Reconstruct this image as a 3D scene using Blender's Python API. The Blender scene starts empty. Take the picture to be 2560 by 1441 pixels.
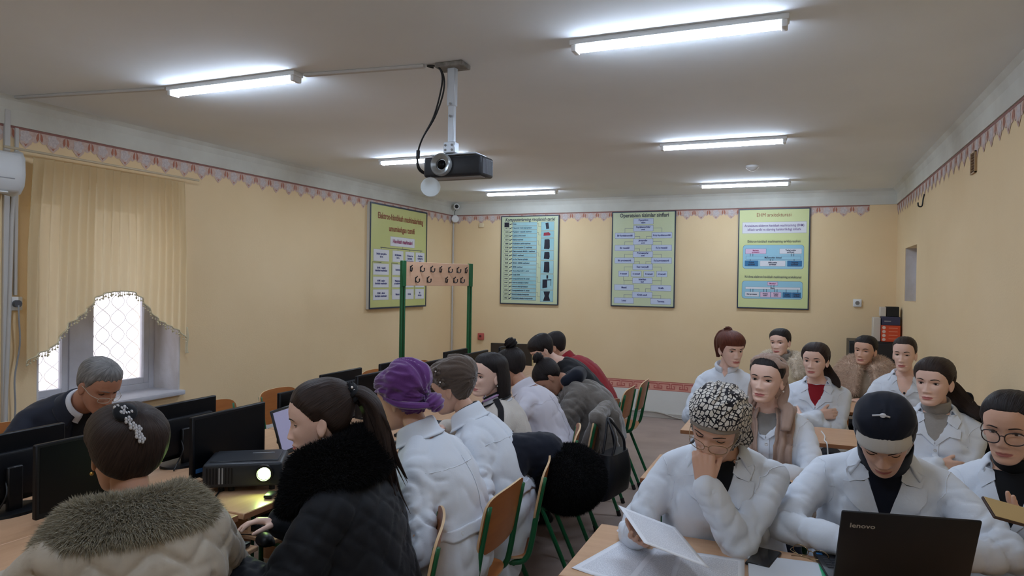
import bpy, bmesh, math, random
import numpy as np
from mathutils import Vector, Matrix, noise
from mathutils.bvhtree import BVHTree

sc = bpy.context.scene
COL = sc.collection
random.seed(7)
RNG = np.random.default_rng(11)
PI = math.pi

# ------------------------------------------------------------------ camera, world, exposure
CAM_H = 1.63
ZC, XL, XR, YB, YF = 2.70, -4.43, 0.947, 8.50, -1.6     # ceiling, left, right, back, wall behind camera
cam = bpy.data.objects.new('camera', bpy.data.cameras.new('camera'))
COL.objects.link(cam)
_r = Vector((0.92303569, 0.38440552, 0.01541126))
_u = Vector((-0.01769956, 0.00241547, 0.99984043))
_w = Vector((-0.38430696, 0.92316118, -0.00903338))
cam.matrix_world = Matrix(((_r.x, _u.x, -_w.x, 0), (_r.y, _u.y, -_w.y, 0), (_r.z, _u.z, -_w.z, CAM_H), (0, 0, 0, 1)))
cam.data.sensor_width = 36.0
cam.data.lens = 36.0 * 1734.6 / 2560.0
cam.data.clip_start = 0.05
sc.camera = cam

world = bpy.data.worlds.new('World'); sc.world = world; world.use_nodes = True
_bg = world.node_tree.nodes['Background']
_bg.inputs['Color'].default_value = (0.93, 0.91, 1.0, 1); _bg.inputs['Strength'].default_value = 2.0
sc.view_settings.view_transform = 'Standard'; sc.view_settings.look = 'None'
sc.view_settings.gamma = 1.0; sc.view_settings.use_curve_mapping = False
sc.view_settings.exposure = 0.24
LAMP_STRENGTH = 66.0
sc.cycles.use_denoising = True
sc.cycles.max_bounces = 8; sc.cycles.diffuse_bounces = 5

# ------------------------------------------------------------------ materials
def lin(c):
    o = []
    for v in c[:3]:
        v = v / 255.0
        o.append(v / 12.92 if v <= 0.04045 else ((v + 0.055) / 1.055) ** 2.4)
    return (o[0], o[1], o[2], 1.0)

MATS = {}
def mat(name, col, rough=0.6, metal=0.0, bump=None, var=None, spec=0.4, emit=None, sheen=0.0, coat=0.0):
    """var=(scale, second colour, contrast) mottles the colour, bump=(scale, strength[, stretch])"""
    if name in MATS: return MATS[name]
    m = bpy.data.materials.new(name); m.use_nodes = True
    nt = m.node_tree; b = nt.nodes['Principled BSDF']
    b.inputs['Base Color'].default_value = lin(col)
    b.inputs['Roughness'].default_value = rough; b.inputs['Metallic'].default_value = metal
    b.inputs['Specular IOR Level'].default_value = spec
    if sheen:
        b.inputs['Sheen Weight'].default_value = sheen; b.inputs['Sheen Roughness'].default_value = 0.4
    if coat: b.inputs['Coat Weight'].default_value = coat
    if emit:
        b.inputs['Emission Color'].default_value = lin(emit[0]); b.inputs['Emission Strength'].default_value = emit[1]
    if var or bump:
        tc = nt.nodes.new('ShaderNodeTexCoord')
    if var:
        n = nt.nodes.new('ShaderNodeTexNoise'); n.inputs['Scale'].default_value = var[0]; n.inputs['Detail'].default_value = 5
        mp = nt.nodes.new('ShaderNodeMapping'); mp.inputs['Scale'].default_value = var[3] if len(var) > 3 else (1, 1, 1)
        nt.links.new(tc.outputs['Object'], mp.inputs['Vector']); nt.links.new(mp.outputs[0], n.inputs['Vector'])
        r = nt.nodes.new('ShaderNodeValToRGB'); w = var[2]
        r.color_ramp.elements[0].position = 0.5 - w; r.color_ramp.elements[1].position = 0.5 + w
        r.color_ramp.elements[0].color = lin(col); r.color_ramp.elements[1].color = lin(var[1])
        nt.links.new(n.outputs['Fac'], r.inputs['Fac']); nt.links.new(r.outputs['Color'], b.inputs['Base Color'])
    if bump:
        n2 = nt.nodes.new('ShaderNodeTexNoise'); n2.inputs['Scale'].default_value = bump[0]; n2.inputs['Detail'].default_value = 4
        mp = nt.nodes.new('ShaderNodeMapping'); mp.inputs['Scale'].default_value = bump[2] if len(bump) > 2 else (1, 1, 1)
        nt.links.new(tc.outputs['Object'], mp.inputs['Vector']); nt.links.new(mp.outputs[0], n2.inputs['Vector'])
        bp = nt.nodes.new('ShaderNodeBump'); bp.inputs['Strength'].default_value = bump[1]; bp.inputs['Distance'].default_value = 0.01
        nt.links.new(n2.outputs['Fac'], bp.inputs['Height']); nt.links.new(bp.outputs[0], b.inputs['Normal'])
    MATS[name] = m
    return m

# ------------------------------------------------------------------ mesh helpers
def rotz(a): return Matrix.Rotation(a, 3, 'Z')

class MB:
    """collects verts and faces, builds ONE mesh object"""
    def __init__(s): s.v = []; s.f = []; s.m = []; s.mi = 0
    def add(s, verts, faces):
        o = len(s.v); s.v.extend([tuple(p) for p in verts]); s.f.extend([tuple(i + o for i in f) for f in faces]); s.m.extend([s.mi] * len(faces))
        return s
    def box(s, c, d, R=None):
        hx, hy, hz = d[0] / 2, d[1] / 2, d[2] / 2
        P = [Vector((x, y, z)) for x in (-hx, hx) for y in (-hy, hy) for z in (-hz, hz)]
        if R is not None: P = [R @ p for p in P]
        c = Vector(c)
        return s.add([p + c for p in P], [(0, 1, 3, 2), (4, 6, 7, 5), (0, 4, 5, 1), (2, 3, 7, 6), (0, 2, 6, 4), (1, 5, 7, 3)])
    def bbox(s, a, b):
        return s.box([(a[i] + b[i]) / 2 for i in range(3)], [abs(b[i] - a[i]) for i in range(3)])
    def rbox(s, c, d, r=0.005, n=2, R=None):
        """box with rounded edges, seen from all sides"""
        bm = bmesh.new(); bmesh.ops.create_cube(bm, size=1)
        for v in bm.verts: v.co = Vector((v.co.x * d[0], v.co.y * d[1], v.co.z * d[2]))
        bmesh.ops.bevel(bm, geom=bm.edges[:], offset=min(r, 0.49 * min(d)), segments=n, affect='EDGES', profile=0.5)
        bm.verts.ensure_lookup_table(); c = Vector(c)
        vs = [(R @ v.co if R is not None else v.co) + c for v in bm.verts]
        fs = [[v.index for v in f.verts] for f in bm.faces]; bm.free()
        return s.add(vs, fs)
    def tube(s, pts, r, n=8, closed=False, caps=True):
        pts = [Vector(p) for p in pts]; N = len(pts); rs = r if hasattr(r, '__len__') else [r] * N
        t0 = (pts[1] - pts[0]).normalized(); ref = Vector((0, 0, 1)) if abs(t0.z) < 0.9 else Vector((1, 0, 0))
        x = t0.cross(ref).normalized(); vs = []
        for i, p in enumerate(pts):
            if closed: t = (pts[(i + 1) % N] - pts[i - 1]).normalized()
            else: t = (pts[min(i + 1, N - 1)] - pts[max(i - 1, 0)]).normalized()
            x = (x - t * x.dot(t)); x = x.normalized() if x.length > 1e-6 else t.orthogonal().normalized()
            y = t.cross(x)
            for k in range(n):
                a = 2 * PI * k / n; vs.append(p + x * (rs[i] * math.cos(a)) + y * (rs[i] * math.sin(a)))
        fs = []
        for i in range(N if closed else N - 1):
            j = (i + 1) % N
            for k in range(n):
                l = (k + 1) % n; fs.append((i * n + k, i * n + l, j * n + l, j * n + k))
        if caps and not closed:
            fs.append(tuple(range(n - 1, -1, -1))); fs.append(tuple((N - 1) * n + k for k in range(n)))
        return s.add(vs, fs)
    def cyl(s, a, b, r, n=16): return s.tube([a, b], r, n)
    def lathe(s, prof, n=24, M=None):
        """prof: list of (radius, z) closed on the axis"""
        vs = []; M = M or Matrix.Identity(4)
        for (r, z) in prof:
            for k in range(n):
                a = 2 * PI * k / n; vs.append(M @ Vector((max(r, 1e-5) * math.cos(a), max(r, 1e-5) * math.sin(a), z)))
        fs = [(i * n + k, i * n + (k + 1) % n, (i + 1) * n + (k + 1) % n, (i + 1) * n + k) for i in range(len(prof) - 1) for k in range(n)]
        fs.append(tuple(range(n - 1, -1, -1))); fs.append(tuple((len(prof) - 1) * n + k for k in range(n)))
        return s.add(vs, fs)
    def sph(s, c, r, seg=14, ring=9, M=None):
        rx, ry, rz = r if hasattr(r, '__len__') else (r, r, r); c = Vector(c); vs = []; fs = []
        vs.append(Vector((0, 0, rz)))
        for i in range(1, ring):
            a = PI * i / ring
            for k in range(seg):
                b = 2 * PI * k / seg; vs.append(Vector((rx * math.sin(a) * math.cos(b), ry * math.sin(a) * math.sin(b), rz * math.cos(a))))
        vs.append(Vector((0, 0, -rz))); L = len(vs) - 1
        for k in range(seg):
            l = (k + 1) % seg; fs.append((0, 1 + k, 1 + l)); fs.append((L, L - seg + l, L - seg + k))
        for i in range(ring - 2):
            for k in range(seg):
                l = (k + 1) % seg; a = 1 + i * seg; fs.append((a + k, a + seg + k, a + seg + l, a + l))
        return s.add([(M @ p if M is not None else p) + c for p in vs], fs)
    def prism(s, poly, t, M=None):
        """poly: 2-D outline in x,z (counter-clockwise seen from -y); front at y=0, back at y=t"""
        M = M or Matrix.Identity(4); n = len(poly)
        vs = [M @ Vector((p[0], 0, p[1])) for p in poly] + [M @ Vector((p[0], t, p[1])) for p in poly]
        fs = [tuple(range(n)), tuple(range(2 * n - 1, n - 1, -1))] + [(i, i + n, (i + 1) % n + n, (i + 1) % n) for i in range(n)]
        return s.add(vs, fs)
    def grid(s, P, close_u=False, close_v=False):
        """P: array (nu, nv, 3)"""
        nu, nv = P.shape[:2]; fs = []
        for i in range(nu if close_u else nu - 1):
            for j in range(nv if close_v else nv - 1):
                i2, j2 = (i + 1) % nu, (j + 1) % nv
                fs.append((i * nv + j, i * nv + j2, i2 * nv + j2, i2 * nv + j))
        return s.add(P.reshape(-1, 3), fs)
    def build(s, name, mats, parent=None, smooth=False, loc=None, rot=None, bevel=0, ang=None):
        me = bpy.data.meshes.new(name); me.from_pydata([tuple(p) for p in s.v], [], s.f)
        if not isinstance(mats, (list, tuple)): mats = [mats]
        for m in mats: me.materials.append(m)
        if any(s.m): me.polygons.foreach_set('material_index', s.m)
        return link(name, me, parent, smooth, loc, rot, bevel, ang)

def link(name, me, parent=None, smooth=False, loc=None, rot=None, bevel=0, ang=None):
    me.update()
    if smooth: me.polygons.foreach_set('use_smooth', [True] * len(me.polygons))
    if ang is not None:
        me.polygons.foreach_set('use_smooth', [True] * len(me.polygons)); me.set_sharp_from_angle(angle=math.radians(ang))
    o = bpy.data.objects.new(name, me); COL.objects.link(o)
    if parent is not None: o.parent = parent
    if loc is not None: o.location = loc
    if rot is not None: o.rotation_euler = (0, 0, rot) if not hasattr(rot, '__len__') else rot
    if bevel:
        b = o.modifiers.new('bevel', 'BEVEL'); b.width = bevel; b.segments = 2; b.limit_method = 'ANGLE'; b.angle_limit = 0.6
    return o

def thing(name, label, cat, loc=(0, 0, 0), rot=0.0, group=None):
    o = bpy.data.objects.new(name, None); COL.objects.link(o); o.empty_display_size = 0.05
    o.location = loc; o.rotation_euler = (0, 0, rot) if not hasattr(rot, '__len__') else rot
    return tag(o, label, cat, group)
def tag(o, label, cat, group=None):
    o['label'] = label; o['category'] = cat
    if group: o['group'] = group
    return o
def struct(o): o['kind'] = 'structure'; return o
def dup(root, loc=None, rot=None, label=None, group=None):
    r = root.copy(); COL.objects.link(r)
    if loc is not None: r.location = loc
    if rot is not None: r.rotation_euler = (0, 0, rot) if not hasattr(rot, '__len__') else rot
    if label: r['label'] = label
    if group: r['group'] = group
    for ch in list(root.children):
        c = ch.copy(); COL.objects.link(c); c.parent = r
        for g in list(ch.children):
            d = g.copy(); COL.objects.link(d); d.parent = c
    return r

def text(name, body, size, m, parent=None, loc=(0, 0, 0), rot=(PI / 2, 0, 0), align='CENTER', sx=1.0, space=1.0, shear=0.0, bold=0.0, extrude=0.0):
    cu = bpy.data.curves.new(name, 'FONT'); cu.body = body; cu.size = size; cu.align_x = align; cu.align_y = 'CENTER'
    cu.space_line = space; cu.shear = shear; cu.offset = bold; cu.extrude = extrude; cu.resolution_u = 2; cu.fill_mode = 'FRONT' if not extrude else 'BOTH'
    cu.materials.append(m)
    o = bpy.data.objects.new(name, cu); COL.objects.link(o); o.location = loc; o.rotation_euler = rot; o.scale = (sx, 1, 1)
    if parent is not None: o.parent = parent
    return o

# vectorised gradient noise
_perm = np.random.default_rng(3).permutation(256); _perm = np.concatenate([_perm, _perm, _perm])
_grad = np.random.default_rng(4).normal(size=(256, 3)); _grad /= np.linalg.norm(_grad, axis=1)[:, None]
def pnoise(P, seed=0.0):
    P = np.asarray(P, float) + seed * 17.31; i = np.floor(P).astype(int); f = P - i; i &= 255
    u = f * f * f * (f * (f * 6 - 15) + 10); out = 0
    for dx in (0, 1):
        for dy in (0, 1):
            for dz in (0, 1):
                h = _perm[_perm[_perm[i[:, 0] + dx] + i[:, 1] + dy] + i[:, 2] + dz]
                g = _grad[h & 255]; d = f - np.array((dx, dy, dz))
                w = np.where(dx, u[:, 0], 1 - u[:, 0]) * np.where(dy, u[:, 1], 1 - u[:, 1]) * np.where(dz, u[:, 2], 1 - u[:, 2])
                out = out + w * np.sum(g * d, axis=1)
    return out * 1.5
def fbm(P, seed=0.0, oct=3):
    a, s, o = 1.0, 0.0, np.asarray(P, float)
    for k in range(oct): s = s + a * pnoise(o, seed + k); a *= 0.5; o = o * 2.03
    return s
def sstep(a, b, x):
    t = np.clip((x - a) / (b - a), 0, 1); return t * t * (3 - 2 * t)
# ------------------------------------------------------------------ room shell
m_wall = mat('wall_paint', (237, 212, 170), 0.85, bump=(90, 0.10), var=(1.3, (230, 203, 158), 0.25))
m_ceil = mat('ceiling_paint', (242, 247, 250), 0.9, bump=(14, 0.12), var=(0.9, (230, 234, 235), 0.3))
m_cove = mat('cornice_paint', (214, 214, 204), 0.8, bump=(18, 0.25), var=(3.0, (196, 194, 184), 0.22))
m_dado = mat('dado_paint', (228, 229, 224), 0.75, bump=(30, 0.1), var=(2.0, (214, 214, 208), 0.25))
m_floor = mat('floor_lino', (172, 154, 145), 0.45, bump=(6, 0.10), var=(3.2, (146, 130, 122), 0.28))
m_white = mat('white_plastic', (226, 228, 228), 0.35)
m_grey = mat('grey_plastic', (150, 152, 155), 0.5)
m_black = mat('black_plastic', (20, 21, 24), 0.4)
m_red = mat('alarm_red', (190, 92, 84), 0.45)
m_winframe = mat('window_frame_paint', (206, 208, 216), 0.5, bump=(40, 0.1), var=(6, (186, 186, 192), 0.25))
m_reveal = mat('reveal_plaster', (222, 220, 224), 0.85, bump=(25, 0.3), var=(5, (186, 178, 170), 0.2, (1, 1, 0.5)))

L_ = YB - YF
fl = MB().bbox((XL - 0.5, YF - 0.2, -0.1), (XR + 0.5, YB + 0.2, 0)).build('floor', m_floor); struct(fl)
ce = MB().bbox((XL - 0.5, YF - 0.2, ZC), (XR + 0.5, YB + 0.2, ZC + 0.15)).build('ceiling', m_ceil); struct(ce)
WT = 0.42
WY0, WY1, WZ0, WZ1 = 2.88, 3.97, 0.745, 2.22
b = MB()
b.bbox((XL - WT, YF - 0.2, 0), (XL, WY0, ZC)); b.bbox((XL - WT, WY1, 0), (XL, YB + 0.2, ZC))
b.bbox((XL - WT, WY0, 0), (XL, WY1, WZ0)); b.bbox((XL - WT, WY0, WZ1), (XL, WY1, ZC))
w_left = struct(b.build('wall_left', m_wall))
b = MB(); NY0, NY1, NZ0, NZ1 = 7.09, 7.83, 1.50, 2.02
b.bbox((XR, YF - 0.2, 0), (XR + 0.3, NY0, ZC)); b.bbox((XR, NY1, 0), (XR + 0.3, YB + 0.2, ZC))
b.bbox((XR, NY0, 0), (XR + 0.3, NY1, NZ0)); b.bbox((XR, NY0, NZ1), (XR + 0.3, NY1, ZC))
b.mi = 1; b.bbox((XR + 0.16, NY0, NZ0), (XR + 0.3, NY1, NZ1)); b.bbox((XR + 0.004, NY1 - 0.006, NZ0), (XR + 0.16, NY1 + 0.001, NZ1))
w_right = struct(b.build('wall_right', [m_wall, m_reveal]))
w_back = struct(MB().bbox((XL, YB, 0), (XR, YB + 0.2, ZC)).build('wall_back', m_wall))
w_front = struct(MB().bbox((XL, YF - 0.2, 0), (XR, YF, ZC)).build('wall_front', m_wall))

# plaster band under the ceiling (slightly hollow cove) on all walls
def cove(name, a, bb, n):
    a, bb, n = Vector(a), Vector(bb), Vector(n); z0 = 2.53
    prof = [(0.0, z0), (0.012, z0), (0.014, z0 + 0.02), (0.016, z0 + 0.10), (0.030, z0 + 0.145), (0.055, ZC), (0.0, ZC)]
    m = MB(); vs = []
    for p in (a, bb):
        for d, z in prof: vs.append(p + n * d + Vector((0, 0, z)))
    k = len(prof); fs = [(i, (i + 1) % k, (i + 1) % k + k, i + k) for i in range(k)] + [tuple(range(k)), tuple(range(2 * k - 1, k - 1, -1))]
    m.add(vs, fs); return struct(m.build(name, m_cove))
cove('trim_1', (XL, YF, 0), (XL, YB, 0), (1, 0, 0)); cove('trim_2', (XL, YB, 0), (XR, YB, 0), (0, -1, 0))
cove('trim_3', (XR, YF, 0), (XR, YB, 0), (-1, 0, 0)); cove('trim_4', (XL, YF, 0), (XR, YF, 0), (0, 1, 0))

# printed paper border with a scalloped lower edge, pasted under the cornice
m_lace = mat('border_lace', (214, 194, 182), 0.8, bump=(200, 0.1), var=(60, (198, 168, 156), 0.2))
m_petal = mat('border_petal', (178, 116, 94), 0.8)
m_bline = mat('border_line', (150, 106, 98), 0.8)
m_lace2 = mat('border_pale', (216, 206, 202), 0.8, var=(80, (190, 178, 178), 0.2))
def frieze(name, M, length, unit=0.168, z0=2.53, drop=0.125):
    """M maps (along, out, z) to the room"""
    m = MB(); n = int(length / unit); unit = length / n
    low = [(0, -0.50), (0.08, -0.62), (0.16, -0.66), (0.25, -0.60), (0.30, -0.74), (0.40, -0.88), (0.5, -1.0), (0.60, -0.88), (0.70, -0.74), (0.75, -0.60), (0.84, -0.66), (0.92, -0.62), (1, -0.50)]
    def strip(pts_top, pts_low, off, mi):
        m.mi = mi; vs = [M @ Vector((x, off, z)) for x, z in pts_top] + [M @ Vector((x, off, z)) for x, z in pts_low]; k = len(pts_top)
        m.add(vs, [(i, i + k, i + k + 1, i + 1) for i in range(k - 1)])
    for i in range(n):
        x0 = i * unit
        strip([(x0 + u * unit, z0) for u, _ in low], [(x0 + u * unit, z0 + v * drop) for u, v in low], 0.0025, 0)
        for sgn in (-1, 1):                                   # pair of petals at each join
            c = x0 + (0.0 if sgn > 0 else unit)
            P = [(c + sgn * unit * a, z0 + drop * v) for a, v in ((0.03, -0.10), (0.10, -0.22), (0.13, -0.40), (0.09, -0.58), (0.025, -0.44))]
            m.mi = 1; m.add([M @ Vector((x, 0.0035, z)) for x, z in P], [tuple(range(5))])
        m.mi = 3; C = (x0 + unit * 0.5, z0 - drop * 0.40)     # pale rosette in the middle
        m.add([M @ Vector((C[0] + unit * 0.2 * math.cos(t) * (1 + 0.18 * math.cos(5 * t)), 0.0035, C[1] + drop * 0.30 * math.sin(t) * (1 + 0.18 * math.cos(5 * t)))) for t in [2 * PI * q / 20 for q in range(20)]], [tuple(range(20))])
        m.mi = 1; P = [(x0 + unit * a, z0 + drop * v) for a, v in ((0.36, -0.70), (0.43, -0.74), (0.5, -0.90), (0.57, -0.74), (0.64, -0.70), (0.5, -0.80))]
        m.add([M @ Vector((x, 0.0035, z)) for x, z in P], [(0, 1, 5), (1, 2, 5), (2, 3, 5), (3, 4, 5)])
        strip([(x0, z0 - 0.001), (x0 + unit, z0 - 0.001)], [(x0, z0 - 0.014), (x0 + unit, z0 - 0.014)], 0.0045, 2)
    return struct(m.build(name, [m_lace, m_petal, m_bline, m_lace2]))
def wm(o, d, n):     # along d from o, out along n
    return Matrix(((d[0], n[0], 0, o[0]), (d[1], n[1], 0, o[1]), (0, 0, 1, 0), (0, 0, 0, 1)))
frieze('trim_5', wm((XL, 0.5), (0, 1), (1, 0)), YB - 0.5)
frieze('trim_6', wm((XL, YB), (1, 0), (0, -1)), XR - XL - 0.27)
frieze('trim_7', wm((XR, 0.5), (0, 1), (-1, 0)), YB - 0.5)

# meander border low on the walls, pale band and skirting below it
m_fret = mat('meander_ground', (226, 168, 150), 0.8, var=(25, (216, 154, 136), 0.2))
m_fret2 = mat('meander_line', (186, 98, 90), 0.8)
def fretband(name, M, length, unit=0.150, z0=0.335, h=0.105):
    m = MB(); m.mi = 0
    def q(u0, v0, u1, v1, x, off, mi):
        m.mi = mi; P = [(x + u0 * unit, v0), (x + u1 * unit, v0), (x + u1 * unit, v1), (x + u0 * unit, v1)]
        m.add([M @ Vector((a, off, z0 + b_ * h)) for a, b_ in P], [(0, 1, 2, 3)])
    n = int(length / unit); unit = length / n
    q(0, 0, n, 1, 0, 0.003, 0); q(0, 0.95, n, 1.02, 0, 0.0045, 1); q(0, -0.02, n, 0.04, 0, 0.0045, 1)
    for i in range(n):
        x = i * unit
        for a in ((0.0, 0.72, 0.40, 0.84), (0.60, 0.72, 1.0, 0.84), (0.40, 0.30, 0.46, 0.84), (0.54, 0.30, 0.60, 0.84), (0.16, 0.18, 0.84, 0.30), (0.16, 0.30, 0.23, 0.55), (0.77, 0.30, 0.84, 0.55), (0.23, 0.46, 0.32, 0.55), (0.68, 0.46, 0.77, 0.55)):
            q(*a, x, 0.0045, 1)
    return struct(m.build(name, [m_fret, m_fret2]))
fretband('trim_8', wm((XL, 0.5), (0, 1), (1, 0)), YB - 0.5)
fretband('trim_9', wm((XL, YB), (1, 0), (0, -1)), XR - XL)
fretband('trim_10', wm((XR, 0.5), (0, 1), (-1, 0)), YB - 0.5)
struct(MB().bbox((XL, YF, 0), (XL + 0.004, YB, 0.335)).build('trim_11', m_dado)); struct(MB().bbox((XL, YB - 0.004, 0), (XR, YB, 0.335)).build('trim_12', m_dado))
struct(MB().bbox((XR - 0.004, YF, 0), (XR, YB, 0.335)).build('trim_13', m_dado))
m_skirt = mat('skirting', (196, 192, 184), 0.6, var=(3, (172, 166, 158), 0.2))
struct(MB().bbox((XL, YB - 0.022, 0), (XR, YB - 0.004, 0.06)).build('baseboard_back', m_skirt, bevel=0.004))
struct(MB().bbox((XL + 0.004, YF, 0), (XL + 0.022, YB - 0.022, 0.06)).build('baseboard_left', m_skirt, bevel=0.004))
struct(MB().bbox((XR - 0.022, YF, 0), (XR - 0.004, YB - 0.022, 0.06)).build('baseboard_right', m_skirt, bevel=0.004))

# ------------------------------------------------------------------ window in the left wall
wx = XL - 0.29                                         # plane of the sashes
win = bpy.data.objects.new('window_1', None); COL.objects.link(win); struct(win)
b = MB()                                               # plastered reveal lining and outer frame
b.bbox((XL - WT, WY1 - 0.012, WZ0), (XL + 0.001, WY1, WZ1)); b.bbox((XL - WT, WY0, WZ0), (XL + 0.001, WY0 + 0.012, WZ1)); b.bbox((XL - WT, WY0, WZ1 - 0.012), (XL + 0.001, WY1, WZ1))
struct(b.build('window_reveal', m_reveal, win))
b = MB(); t = 0.055
b.bbox((wx - 0.03, WY0 + t, WZ0), (wx + 0.03, WY1 - t, WZ0 + t)); b.bbox((wx - 0.03, WY0 + t, WZ1 - t - 0.012), (wx + 0.03, WY1 - t, WZ1 - 0.012))
b.bbox((wx - 0.03, WY0 + 0.012, WZ0), (wx + 0.03, WY0 + t, WZ1 - 0.012)); b.bbox((wx - 0.03, WY1 - t, WZ0), (wx + 0.03, WY1 - 0.012, WZ1 - 0.012))
b.bbox((wx - 0.029, 3.27, WZ0 + 0.001), (wx + 0.035, 3.41, WZ1 - 0.013))
struct(b.build('window_frame', m_winframe, win, bevel=0.004))
m_glass = mat('window_glass', (255, 255, 255), 0.03)
nt = m_glass.node_tree; tr = nt.nodes.new('ShaderNodeBsdfTransparent'); gl = nt.nodes.new('ShaderNodeBsdfGlossy'); mx = nt.nodes.new('ShaderNodeMixShader')
gl.inputs['Roughness'].default_value = 0.03; fr = nt.nodes.new('ShaderNodeFresnel'); fr.inputs['IOR'].default_value = 1.3
nt.links.new(fr.outputs[0], mx.inputs[0]); nt.links.new(tr.outputs[0], mx.inputs[1]); nt.links.new(gl.outputs[0], mx.inputs[2]); nt.links.new(mx.outputs[0], nt.nodes['Material Output'].inputs[0])
for y0, y1 in ((WY0 + t, 3.27), (3.41, WY1 - t)):
    b = MB(); s_ = 0.045; z0, z1 = WZ0 + t, WZ1 - t - 0.012
    b.bbox((wx - 0.018, y0, z0), (wx + 0.024, y0 + s_, z1)); b.bbox((wx - 0.018, y1 - s_, z0), (wx + 0.024, y1, z1)); b.bbox((wx - 0.018, y0 + s_, z0), (wx + 0.024, y1 - s_, z0 + s_)); b.bbox((wx - 0.018, y0 + s_, z1 - s_), (wx + 0.024, y1 - s_, z1))
    sash = struct(b.build('window_sash', m_winframe, win, bevel=0.003))
    struct(MB().bbox((wx - 0.002, y0 + s_ - 0.01, z0 + s_ - 0.01), (wx + 0.002, y1 - s_ + 0.01, z1 - s_ + 0.01)).build('pane', m_glass, sash))
struct(MB().rbox((XL - 0.115, (WY0 + WY1) / 2, WZ0 - 0.008), (0.33, WY1 - WY0 + 0.03, 0.036), 0.008).build('window_sill', m_winframe, win, ang=40))
# wavy wire grille outside the panes
m_grille = mat('grille_wire', (236, 234, 236), 0.5)
gr = MB(); gx = XL - WT - 0.06
for k in range(14):
    yc = 2.66 + k * 0.128
    for sg in (-1, 1):
        pts = []
        for j in range(61):
            z = 0.70 + j * 0.026; ph = (z / 0.26) * 2 * PI
            pts.append((gx + 0.004 * sg, yc + sg * 0.061 * math.cos(ph), z))
        gr.tube(pts, 0.0030, 4, caps=False)
o = gr.build('window_grille', m_grille, smooth=True); tag(o, 'wavy diamond wire grille outside the window behind the curtain', 'grille'); o['kind'] = 'thing'
# pale ground outside, lit by the sky
m_out = mat('snowy_yard', (225, 222, 224), 0.9, var=(0.3, (205, 200, 205), 0.3))
struct(MB().bbox((-14, -8, -0.6), (XL - WT - 0.3, 16, -0.5)).build('ground', m_out))

# ------------------------------------------------------------------ ceiling lamps
m_diff = mat('lamp_diffuser', (240, 246, 255), 0.4, emit=((214, 231, 255), LAMP_STRENGTH))
def lamp(x, y, L, label):
    t = thing('ceiling_lamp', label, 'lamp', (x, y, ZC), 0, 'LED batten lamps on the ceiling')
    b = MB(); b.rbox((0, 0, -0.012), (L + 0.06, 0.075, 0.024), 0.004); b.build('housing', m_white, t, ang=40)
    b = MB(); n = 8; P = np.zeros((2, n + 1, 3))
    for k in range(n + 1):
        a = PI * k / n
        for i, xx in enumerate((-L / 2, L / 2)): P[i, k] = (xx, -0.029 * math.cos(a), -0.0245 - 0.026 * math.sin(a))
    b.grid(P); b.add(P[0], [tuple(range(n + 1))]); b.add(P[1], [tuple(range(n, -1, -1))]); b.add([P[0, 0], P[1, 0], P[1, n], P[0, n]], [(0, 1, 2, 3)])
    b.build('diffuser', m_diff, t, ang=50)
    for sg in (-1, 1): MB().rbox((sg * (L / 2 + 0.012), 0, -0.030), (0.024, 0.066, 0.044), 0.006).build('end_cap', m_white, t, ang=40)
    return t
LW = 0.84
lamp(-0.51, 2.955, LW, 'large bright ceiling lamp batten nearest, on the right of the projector')
lamp(-2.87, 2.895, LW, 'bright ceiling lamp batten between the conduit runs, left of the projector')
lamp(-0.56, 5.335, LW, 'middle ceiling lamp batten of the right-hand row')
lamp(-3.03, 5.26, LW, 'ceiling lamp batten seen partly behind the hanging projector')
lamp(-3.05, 7.56, LW, 'far ceiling lamp batten above the computer history chart')
lamp(-0.56, 7.555, LW, 'far ceiling lamp batten above the rightmost chart')

lamp(-0.55, 0.60, LW, 'ceiling lamp batten over the teacher end on the right, above the camera')
lamp(-3.00, 0.60, LW, 'ceiling lamp batten over the teacher end on the left')

# ------------------------------------------------------------------ small fittings
def conduit(a, b_, w=0.028, d=0.016, name='cable_conduit', label='', n=(0, 0, 1)):
    a, b_ = Vector(a), Vector(b_); t = (b_ - a); L = t.length; t.normalize(); n = Vector(n); s_ = t.cross(n)
    R = Matrix((t, s_, n)).transposed()
    o = MB().rbox((a + b_) / 2, (L, w, d), 0.003, 1, R).build(name, m_cond, ang=40); return tag(o, label, 'conduit')
m_cond = mat('conduit_plastic', (196, 194, 190), 0.5)
conduit((XL + 0.05, 2.71, ZC - 0.008), (-3.33, 2.87, ZC - 0.008), label='white cable conduit on the ceiling from the left wall to the lamp')
conduit((-2.41, 2.93, ZC - 0.008), (-1.74, 3.01, ZC - 0.008), label='white cable conduit on the ceiling from the lamp to the projector mount')
conduit((XL + 0.008, 2.685, 0.05), (XL + 0.008, 2.685, 2.62), 0.034, 0.02, n=(1, 0, 0), label='tall grey conduit down the left wall beside the air conditioner')
conduit((XL + 0.008, 2.742, 1.50), (XL + 0.008, 2.742, 2.52), 0.022, 0.014, n=(1, 0, 0), label='short grey conduit above the wall socket near the curtain')
conduit((XL + 0.02, YB - 0.03, 0.4), (XL + 0.02, YB - 0.03, 2.44), 0.022, 0.014, n=(0, 1, 0), label='thin grey conduit in the far corner behind the coat rack')
t = thing('wall_socket', 'white wall socket with a grey plug beside the curtain', 'socket', (XL + 0.001, 2.735, 1.45))
MB().rbox((0.012, 0, 0), (0.024, 0.085, 0.085), 0.008).build('plate', m_white, t, ang=40)
MB().tube([(0.024, 0, 0), (0.05, 0, 0)], 0.022, 14).build('plug', mat('plug_grey', (82, 84, 90), 0.5), t, ang=40)
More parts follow.
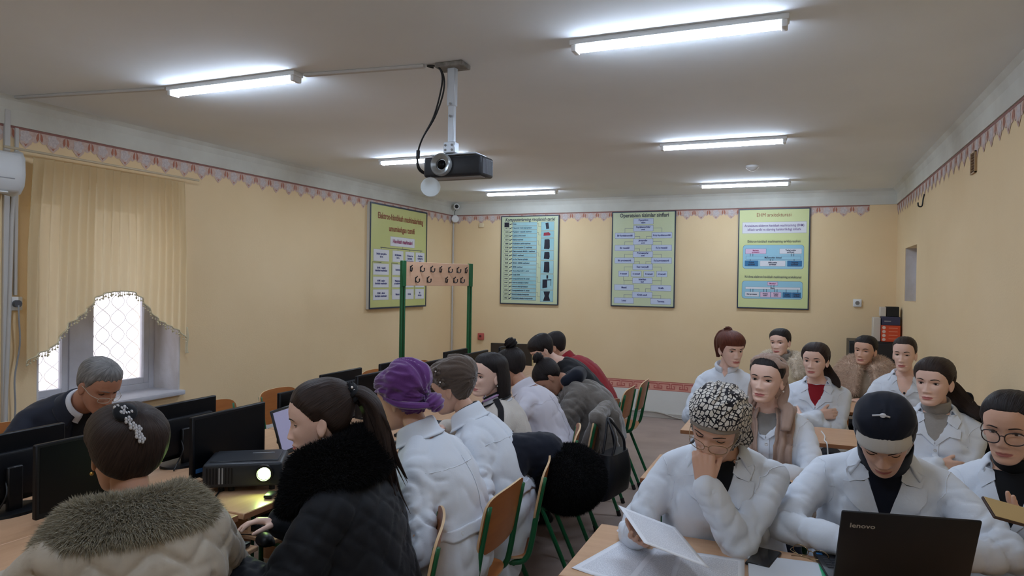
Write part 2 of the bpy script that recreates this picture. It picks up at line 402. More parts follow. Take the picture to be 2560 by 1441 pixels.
pts = [(XL + 0.05, 2.735, 1.44), (XL + 0.055, 2.735, 1.36), (XL + 0.05, 2.745, 1.2), (XL + 0.045, 2.72, 1.0), (XL + 0.04, 2.728, 0.8), (XL + 0.04, 2.71, 0.55), (XL + 0.06, 2.74, 0.30), (XL + 0.2, 2.9, 0.02)]
def smoothpts(p, n=6):
    p = [Vector(q) for q in p]; p = [2 * p[0] - p[1]] + p + [2 * p[-1] - p[-2]]; o = []
    for i in range(1, len(p) - 2):
        for k in range(n):
            t_ = k / n; a, b1, c, d = p[i - 1:i + 3]
            o.append(0.5 * ((2 * b1) + (c - a) * t_ + (2 * a - 5 * b1 + 4 * c - d) * t_ ** 2 + (3 * b1 - a - 3 * c + d) * t_ ** 3))
    return o + [p[-2]]
tag(MB().tube(smoothpts(pts), 0.0055, 6).build('power_cord', m_grey, smooth=True), 'grey power cord hanging from the socket beside the curtain', 'cord')

# air conditioner
m_ac = mat('ac_plastic', (214, 216, 216), 0.3)
t = thing('air_conditioner', 'white wall air conditioner at the edge of the left wall', 'air conditioner', (XL + 0.001, 2.265, 2.10))
prof = [(0, 0.02), (0.10, 0.0), (0.165, 0.012), (0.195, 0.05), (0.205, 0.11), (0.200, 0.20), (0.180, 0.235), (0.15, 0.245), (0, 0.245)]
b = MB(); k = len(prof); vs = [(x, y, z) for y in (-0.40, 0.40) for x, z in prof]
b.add(vs, [(i, i + k, (i + 1) % k + k, (i + 1) % k) for i in range(k)] + [tuple(range(k - 1, -1, -1)), tuple(range(k, 2 * k))])
b.build('casing', m_ac, t, bevel=0.012, ang=40)
MB().rbox((0.200, 0, 0.085), (0.006, 0.70, 0.006), 0.002).build('panel_seam', m_grey, t)
MB().rbox((0.14, 0, 0.006), (0.07, 0.66, 0.008), 0.003).build('louver', m_white, t)
tag(MB().tube(smoothpts([(XL + 0.02, 2.72, 2.12), (XL + 0.02, 2.71, 1.9), (XL + 0.02, 2.70, 1.4), (XL + 0.02, 2.66, 0.06)]), 0.012, 8).build('drain_hose', m_cond, smooth=True), 'pale drain hose running down from the air conditioner', 'hose')

# back wall and right wall fittings
t = thing('fire_alarm_button', 'small red fire alarm box on the back wall right of the coat rack', 'alarm', (-3.976, YB, 0.885))
MB().rbox((0, -0.018, 0), (0.085, 0.036, 0.09), 0.008).build('case', m_red, t, ang=40)
MB().tube([(0, -0.036, 0.005), (0, -0.042, 0.005)], 0.016, 16).build('button', mat('alarm_button', (96, 40, 40), 0.4), t, ang=40)
t = thing('wall_outlet', 'white electrical outlet on the back wall below the rightmost chart', 'outlet', (0.575, YB, 1.455))
MB().rbox((0, -0.012, 0), (0.085, 0.024, 0.085), 0.008).build('plate', m_white, t, ang=40)
MB().tube([(0, -0.024, 0), (0, -0.026, 0)], 0.022, 16).build('opening', mat('outlet_hole', (120, 118, 112), 0.6), t, ang=40)
tag(MB().rbox((-3.99, YB - 0.015, 2.385), (0.07, 0.03, 0.06), 0.006).build('junction_box', mat('junction_cream', (222, 204, 168), 0.6), ang=40), 'small cream junction box under the border near the far corner', 'junction box')
t = thing('round_junction_box', 'round white junction box in the far corner under the camera', 'junction box', (XL + 0.06, YB - 0.06, 2.475), (PI / 2, 0, math.radians(35)))
MB().lathe([(0, -0.02), (0.05, -0.02), (0.052, 0.0), (0.048, 0.025), (0.03, 0.034), (0, 0.036)], 20).build('box', m_white, t, ang=40)
t = thing('security_camera', 'small white security camera with black lens in the ceiling corner', 'camera', (XL + 0.10, YB - 0.10, 2.635), (PI / 2, 0, math.radians(30)))
MB().lathe([(0, -0.06), (0.035, -0.06), (0.042, -0.03), (0.042, 0.03), (0.036, 0.045), (0, 0.045)], 20).build('body', m_white, t, ang=40)
MB().lathe([(0, 0.040), (0.027, 0.042), (0.024, 0.056), (0.010, 0.062), (0, 0.063)], 18).build('lens', m_black, t, ang=40)
tag(MB().tube(smoothpts([(XL + 0.09, YB - 0.09, 2.61), (XL + 0.05, YB - 0.06, 2.56), (XL + 0.06, YB - 0.06, 2.50)]), 0.004, 6).build('camera_cable', m_black, smooth=True), 'short black cable from the security camera to the round box', 'cable')
t = thing('smoke_detector', 'round white smoke detector on the ceiling between the lamps', 'smoke detector', (-0.42, 6.55, ZC))
MB().lathe([(0, 0), (0.055, 0), (0.055, -0.018), (0.04, -0.034), (0.018, -0.048), (0, -0.05)], 20).build('housing', m_white, t, ang=40)
t = thing('vent_grille', 'narrow brown vent grille under the border on the right wall', 'vent', (XR, 4.90, 2.395))
m_vent = mat('vent_brown', (120, 92, 66), 0.6)
b = MB(); b.bbox((-0.012, -0.06, -0.075), (0, -0.05, 0.055)); b.bbox((-0.012, 0.05, -0.075), (0, 0.06, 0.055)); b.bbox((-0.012, -0.06, -0.075), (0, 0.06, -0.068)); b.bbox((-0.012, -0.06, 0.048), (0, 0.06, 0.055)); b.build('frame', mat('vent_tan', (178, 148, 108), 0.6), t)
for k in range(7): MB().box((-0.006, 0, -0.058 + k * 0.0165), (0.010, 0.10, 0.007), Matrix.Rotation(0.5, 3, 'Y')).build('slat', m_vent, t)
t = thing('wall_hook', 'small black hook high on the right wall above the niche', 'hook', (XR, 6.71, 2.35))
MB().tube(smoothpts([(-0.004, 0, 0.07), (-0.012, 0, 0.03), (-0.02, 0, -0.03), (-0.045, 0, -0.03), (-0.05, 0, 0.0)]), 0.006, 6).build('hook', m_black, t, smooth=True)
b = MB().tube(smoothpts([(-2.35, YB - 0.03, 0.075), (-2.0, YB - 0.035, 0.068), (-1.6, YB - 0.03, 0.07), (-1.35, YB - 0.04, 0.02), (-1.2, YB - 0.05, 0.012)]), 0.008, 6)
tag(b.build('floor_cable', mat('cable_dirty_white', (176, 170, 160), 0.6), smooth=True), 'dirty white cable lying along the back wall skirting', 'cable')

# ------------------------------------------------------------------ curtain
m_curt = mat('curtain_sheer', (236, 216, 176), 0.9)
nt = m_curt.node_tree; pb = nt.nodes['Principled BSDF']; tl = nt.nodes.new('ShaderNodeBsdfTranslucent'); tl.inputs['Color'].default_value = lin((236, 220, 180))
tr = nt.nodes.new('ShaderNodeBsdfTransparent'); tr.inputs['Color'].default_value = lin((250, 236, 205)); m1 = nt.nodes.new('ShaderNodeMixShader'); m2 = nt.nodes.new('ShaderNodeMixShader')
m1.inputs[0].default_value = 0.34; m2.inputs[0].default_value = 0.03
nt.links.new(pb.outputs[0], m1.inputs[1]); nt.links.new(tl.outputs[0], m1.inputs[2]); nt.links.new(m1.outputs[0], m2.inputs[1]); nt.links.new(tr.outputs[0], m2.inputs[2]); nt.links.new(m2.outputs[0], nt.nodes['Material Output'].inputs[0])
cx = XL + 0.10; CT = 2.345
t = thing('curtain', 'sheer yellow valance curtain with an arched fringed hem over the window', 'curtain', (cx, 3.32, CT))
arch_y = [2.76, 2.82, 2.84, 2.90, 2.95, 3.02, 3.09, 3.15, 3.20, 3.28, 3.38, 3.47, 3.54, 3.62, 3.69, 3.75, 3.82, 3.88, 3.93]
arch_z = [1.10, 1.14, 1.15, 1.17, 1.22, 1.32, 1.36, 1.42, 1.485, 1.515, 1.525, 1.52, 1.475, 1.38, 1.31, 1.28, 1.245, 1.215, 1.16]
nu, nv = 220, 46; P = np.zeros((nv, nu, 3)); ys = np.linspace(2.76, 3.93, nu)
zb_ = np.interp(ys, arch_y, arch_z); ph = ys * 2 * PI / 0.062
nzv = pnoise(np.stack([ys * 6, ys * 0, ys * 0], 1), 2)
for j in range(nv):
    v = j / (nv - 1); z = CT + (zb_ - CT) * v
    amp = 0.024 * (1 - 0.45 * v); fold = amp * np.sin(ph + 2.0 * nzv + 0.6 * v) + 0.02 * v * pnoise(np.stack([ys * 5, ys * 0 + v * 1.5, ys * 0], 1), 5)
    yy = 3.32 + (ys - 3.32) * (0.94 + 0.06 * min(1, v * 2.2)) + 0.010 * np.cos(ph + 2.0 * nzv) * (1 - v)
    P[j, :, 0] = fold; P[j, :, 1] = yy - 3.32; P[j, :, 2] = z - CT
MB().grid(P).build('cloth', m_curt, t, smooth=True)
b = MB(); hem = P[-1]
m_pom = mat('fringe_yarn', (214, 204, 172), 0.9)
for i in range(0, nu, 2):
    p = Vector(hem[i]); L = 0.014 + 0.016 * random.random()
    b.tube([p, p + Vector((0.002, 0.002 * random.uniform(-1, 1), -L))], 0.0022, 4); b.sph(p + Vector((0.002, 0, -L - 0.005)), 0.0062, 6, 4)
o = b.build('fringe', m_pom, t, smooth=True)
MB().tube([Vector(hem[i]) + Vector((0.003, 0, 0)) for i in range(0, nu, 2)], 0.005, 5).build('hem_braid', m_pom, t, smooth=True)
tag(MB().tube([(cx - 0.01, 2.62, CT + 0.035), (cx - 0.01, 4.05, CT + 0.035)], 0.008, 8).build('curtain_rod', mat('rod_pale', (206, 190, 160), 0.5), smooth=True), 'thin pale curtain rod above the yellow curtain', 'curtain rod')
b = MB(); b.tube(smoothpts([(XL + 0.05, 3.985, 1.24), (XL + 0.055, 3.99, 1.17), (XL + 0.05, 3.985, 1.09), (XL + 0.052, 3.99, 1.04)]), [0.010] * 18 + [0.016], 8)
tag(b.build('tieback', m_pom, smooth=True), 'pale knotted curtain tieback hanging at the right hem', 'tieback')
# ------------------------------------------------------------------ furniture materials
m_wood = mat('desk_beech', (212, 172, 136), 0.32, var=(7, (196, 152, 116), 0.3, (0.35, 5, 5)), bump=(60, 0.04, (0.2, 3, 3)))
m_wood_y = mat('desk_beech_long', (212, 172, 136), 0.32, var=(7, (196, 152, 116), 0.3, (5, 0.35, 5)), bump=(60, 0.04, (3, 0.2, 3)))
m_edge = mat('desk_edge', (150, 100, 66), 0.5)
m_ply = mat('chair_plywood', (178, 112, 58), 0.35, var=(9, (158, 94, 46), 0.3, (0.4, 4, 4)))
m_plyedge = mat('plywood_edge', (214, 182, 142), 0.6)
m_green = mat('green_paint', (24, 96, 58), 0.35, bump=(30, 0.05))
m_foot = mat('rubber_foot', (30, 30, 30), 0.7)

# ------------------------------------------------------------------ school desks
def desk_parts(t, L, D, wood, tray=False):
    """table top L along local x, D along local y, origin on the floor in the middle"""
    MB().rbox((0, 0, 0.737), (L, D, 0.024), 0.003, 1).build('tabletop', wood, t, ang=40)
    MB().rbox((0, -D / 2 - 0.001, 0.737), (L - 0.004, 0.003, 0.022), 0.001, 1).build('edge_band', m_edge, t)
    for sx in (-1, 1):
        for sy in (-1, 1):
            x, y = sx * (L / 2 - 0.10), sy * (D / 2 - 0.06)
            b = MB(); b.tube([(x, y, 0.725), (x, y, 0.012)], 0.0135, 10); b.mi = 1; b.tube([(x, y, 0.03), (x, y, 0.0)], 0.016, 10); b.build('leg', [m_green, m_foot], t, ang=40)
        b = MB(); x = sx * (L / 2 - 0.10); b.tube([(x, -D / 2 + 0.06, 0.13), (x, D / 2 - 0.06, 0.13)], 0.011, 8); b.tube([(x, -D / 2 + 0.06, 0.71), (x, D / 2 - 0.06, 0.71)], 0.011, 8); b.build('side_rail', m_green, t, ang=40)
    MB().tube([(-L / 2 + 0.10, D / 2 - 0.06, 0.66), (L / 2 - 0.10, D / 2 - 0.06, 0.66)], 0.011, 8).build('cross_rail', m_green, t, ang=40)
    if tray:
        MB().rbox((0, -D / 2 + 0.05, 0.652), (L * 0.96, 0.34, 0.016), 0.003, 1).build('keyboard_tray', wood, t, ang=40)
        for sx in (-1, 1): MB().bbox((sx * (L / 2 - 0.05) - 0.008, -D / 2 + 0.02, 0.02), (sx * (L / 2 - 0.05) + 0.008, D / 2 - 0.02, 0.725)).build('side_panel', wood, t)
DX0, DX1 = -0.66, 0.86
DL = ['school desk of the front row with papers, phone and black laptop', 'school desk of the second row with a phone near its edge', 'school desk of the third row behind the scarf woman', 'school desk at the back in front of the fur collar women']
for i, (y0, y1) in enumerate(((1.98, 2.47), (3.13, 3.61), (4.27, 4.75), (5.42, 5.90))):
    t = thing('school_desk', 'beech ' + DL[i], 'desk', ((DX0 + DX1) / 2, (y0 + y1) / 2, 0), 0, 'school desks on the right')
    desk_parts(t, DX1 - DX0, y1 - y0, m_wood)
# computer desks in two rows back to back; local -y is the user side
for i, (y0, y1) in enumerate(((0.80, 1.985), (2.0, 3.19), (3.205, 4.40), (4.415, 5.60), (5.615, 6.80))):
    nm = ['nearest', 'second', 'third', 'fourth', 'farthest'][i]
    t = thing('computer_desk', f'beech computer desk on the women\'s side, {nm} along the aisle', 'desk', (-2.135 - 0.012 * (i % 2 == 0), (y0 + y1) / 2, 0), PI / 2, 'computer desks in the double row')
    desk_parts(t, y1 - y0, 0.47, m_wood, True)
    t = thing('computer_desk', f'beech computer desk on the window side, {nm} in its row', 'desk', (-2.625, (y0 + y1) / 2, 0), -PI / 2, 'computer desks in the double row')
    desk_parts(t, y1 - y0, 0.485, m_wood, True)

# ------------------------------------------------------------------ chairs; local +y is the way the sitter faces
def chair_parts(t):
    W = 0.172
    for s_ in (-1, 1):
        b = MB(); b.tube(smoothpts([(s_ * W, -0.235, 0.80), (s_ * W, -0.205, 0.64), (s_ * W, -0.185, 0.52), (s_ * W, -0.165, 0.455), (s_ * W, -0.12, 0.432), (s_ * W, 0.02, 0.435), (s_ * W, 0.175, 0.442)], 4), 0.0125, 8); b.build('side_frame', m_green, t, smooth=True)
        b = MB(); b.tube([(s_ * W, 0.145, 0.435), (s_ * (W + 0.012), 0.205, 0.02)], 0.0118, 8); b.mi = 1; b.tube([(s_ * (W + 0.012), 0.203, 0.035), (s_ * (W + 0.013), 0.208, 0.0)], 0.015, 8); b.build('leg', [m_green, m_foot], t, ang=40)
        b = MB(); b.tube([(s_ * W, -0.06, 0.43), (s_ * (W + 0.012), -0.235, 0.02)], 0.0118, 8); b.mi = 1; b.tube([(s_ * (W + 0.012), -0.230, 0.035), (s_ * (W + 0.013), -0.242, 0.0)], 0.015, 8); b.build('leg', [m_green, m_foot], t, ang=40)
    b = MB(); b.tube([(-W, 0.10, 0.425), (W, 0.10, 0.425)], 0.010, 8); b.tube([(-W, -0.11, 0.425), (W, -0.11, 0.425)], 0.010, 8); b.build('cross_bar', m_green, t, smooth=True)
    def slab(name, f, nu, nv, th):
        P = np.array([[f(u / (nu - 1) * 2 - 1, v / (nv - 1) * 2 - 1) for v in range(nv)] for u in range(nu)], float)
        Q = np.array([[f(u / (nu - 1) * 2 - 1, v / (nv - 1) * 2 - 1, th) for v in range(nv)] for u in range(nu)], float)
        b = MB(); b.grid(P); b.grid(Q[:, ::-1]); b.mi = 1
        def rim(i): return [P[i[0], i[1]], Q[i[0], i[1]]]
        loop = [(u, 0) for u in range(nu)] + [(nu - 1, v) for v in range(1, nv)] + [(u, nv - 1) for u in range(nu - 2, -1, -1)] + [(0, v) for v in range(nv - 2, 0, -1)]
        vs = []; k = len(loop)
        for l in loop: vs += rim(l)
        b.add(vs, [(2 * i, 2 * i + 1, 2 * ((i + 1) % k) + 1, 2 * ((i + 1) % k)) for i in range(k)])
        return b.build(name, [m_ply, m_plyedge], t, ang=50)
    def rr(u, v, p=6.0):                                          # square -> rounded square
        n = (abs(u) ** p + abs(v) ** p) ** (1 / p); m_ = max(abs(u), abs(v)); return (u * m_ / n, v * m_ / n) if n > 1e-6 else (u, v)
    def seat(u, v, d=0.0):
        u, v = rr(u, v); return (0.19 * u, 0.015 + 0.19 * v, 0.462 - d - 0.012 * (1 - u * u) * (1 - 0.3 * v) - 0.012 * max(0, v - 0.6) / 0.4)
    def back(u, v, d=0.0):
        u, v = rr(u, v); z = 0.715 + 0.112 * v; y = -0.198 - (z - 0.60) * 0.19 - 0.022 * (1 - u * u)
        return (0.192 * u, y - d + 0.014, z + 0.012 * (1 - u * u) * (1 if v > 0 else 0))
    slab('seat', seat, 13, 13, 0.009); slab('backrest', back, 13, 9, 0.009)
chair0 = thing('school_chair', 'plywood chair', 'chair', (0, 0, 0)); chair_parts(chair0)
_used = [False]
def chair(x, y, a, label, group):
    """a: heading of the sitter (angle from +y)"""
    if not _used[0]:
        _used[0] = True; chair0.location = (x, y, 0); chair0.rotation_euler = (0, 0, a); chair0['label'] = label; chair0['group'] = group; return chair0
    return dup(chair0, (x, y, 0), a, label, group)
W_ = PI / 2                                                     # facing -x (towards the window)
GW, GR, GM = 'plywood chairs along the aisle', 'plywood chairs behind the school desks', 'plywood chairs on the window side'

# ------------------------------------------------------------------ computers
m_bez = mat('monitor_bezel', (12, 14, 20), 0.45, spec=0.3)
m_scr = mat('monitor_screen', (5, 7, 11), 0.32, spec=0.2)
m_sticker = mat('sticker_blue', (60, 110, 170), 0.4)
def monitor_parts(t, sticker=False):
    """screen faces local +x, width along y, origin on the desk"""
    W, Hh, zc = 0.440, 0.262, 0.158
    MB().rbox((0, 0, zc), (0.022, W, Hh), 0.004, 1).build('bezel', m_bez, t, ang=40)
    MB().bbox((0.0105, -W / 2 + 0.013, zc - Hh / 2 + 0.020), (0.0118, W / 2 - 0.013, zc + Hh / 2 - 0.012)).build('screen', m_scr, t)
    b = MB(); b.rbox((-0.022, 0, zc - 0.022), (0.030, W * 0.80, Hh * 0.66), 0.010, 2); b.build('rear_housing', m_bez, t, ang=40)
    MB().rbox((-0.046, 0, 0.088), (0.018, 0.055, 0.165), 0.004, 1).build('stand_neck', m_black, t, ang=40)
    b = MB(); n = 28; P = [(0.085 * math.cos(2 * PI * k / n) - 0.03, 0.115 * math.sin(2 * PI * k / n)) for k in range(n)]
    vs = [(x, y, 0.0) for x, y in P] + [(x * 0.97 - 0.001, y * 0.97, 0.010) for x, y in P]; b.add(vs, [(k, (k + 1) % n, (k + 1) % n + n, k + n) for k in range(n)] + [tuple(range(n - 1, -1, -1)), tuple(range(n, 2 * n))]); b.build('stand_base', m_black, t, ang=40)
    MB().rbox((0.0112, W * 0.40, zc - Hh / 2 + 0.009), (0.002, 0.02, 0.004), 0.001, 1).build('power_button', m_grey, t)
    if sticker:
        MB().bbox((0.0117, -W / 2 + 0.018, zc - Hh / 2 + 0.022), (0.0122, -W / 2 + 0.055, zc - Hh / 2 + 0.040)).build('sticker', m_sticker, t)
    MB().tube(smoothpts([(-0.045, 0.03, 0.12), (-0.08, 0.05, 0.08), (-0.075, 0.075, 0.03), (-0.10, 0.12, 0.004)]), 0.0032, 6).build('cable', m_black, t, smooth=True)
Z75 = 0.749
GMON = 'black computer monitors on the double desk row'
MON = [(-2.44, 1.80, 0.0, 'black monitor in front of the fur collar woman at the left'),
       (-2.36, 2.39, 0.02, 'black monitor directly behind the desk projector'),
       (-2.47, 3.05, 0.0, 'black monitor behind the face of the ponytail woman in the black coat'),
       (-2.50, 3.77, 0.0, 'black monitor left of the purple turban'),
       (-2.50, 4.60, 0.0, 'black monitor left of the brown beret'),
       (-2.50, 5.25, 0.0, 'far black monitor beside the coat rack post'),
       (-2.50, 5.95, 0.0, 'farthest black monitor, left of the hair bun')]
for i, (x, y, a, lb) in enumerate(MON):
    t = thing('monitor', lb, 'monitor', (x, y, Z75), a, GMON); monitor_parts(t, i == 1)
BACK = [(-2.72, 1.66, 'black monitor seen from behind in front of the bending man'),
        (-2.70, 2.42, 'black monitor seen from behind, with cables, right of the hair clip'),
        (-2.72, 3.70, 'black monitor seen from behind next to the radiator'),
        (-2.72, 4.35, 'black monitor seen from behind near the turban'),
        (-2.72, 5.30, 'black monitor seen from behind near the beret')]
for x, y, lb in BACK:
    t = thing('monitor', lb, 'monitor', (x, y, Z75), PI + 0.02, GMON); monitor_parts(t)
m_key = mat('keycap', (34, 36, 42), 0.45)
def keyboard(x, y, z, a, label):
    """length along local y, user on the +x side"""
    t = thing('keyboard', label, 'keyboard', (x, y, z), a, 'black keyboards')
    MB().rbox((0, 0, 0.010), (0.145, 0.44, 0.018), 0.006, 2).build('base', m_black, t, ang=40)
    b = MB()
    for r in range(5):
        for c in range(20):
            b.rbox((-0.052 + r * 0.024, -0.199 + c * 0.021, 0.021), (0.019, 0.017, 0.007), 0.002, 1)
    o = b.build('keys', m_key, t); o['kind'] = 'stuff'
    return t
keyboard(-1.86, 1.72, 0.660, 0.12, 'black keyboard on the pull-out tray beside the fur collar woman')
keyboard(-1.90, 2.28, 0.660, -0.05, 'black keyboard on the tray below the glowing desk projector')
keyboard(-2.02, 3.55, Z75, 0.0, 'black keyboard on the desk in front of the beret woman')
keyboard(-2.05, 2.98, Z75, 0.0, 'black keyboard on the desk in front of the turban woman')
def mouse(x, y, z, a, label):
    t = thing('computer_mouse', label, 'mouse', (x, y, z), a)
    b = MB(); nu, nv = 15, 20; P = np.zeros((nu, nv, 3))
    for i in range(nu):
        u = i / (nu - 1) * PI
        for j in range(nv):
            w = 2 * PI * j / nv; l = -math.cos(u); wd = math.sin(u) ** 0.6 * (0.030 - 0.003 * l); h = math.sin(u) ** 0.7 * (0.036 - 0.009 * l)
            zz = math.sin(w); P[i, j] = (0.056 * l, wd * math.cos(w), max(0.0, h * (zz if zz > 0 else 0)))
    b.grid(P, close_v=True); b.build('shell', m_bez, t, smooth=True)
    MB().rbox((0.028, 0, 0.031), (0.018, 0.006, 0.010), 0.003, 2).build('wheel', m_grey, t, ang=40)
    MB().tube(smoothpts([(0.054, 0, 0.006), (0.08, 0.01, 0.004), (0.12, 0.06, 0.004), (0.13, 0.12, 0.004)]), 0.002, 5).build('cable', m_black, t, smooth=True)
mouse(-1.80, 2.00, 0.660, 2.6, 'black computer mouse on the pull-out tray under the desk projector')

# projector standing on the desk
m_pj = mat('projector_black', (36, 40, 46), 0.4, bump=(200, 0.03))
m_glow = mat('projector_lamp', (220, 255, 170), 0.3, emit=((205, 255, 150), 60.0))
t = thing('desk_projector', 'black projector with a glowing green-white lens on the computer desk', 'projector', (-2.155, 2.285, Z75), math.radians(34))
# local -y is the front
MB().rbox((0, 0, 0.072), (0.31, 0.225, 0.098), 0.012, 3).build('body', m_pj, t, ang=40)
MB().rbox((0, 0.01, 0.1225), (0.27, 0.18, 0.006), 0.003, 1).build('top_panel', m_pj, t, ang=40)
for k in range(9): MB().bbox((-0.140 + k * 0.012, -0.1145, 0.04), (-0.135 + k * 0.012, -0.1115, 0.105)).build('vent_slat', m_grey if k in (4, 5) else m_bez, t)
b = MB(); R = Matrix.Rotation(PI / 2, 4, 'X'); b.lathe([(0.034, -0.01), (0.038, 0.006), (0.036, 0.016), (0.028, 0.016), (0.027, 0.006), (0, 0.006)], 24, Matrix.Translation((0.085, -0.112, 0.078)) @ R); b.build('lens_ring', m_black, t, ang=40)
b = MB(); b.lathe([(0.0, 0.007), (0.025, 0.007), (0.020, 0.014), (0.008, 0.017), (0, 0.0175)], 20, Matrix.Translation((0.085, -0.112, 0.078)) @ R); b.build('lens', m_glow, t, smooth=True)
for x, y in ((-0.09, -0.07), (-0.05, -0.07), (0.11, -0.07), (0, 0.09)): MB().cyl((x, y, 0), (x, y, 0.026), 0.012, 10).build('foot', m_foot, t, ang=40)
MB().rbox((0.06, 0.04, 0.1265), (0.09, 0.006, 0.002), 0.0008, 1).build('name_strip', mat('strip_silver', (150, 152, 156), 0.4), t)
tag(MB().tube(smoothpts([(-2.19, 2.17, 0.755), (-2.14, 2.10, 0.756), (-2.11, 2.04, 0.755), (-2.09, 1.99, 0.754), (-2.08, 1.95, 0.754)]), 0.004, 6).build('projector_cable', m_black, smooth=True), 'black cable on the desk in front of the glowing projector', 'cable')
tag(MB().tube(smoothpts([(-2.58, 1.80, 0.755), (-2.48, 1.96, 0.755), (-2.38, 2.02, 0.755), (-2.30, 2.08, 0.756), (-2.27, 2.14, 0.757)]), 0.004, 6).build('monitor_cable', m_black, smooth=True), 'black cable lying between the monitors left of the projector', 'cable')
tag(MB().rbox((-1.955, 2.20, Z75 + 0.009), (0.035, 0.065, 0.016), 0.006, 2, rotz(0.4)).build('remote_control', m_black, ang=40), 'small black object on the desk edge under the projector lens', 'remote')

# small laptop at the left
m_lav = mat('laptop_screen_pale', (150, 148, 172), 0.3, emit=((150, 148, 186), 0.28))
t = thing('laptop', 'open laptop with a pale lavender screen behind the ponytail woman', 'laptop', (-2.20, 2.83, Z75), math.radians(10))
MB().rbox((0, 0, 0.010), (0.23, 0.33, 0.018), 0.004, 1).build('base', mat('laptop_grey', (70, 72, 76), 0.4), t, ang=40)
b = MB()
for r in range(5):
    for c in range(13): b.rbox((-0.07 + r * 0.020, -0.132 + c * 0.022, 0.0195), (0.016, 0.018, 0.003), 0.001, 1)
o = b.build('keys', m_key, t); o['kind'] = 'stuff'
R = Matrix.Rotation(math.radians(-17), 3, 'Y')
MB().rbox(R @ Vector((0, 0, 0.118)) + Vector((-0.115, 0, 0.018)), (0.009, 0.33, 0.225), 0.004, 1, R).build('lid', m_black, t, ang=40)
MB().box(R @ Vector((0.0052, 0, 0.122)) + Vector((-0.115, 0, 0.018)), (0.001, 0.305, 0.19), R).build('screen', m_lav, t)

# laptop seen from behind on the front desk
m_lap = mat('laptop_black', (20, 21, 25), 0.45, bump=(700, 0.05))
t = thing('laptop', 'black laptop seen from behind in front of the navy hijab woman', 'laptop', (0.247, 2.37, Z75), math.radians(11))
MB().rbox((0, 0, 0.012), (0.35, 0.25, 0.020), 0.005, 2).build('base', m_lap, t, ang=40)
b = MB()
for r in range(5):
    for c in range(15): b.rbox((-0.152 + c * 0.0215, 0.075 - r * 0.020, 0.0225), (0.018, 0.016, 0.003), 0.001, 1)
o = b.build('keys', m_key, t); o['kind'] = 'stuff'
MB().rbox((-0.162, 0.098, 0.0225), (0.018, 0.014, 0.001), 0.0004, 1).build('sticker', mat('sticker_cyan', (52, 130, 200), 0.4), t)
R = Matrix.Rotation(math.radians(20), 3, 'X')
hinge = Vector((0, -0.122, 0.016))
MB().rbox(hinge + R @ Vector((0, 0, 0.131)), (0.35, 0.010, 0.258), 0.008, 2, R).build('lid', m_lap, t, ang=40)
MB().box(hinge + R @ Vector((0, 0.0056, 0.13)), (0.32, 0.001, 0.205), R).build('screen', m_scr, t)
text('lettering', 'lenovo', 0.021, mat('logo_silver', (176, 176, 172), 0.35, metal=0.4), t, hinge + R @ Vector((-0.118, -0.0058, 0.216)), (PI / 2 + math.radians(20), 0, 0), bold=0.0004, sx=1.15)
for x in (-0.11, 0.11): MB().cyl((x - 0.02, -0.122, 0.020), (x + 0.02, -0.122, 0.020), 0.007, 10).build('hinge', m_black, t, ang=40)

# ------------------------------------------------------------------ papers and small things on the right desks
m_paper = mat('printed_paper', (232, 234, 240), 0.7)
nt = m_paper.node_tree; pb = nt.nodes['Principled BSDF']
tc = nt.nodes.new('ShaderNodeTexCoord'); sp = nt.nodes.new('ShaderNodeSeparateXYZ'); nt.links.new(tc.outputs['Object'], sp.inputs[0])
def mth(nt, op, a, b_=None):
    n = nt.nodes.new('ShaderNodeMath'); n.operation = op
    for i, v in enumerate((a, b_)):
        if v is None: continue
        if isinstance(v, (int, float)): n.inputs[i].default_value = v
        else: nt.links.new(v, n.inputs[i])
    return n.outputs[0]
ln = mth(nt, 'LESS_THAN', mth(nt, 'FRACT', mth(nt, 'MULTIPLY', sp.outputs[1], 190.0)), 0.45)
nz = nt.nodes.new('ShaderNodeTexNoise'); nz.inputs['Scale'].default_value = 1.0
mp = nt.nodes.new('ShaderNodeMapping'); mp.inputs['Scale'].default_value = (420, 190, 1); nt.links.new(tc.outputs['Object'], mp.inputs[0]); nt.links.new(mp.outputs[0], nz.inputs['Vector'])
wd = mth(nt, 'GREATER_THAN', nz.outputs['Fac'], 0.44)
ins = mth(nt, 'MULTIPLY', mth(nt, 'LESS_THAN', mth(nt, 'ABSOLUTE', sp.outputs[0]), 0.086), mth(nt, 'LESS_THAN', mth(nt, 'ABSOLUTE', sp.outputs[1]), 0.125))
fac = mth(nt, 'MULTIPLY', mth(nt, 'MULTIPLY', ln, wd), ins)
mx = nt.nodes.new('ShaderNodeMix'); mx.data_type = 'RGBA'; mx.inputs[6].default_value = lin((232, 234, 240)); mx.inputs[7].default_value = lin((120, 124, 140))
nt.links.new(mth(nt, 'MULTIPLY', fac, 0.55), mx.inputs[0]); nt.links.new(mx.outputs[2], pb.inputs['Base Color'])
def sheet(loc, rot, label, curl=0.0, name='paper_sheet', w=0.21, h=0.297, lift=0.0, seed=0):
    nu, nv = 13, 17; P = np.zeros((nu, nv, 3))
    for i in range(nu):
        for j in range(nv):
            x = (i / (nu - 1) - 0.5) * w; y = (j / (nv - 1) - 0.5) * h
            P[i, j] = (x, y, curl * (x / w) ** 2 * 0.25 + lift * max(0, y / h) ** 2 + (0.0008 * math.sin(9 * x / w + seed) if not curl else 0))
    b = MB(); b.grid(P); o = b.build(name, m_paper, None, smooth=True, loc=loc, rot=rot)
    s_ = o.modifiers.new('solid', 'SOLIDIFY'); s_.thickness = 0.0006; s_.offset = 0
    return tag(o, label, 'paper', 'printed sheets on the front desk')
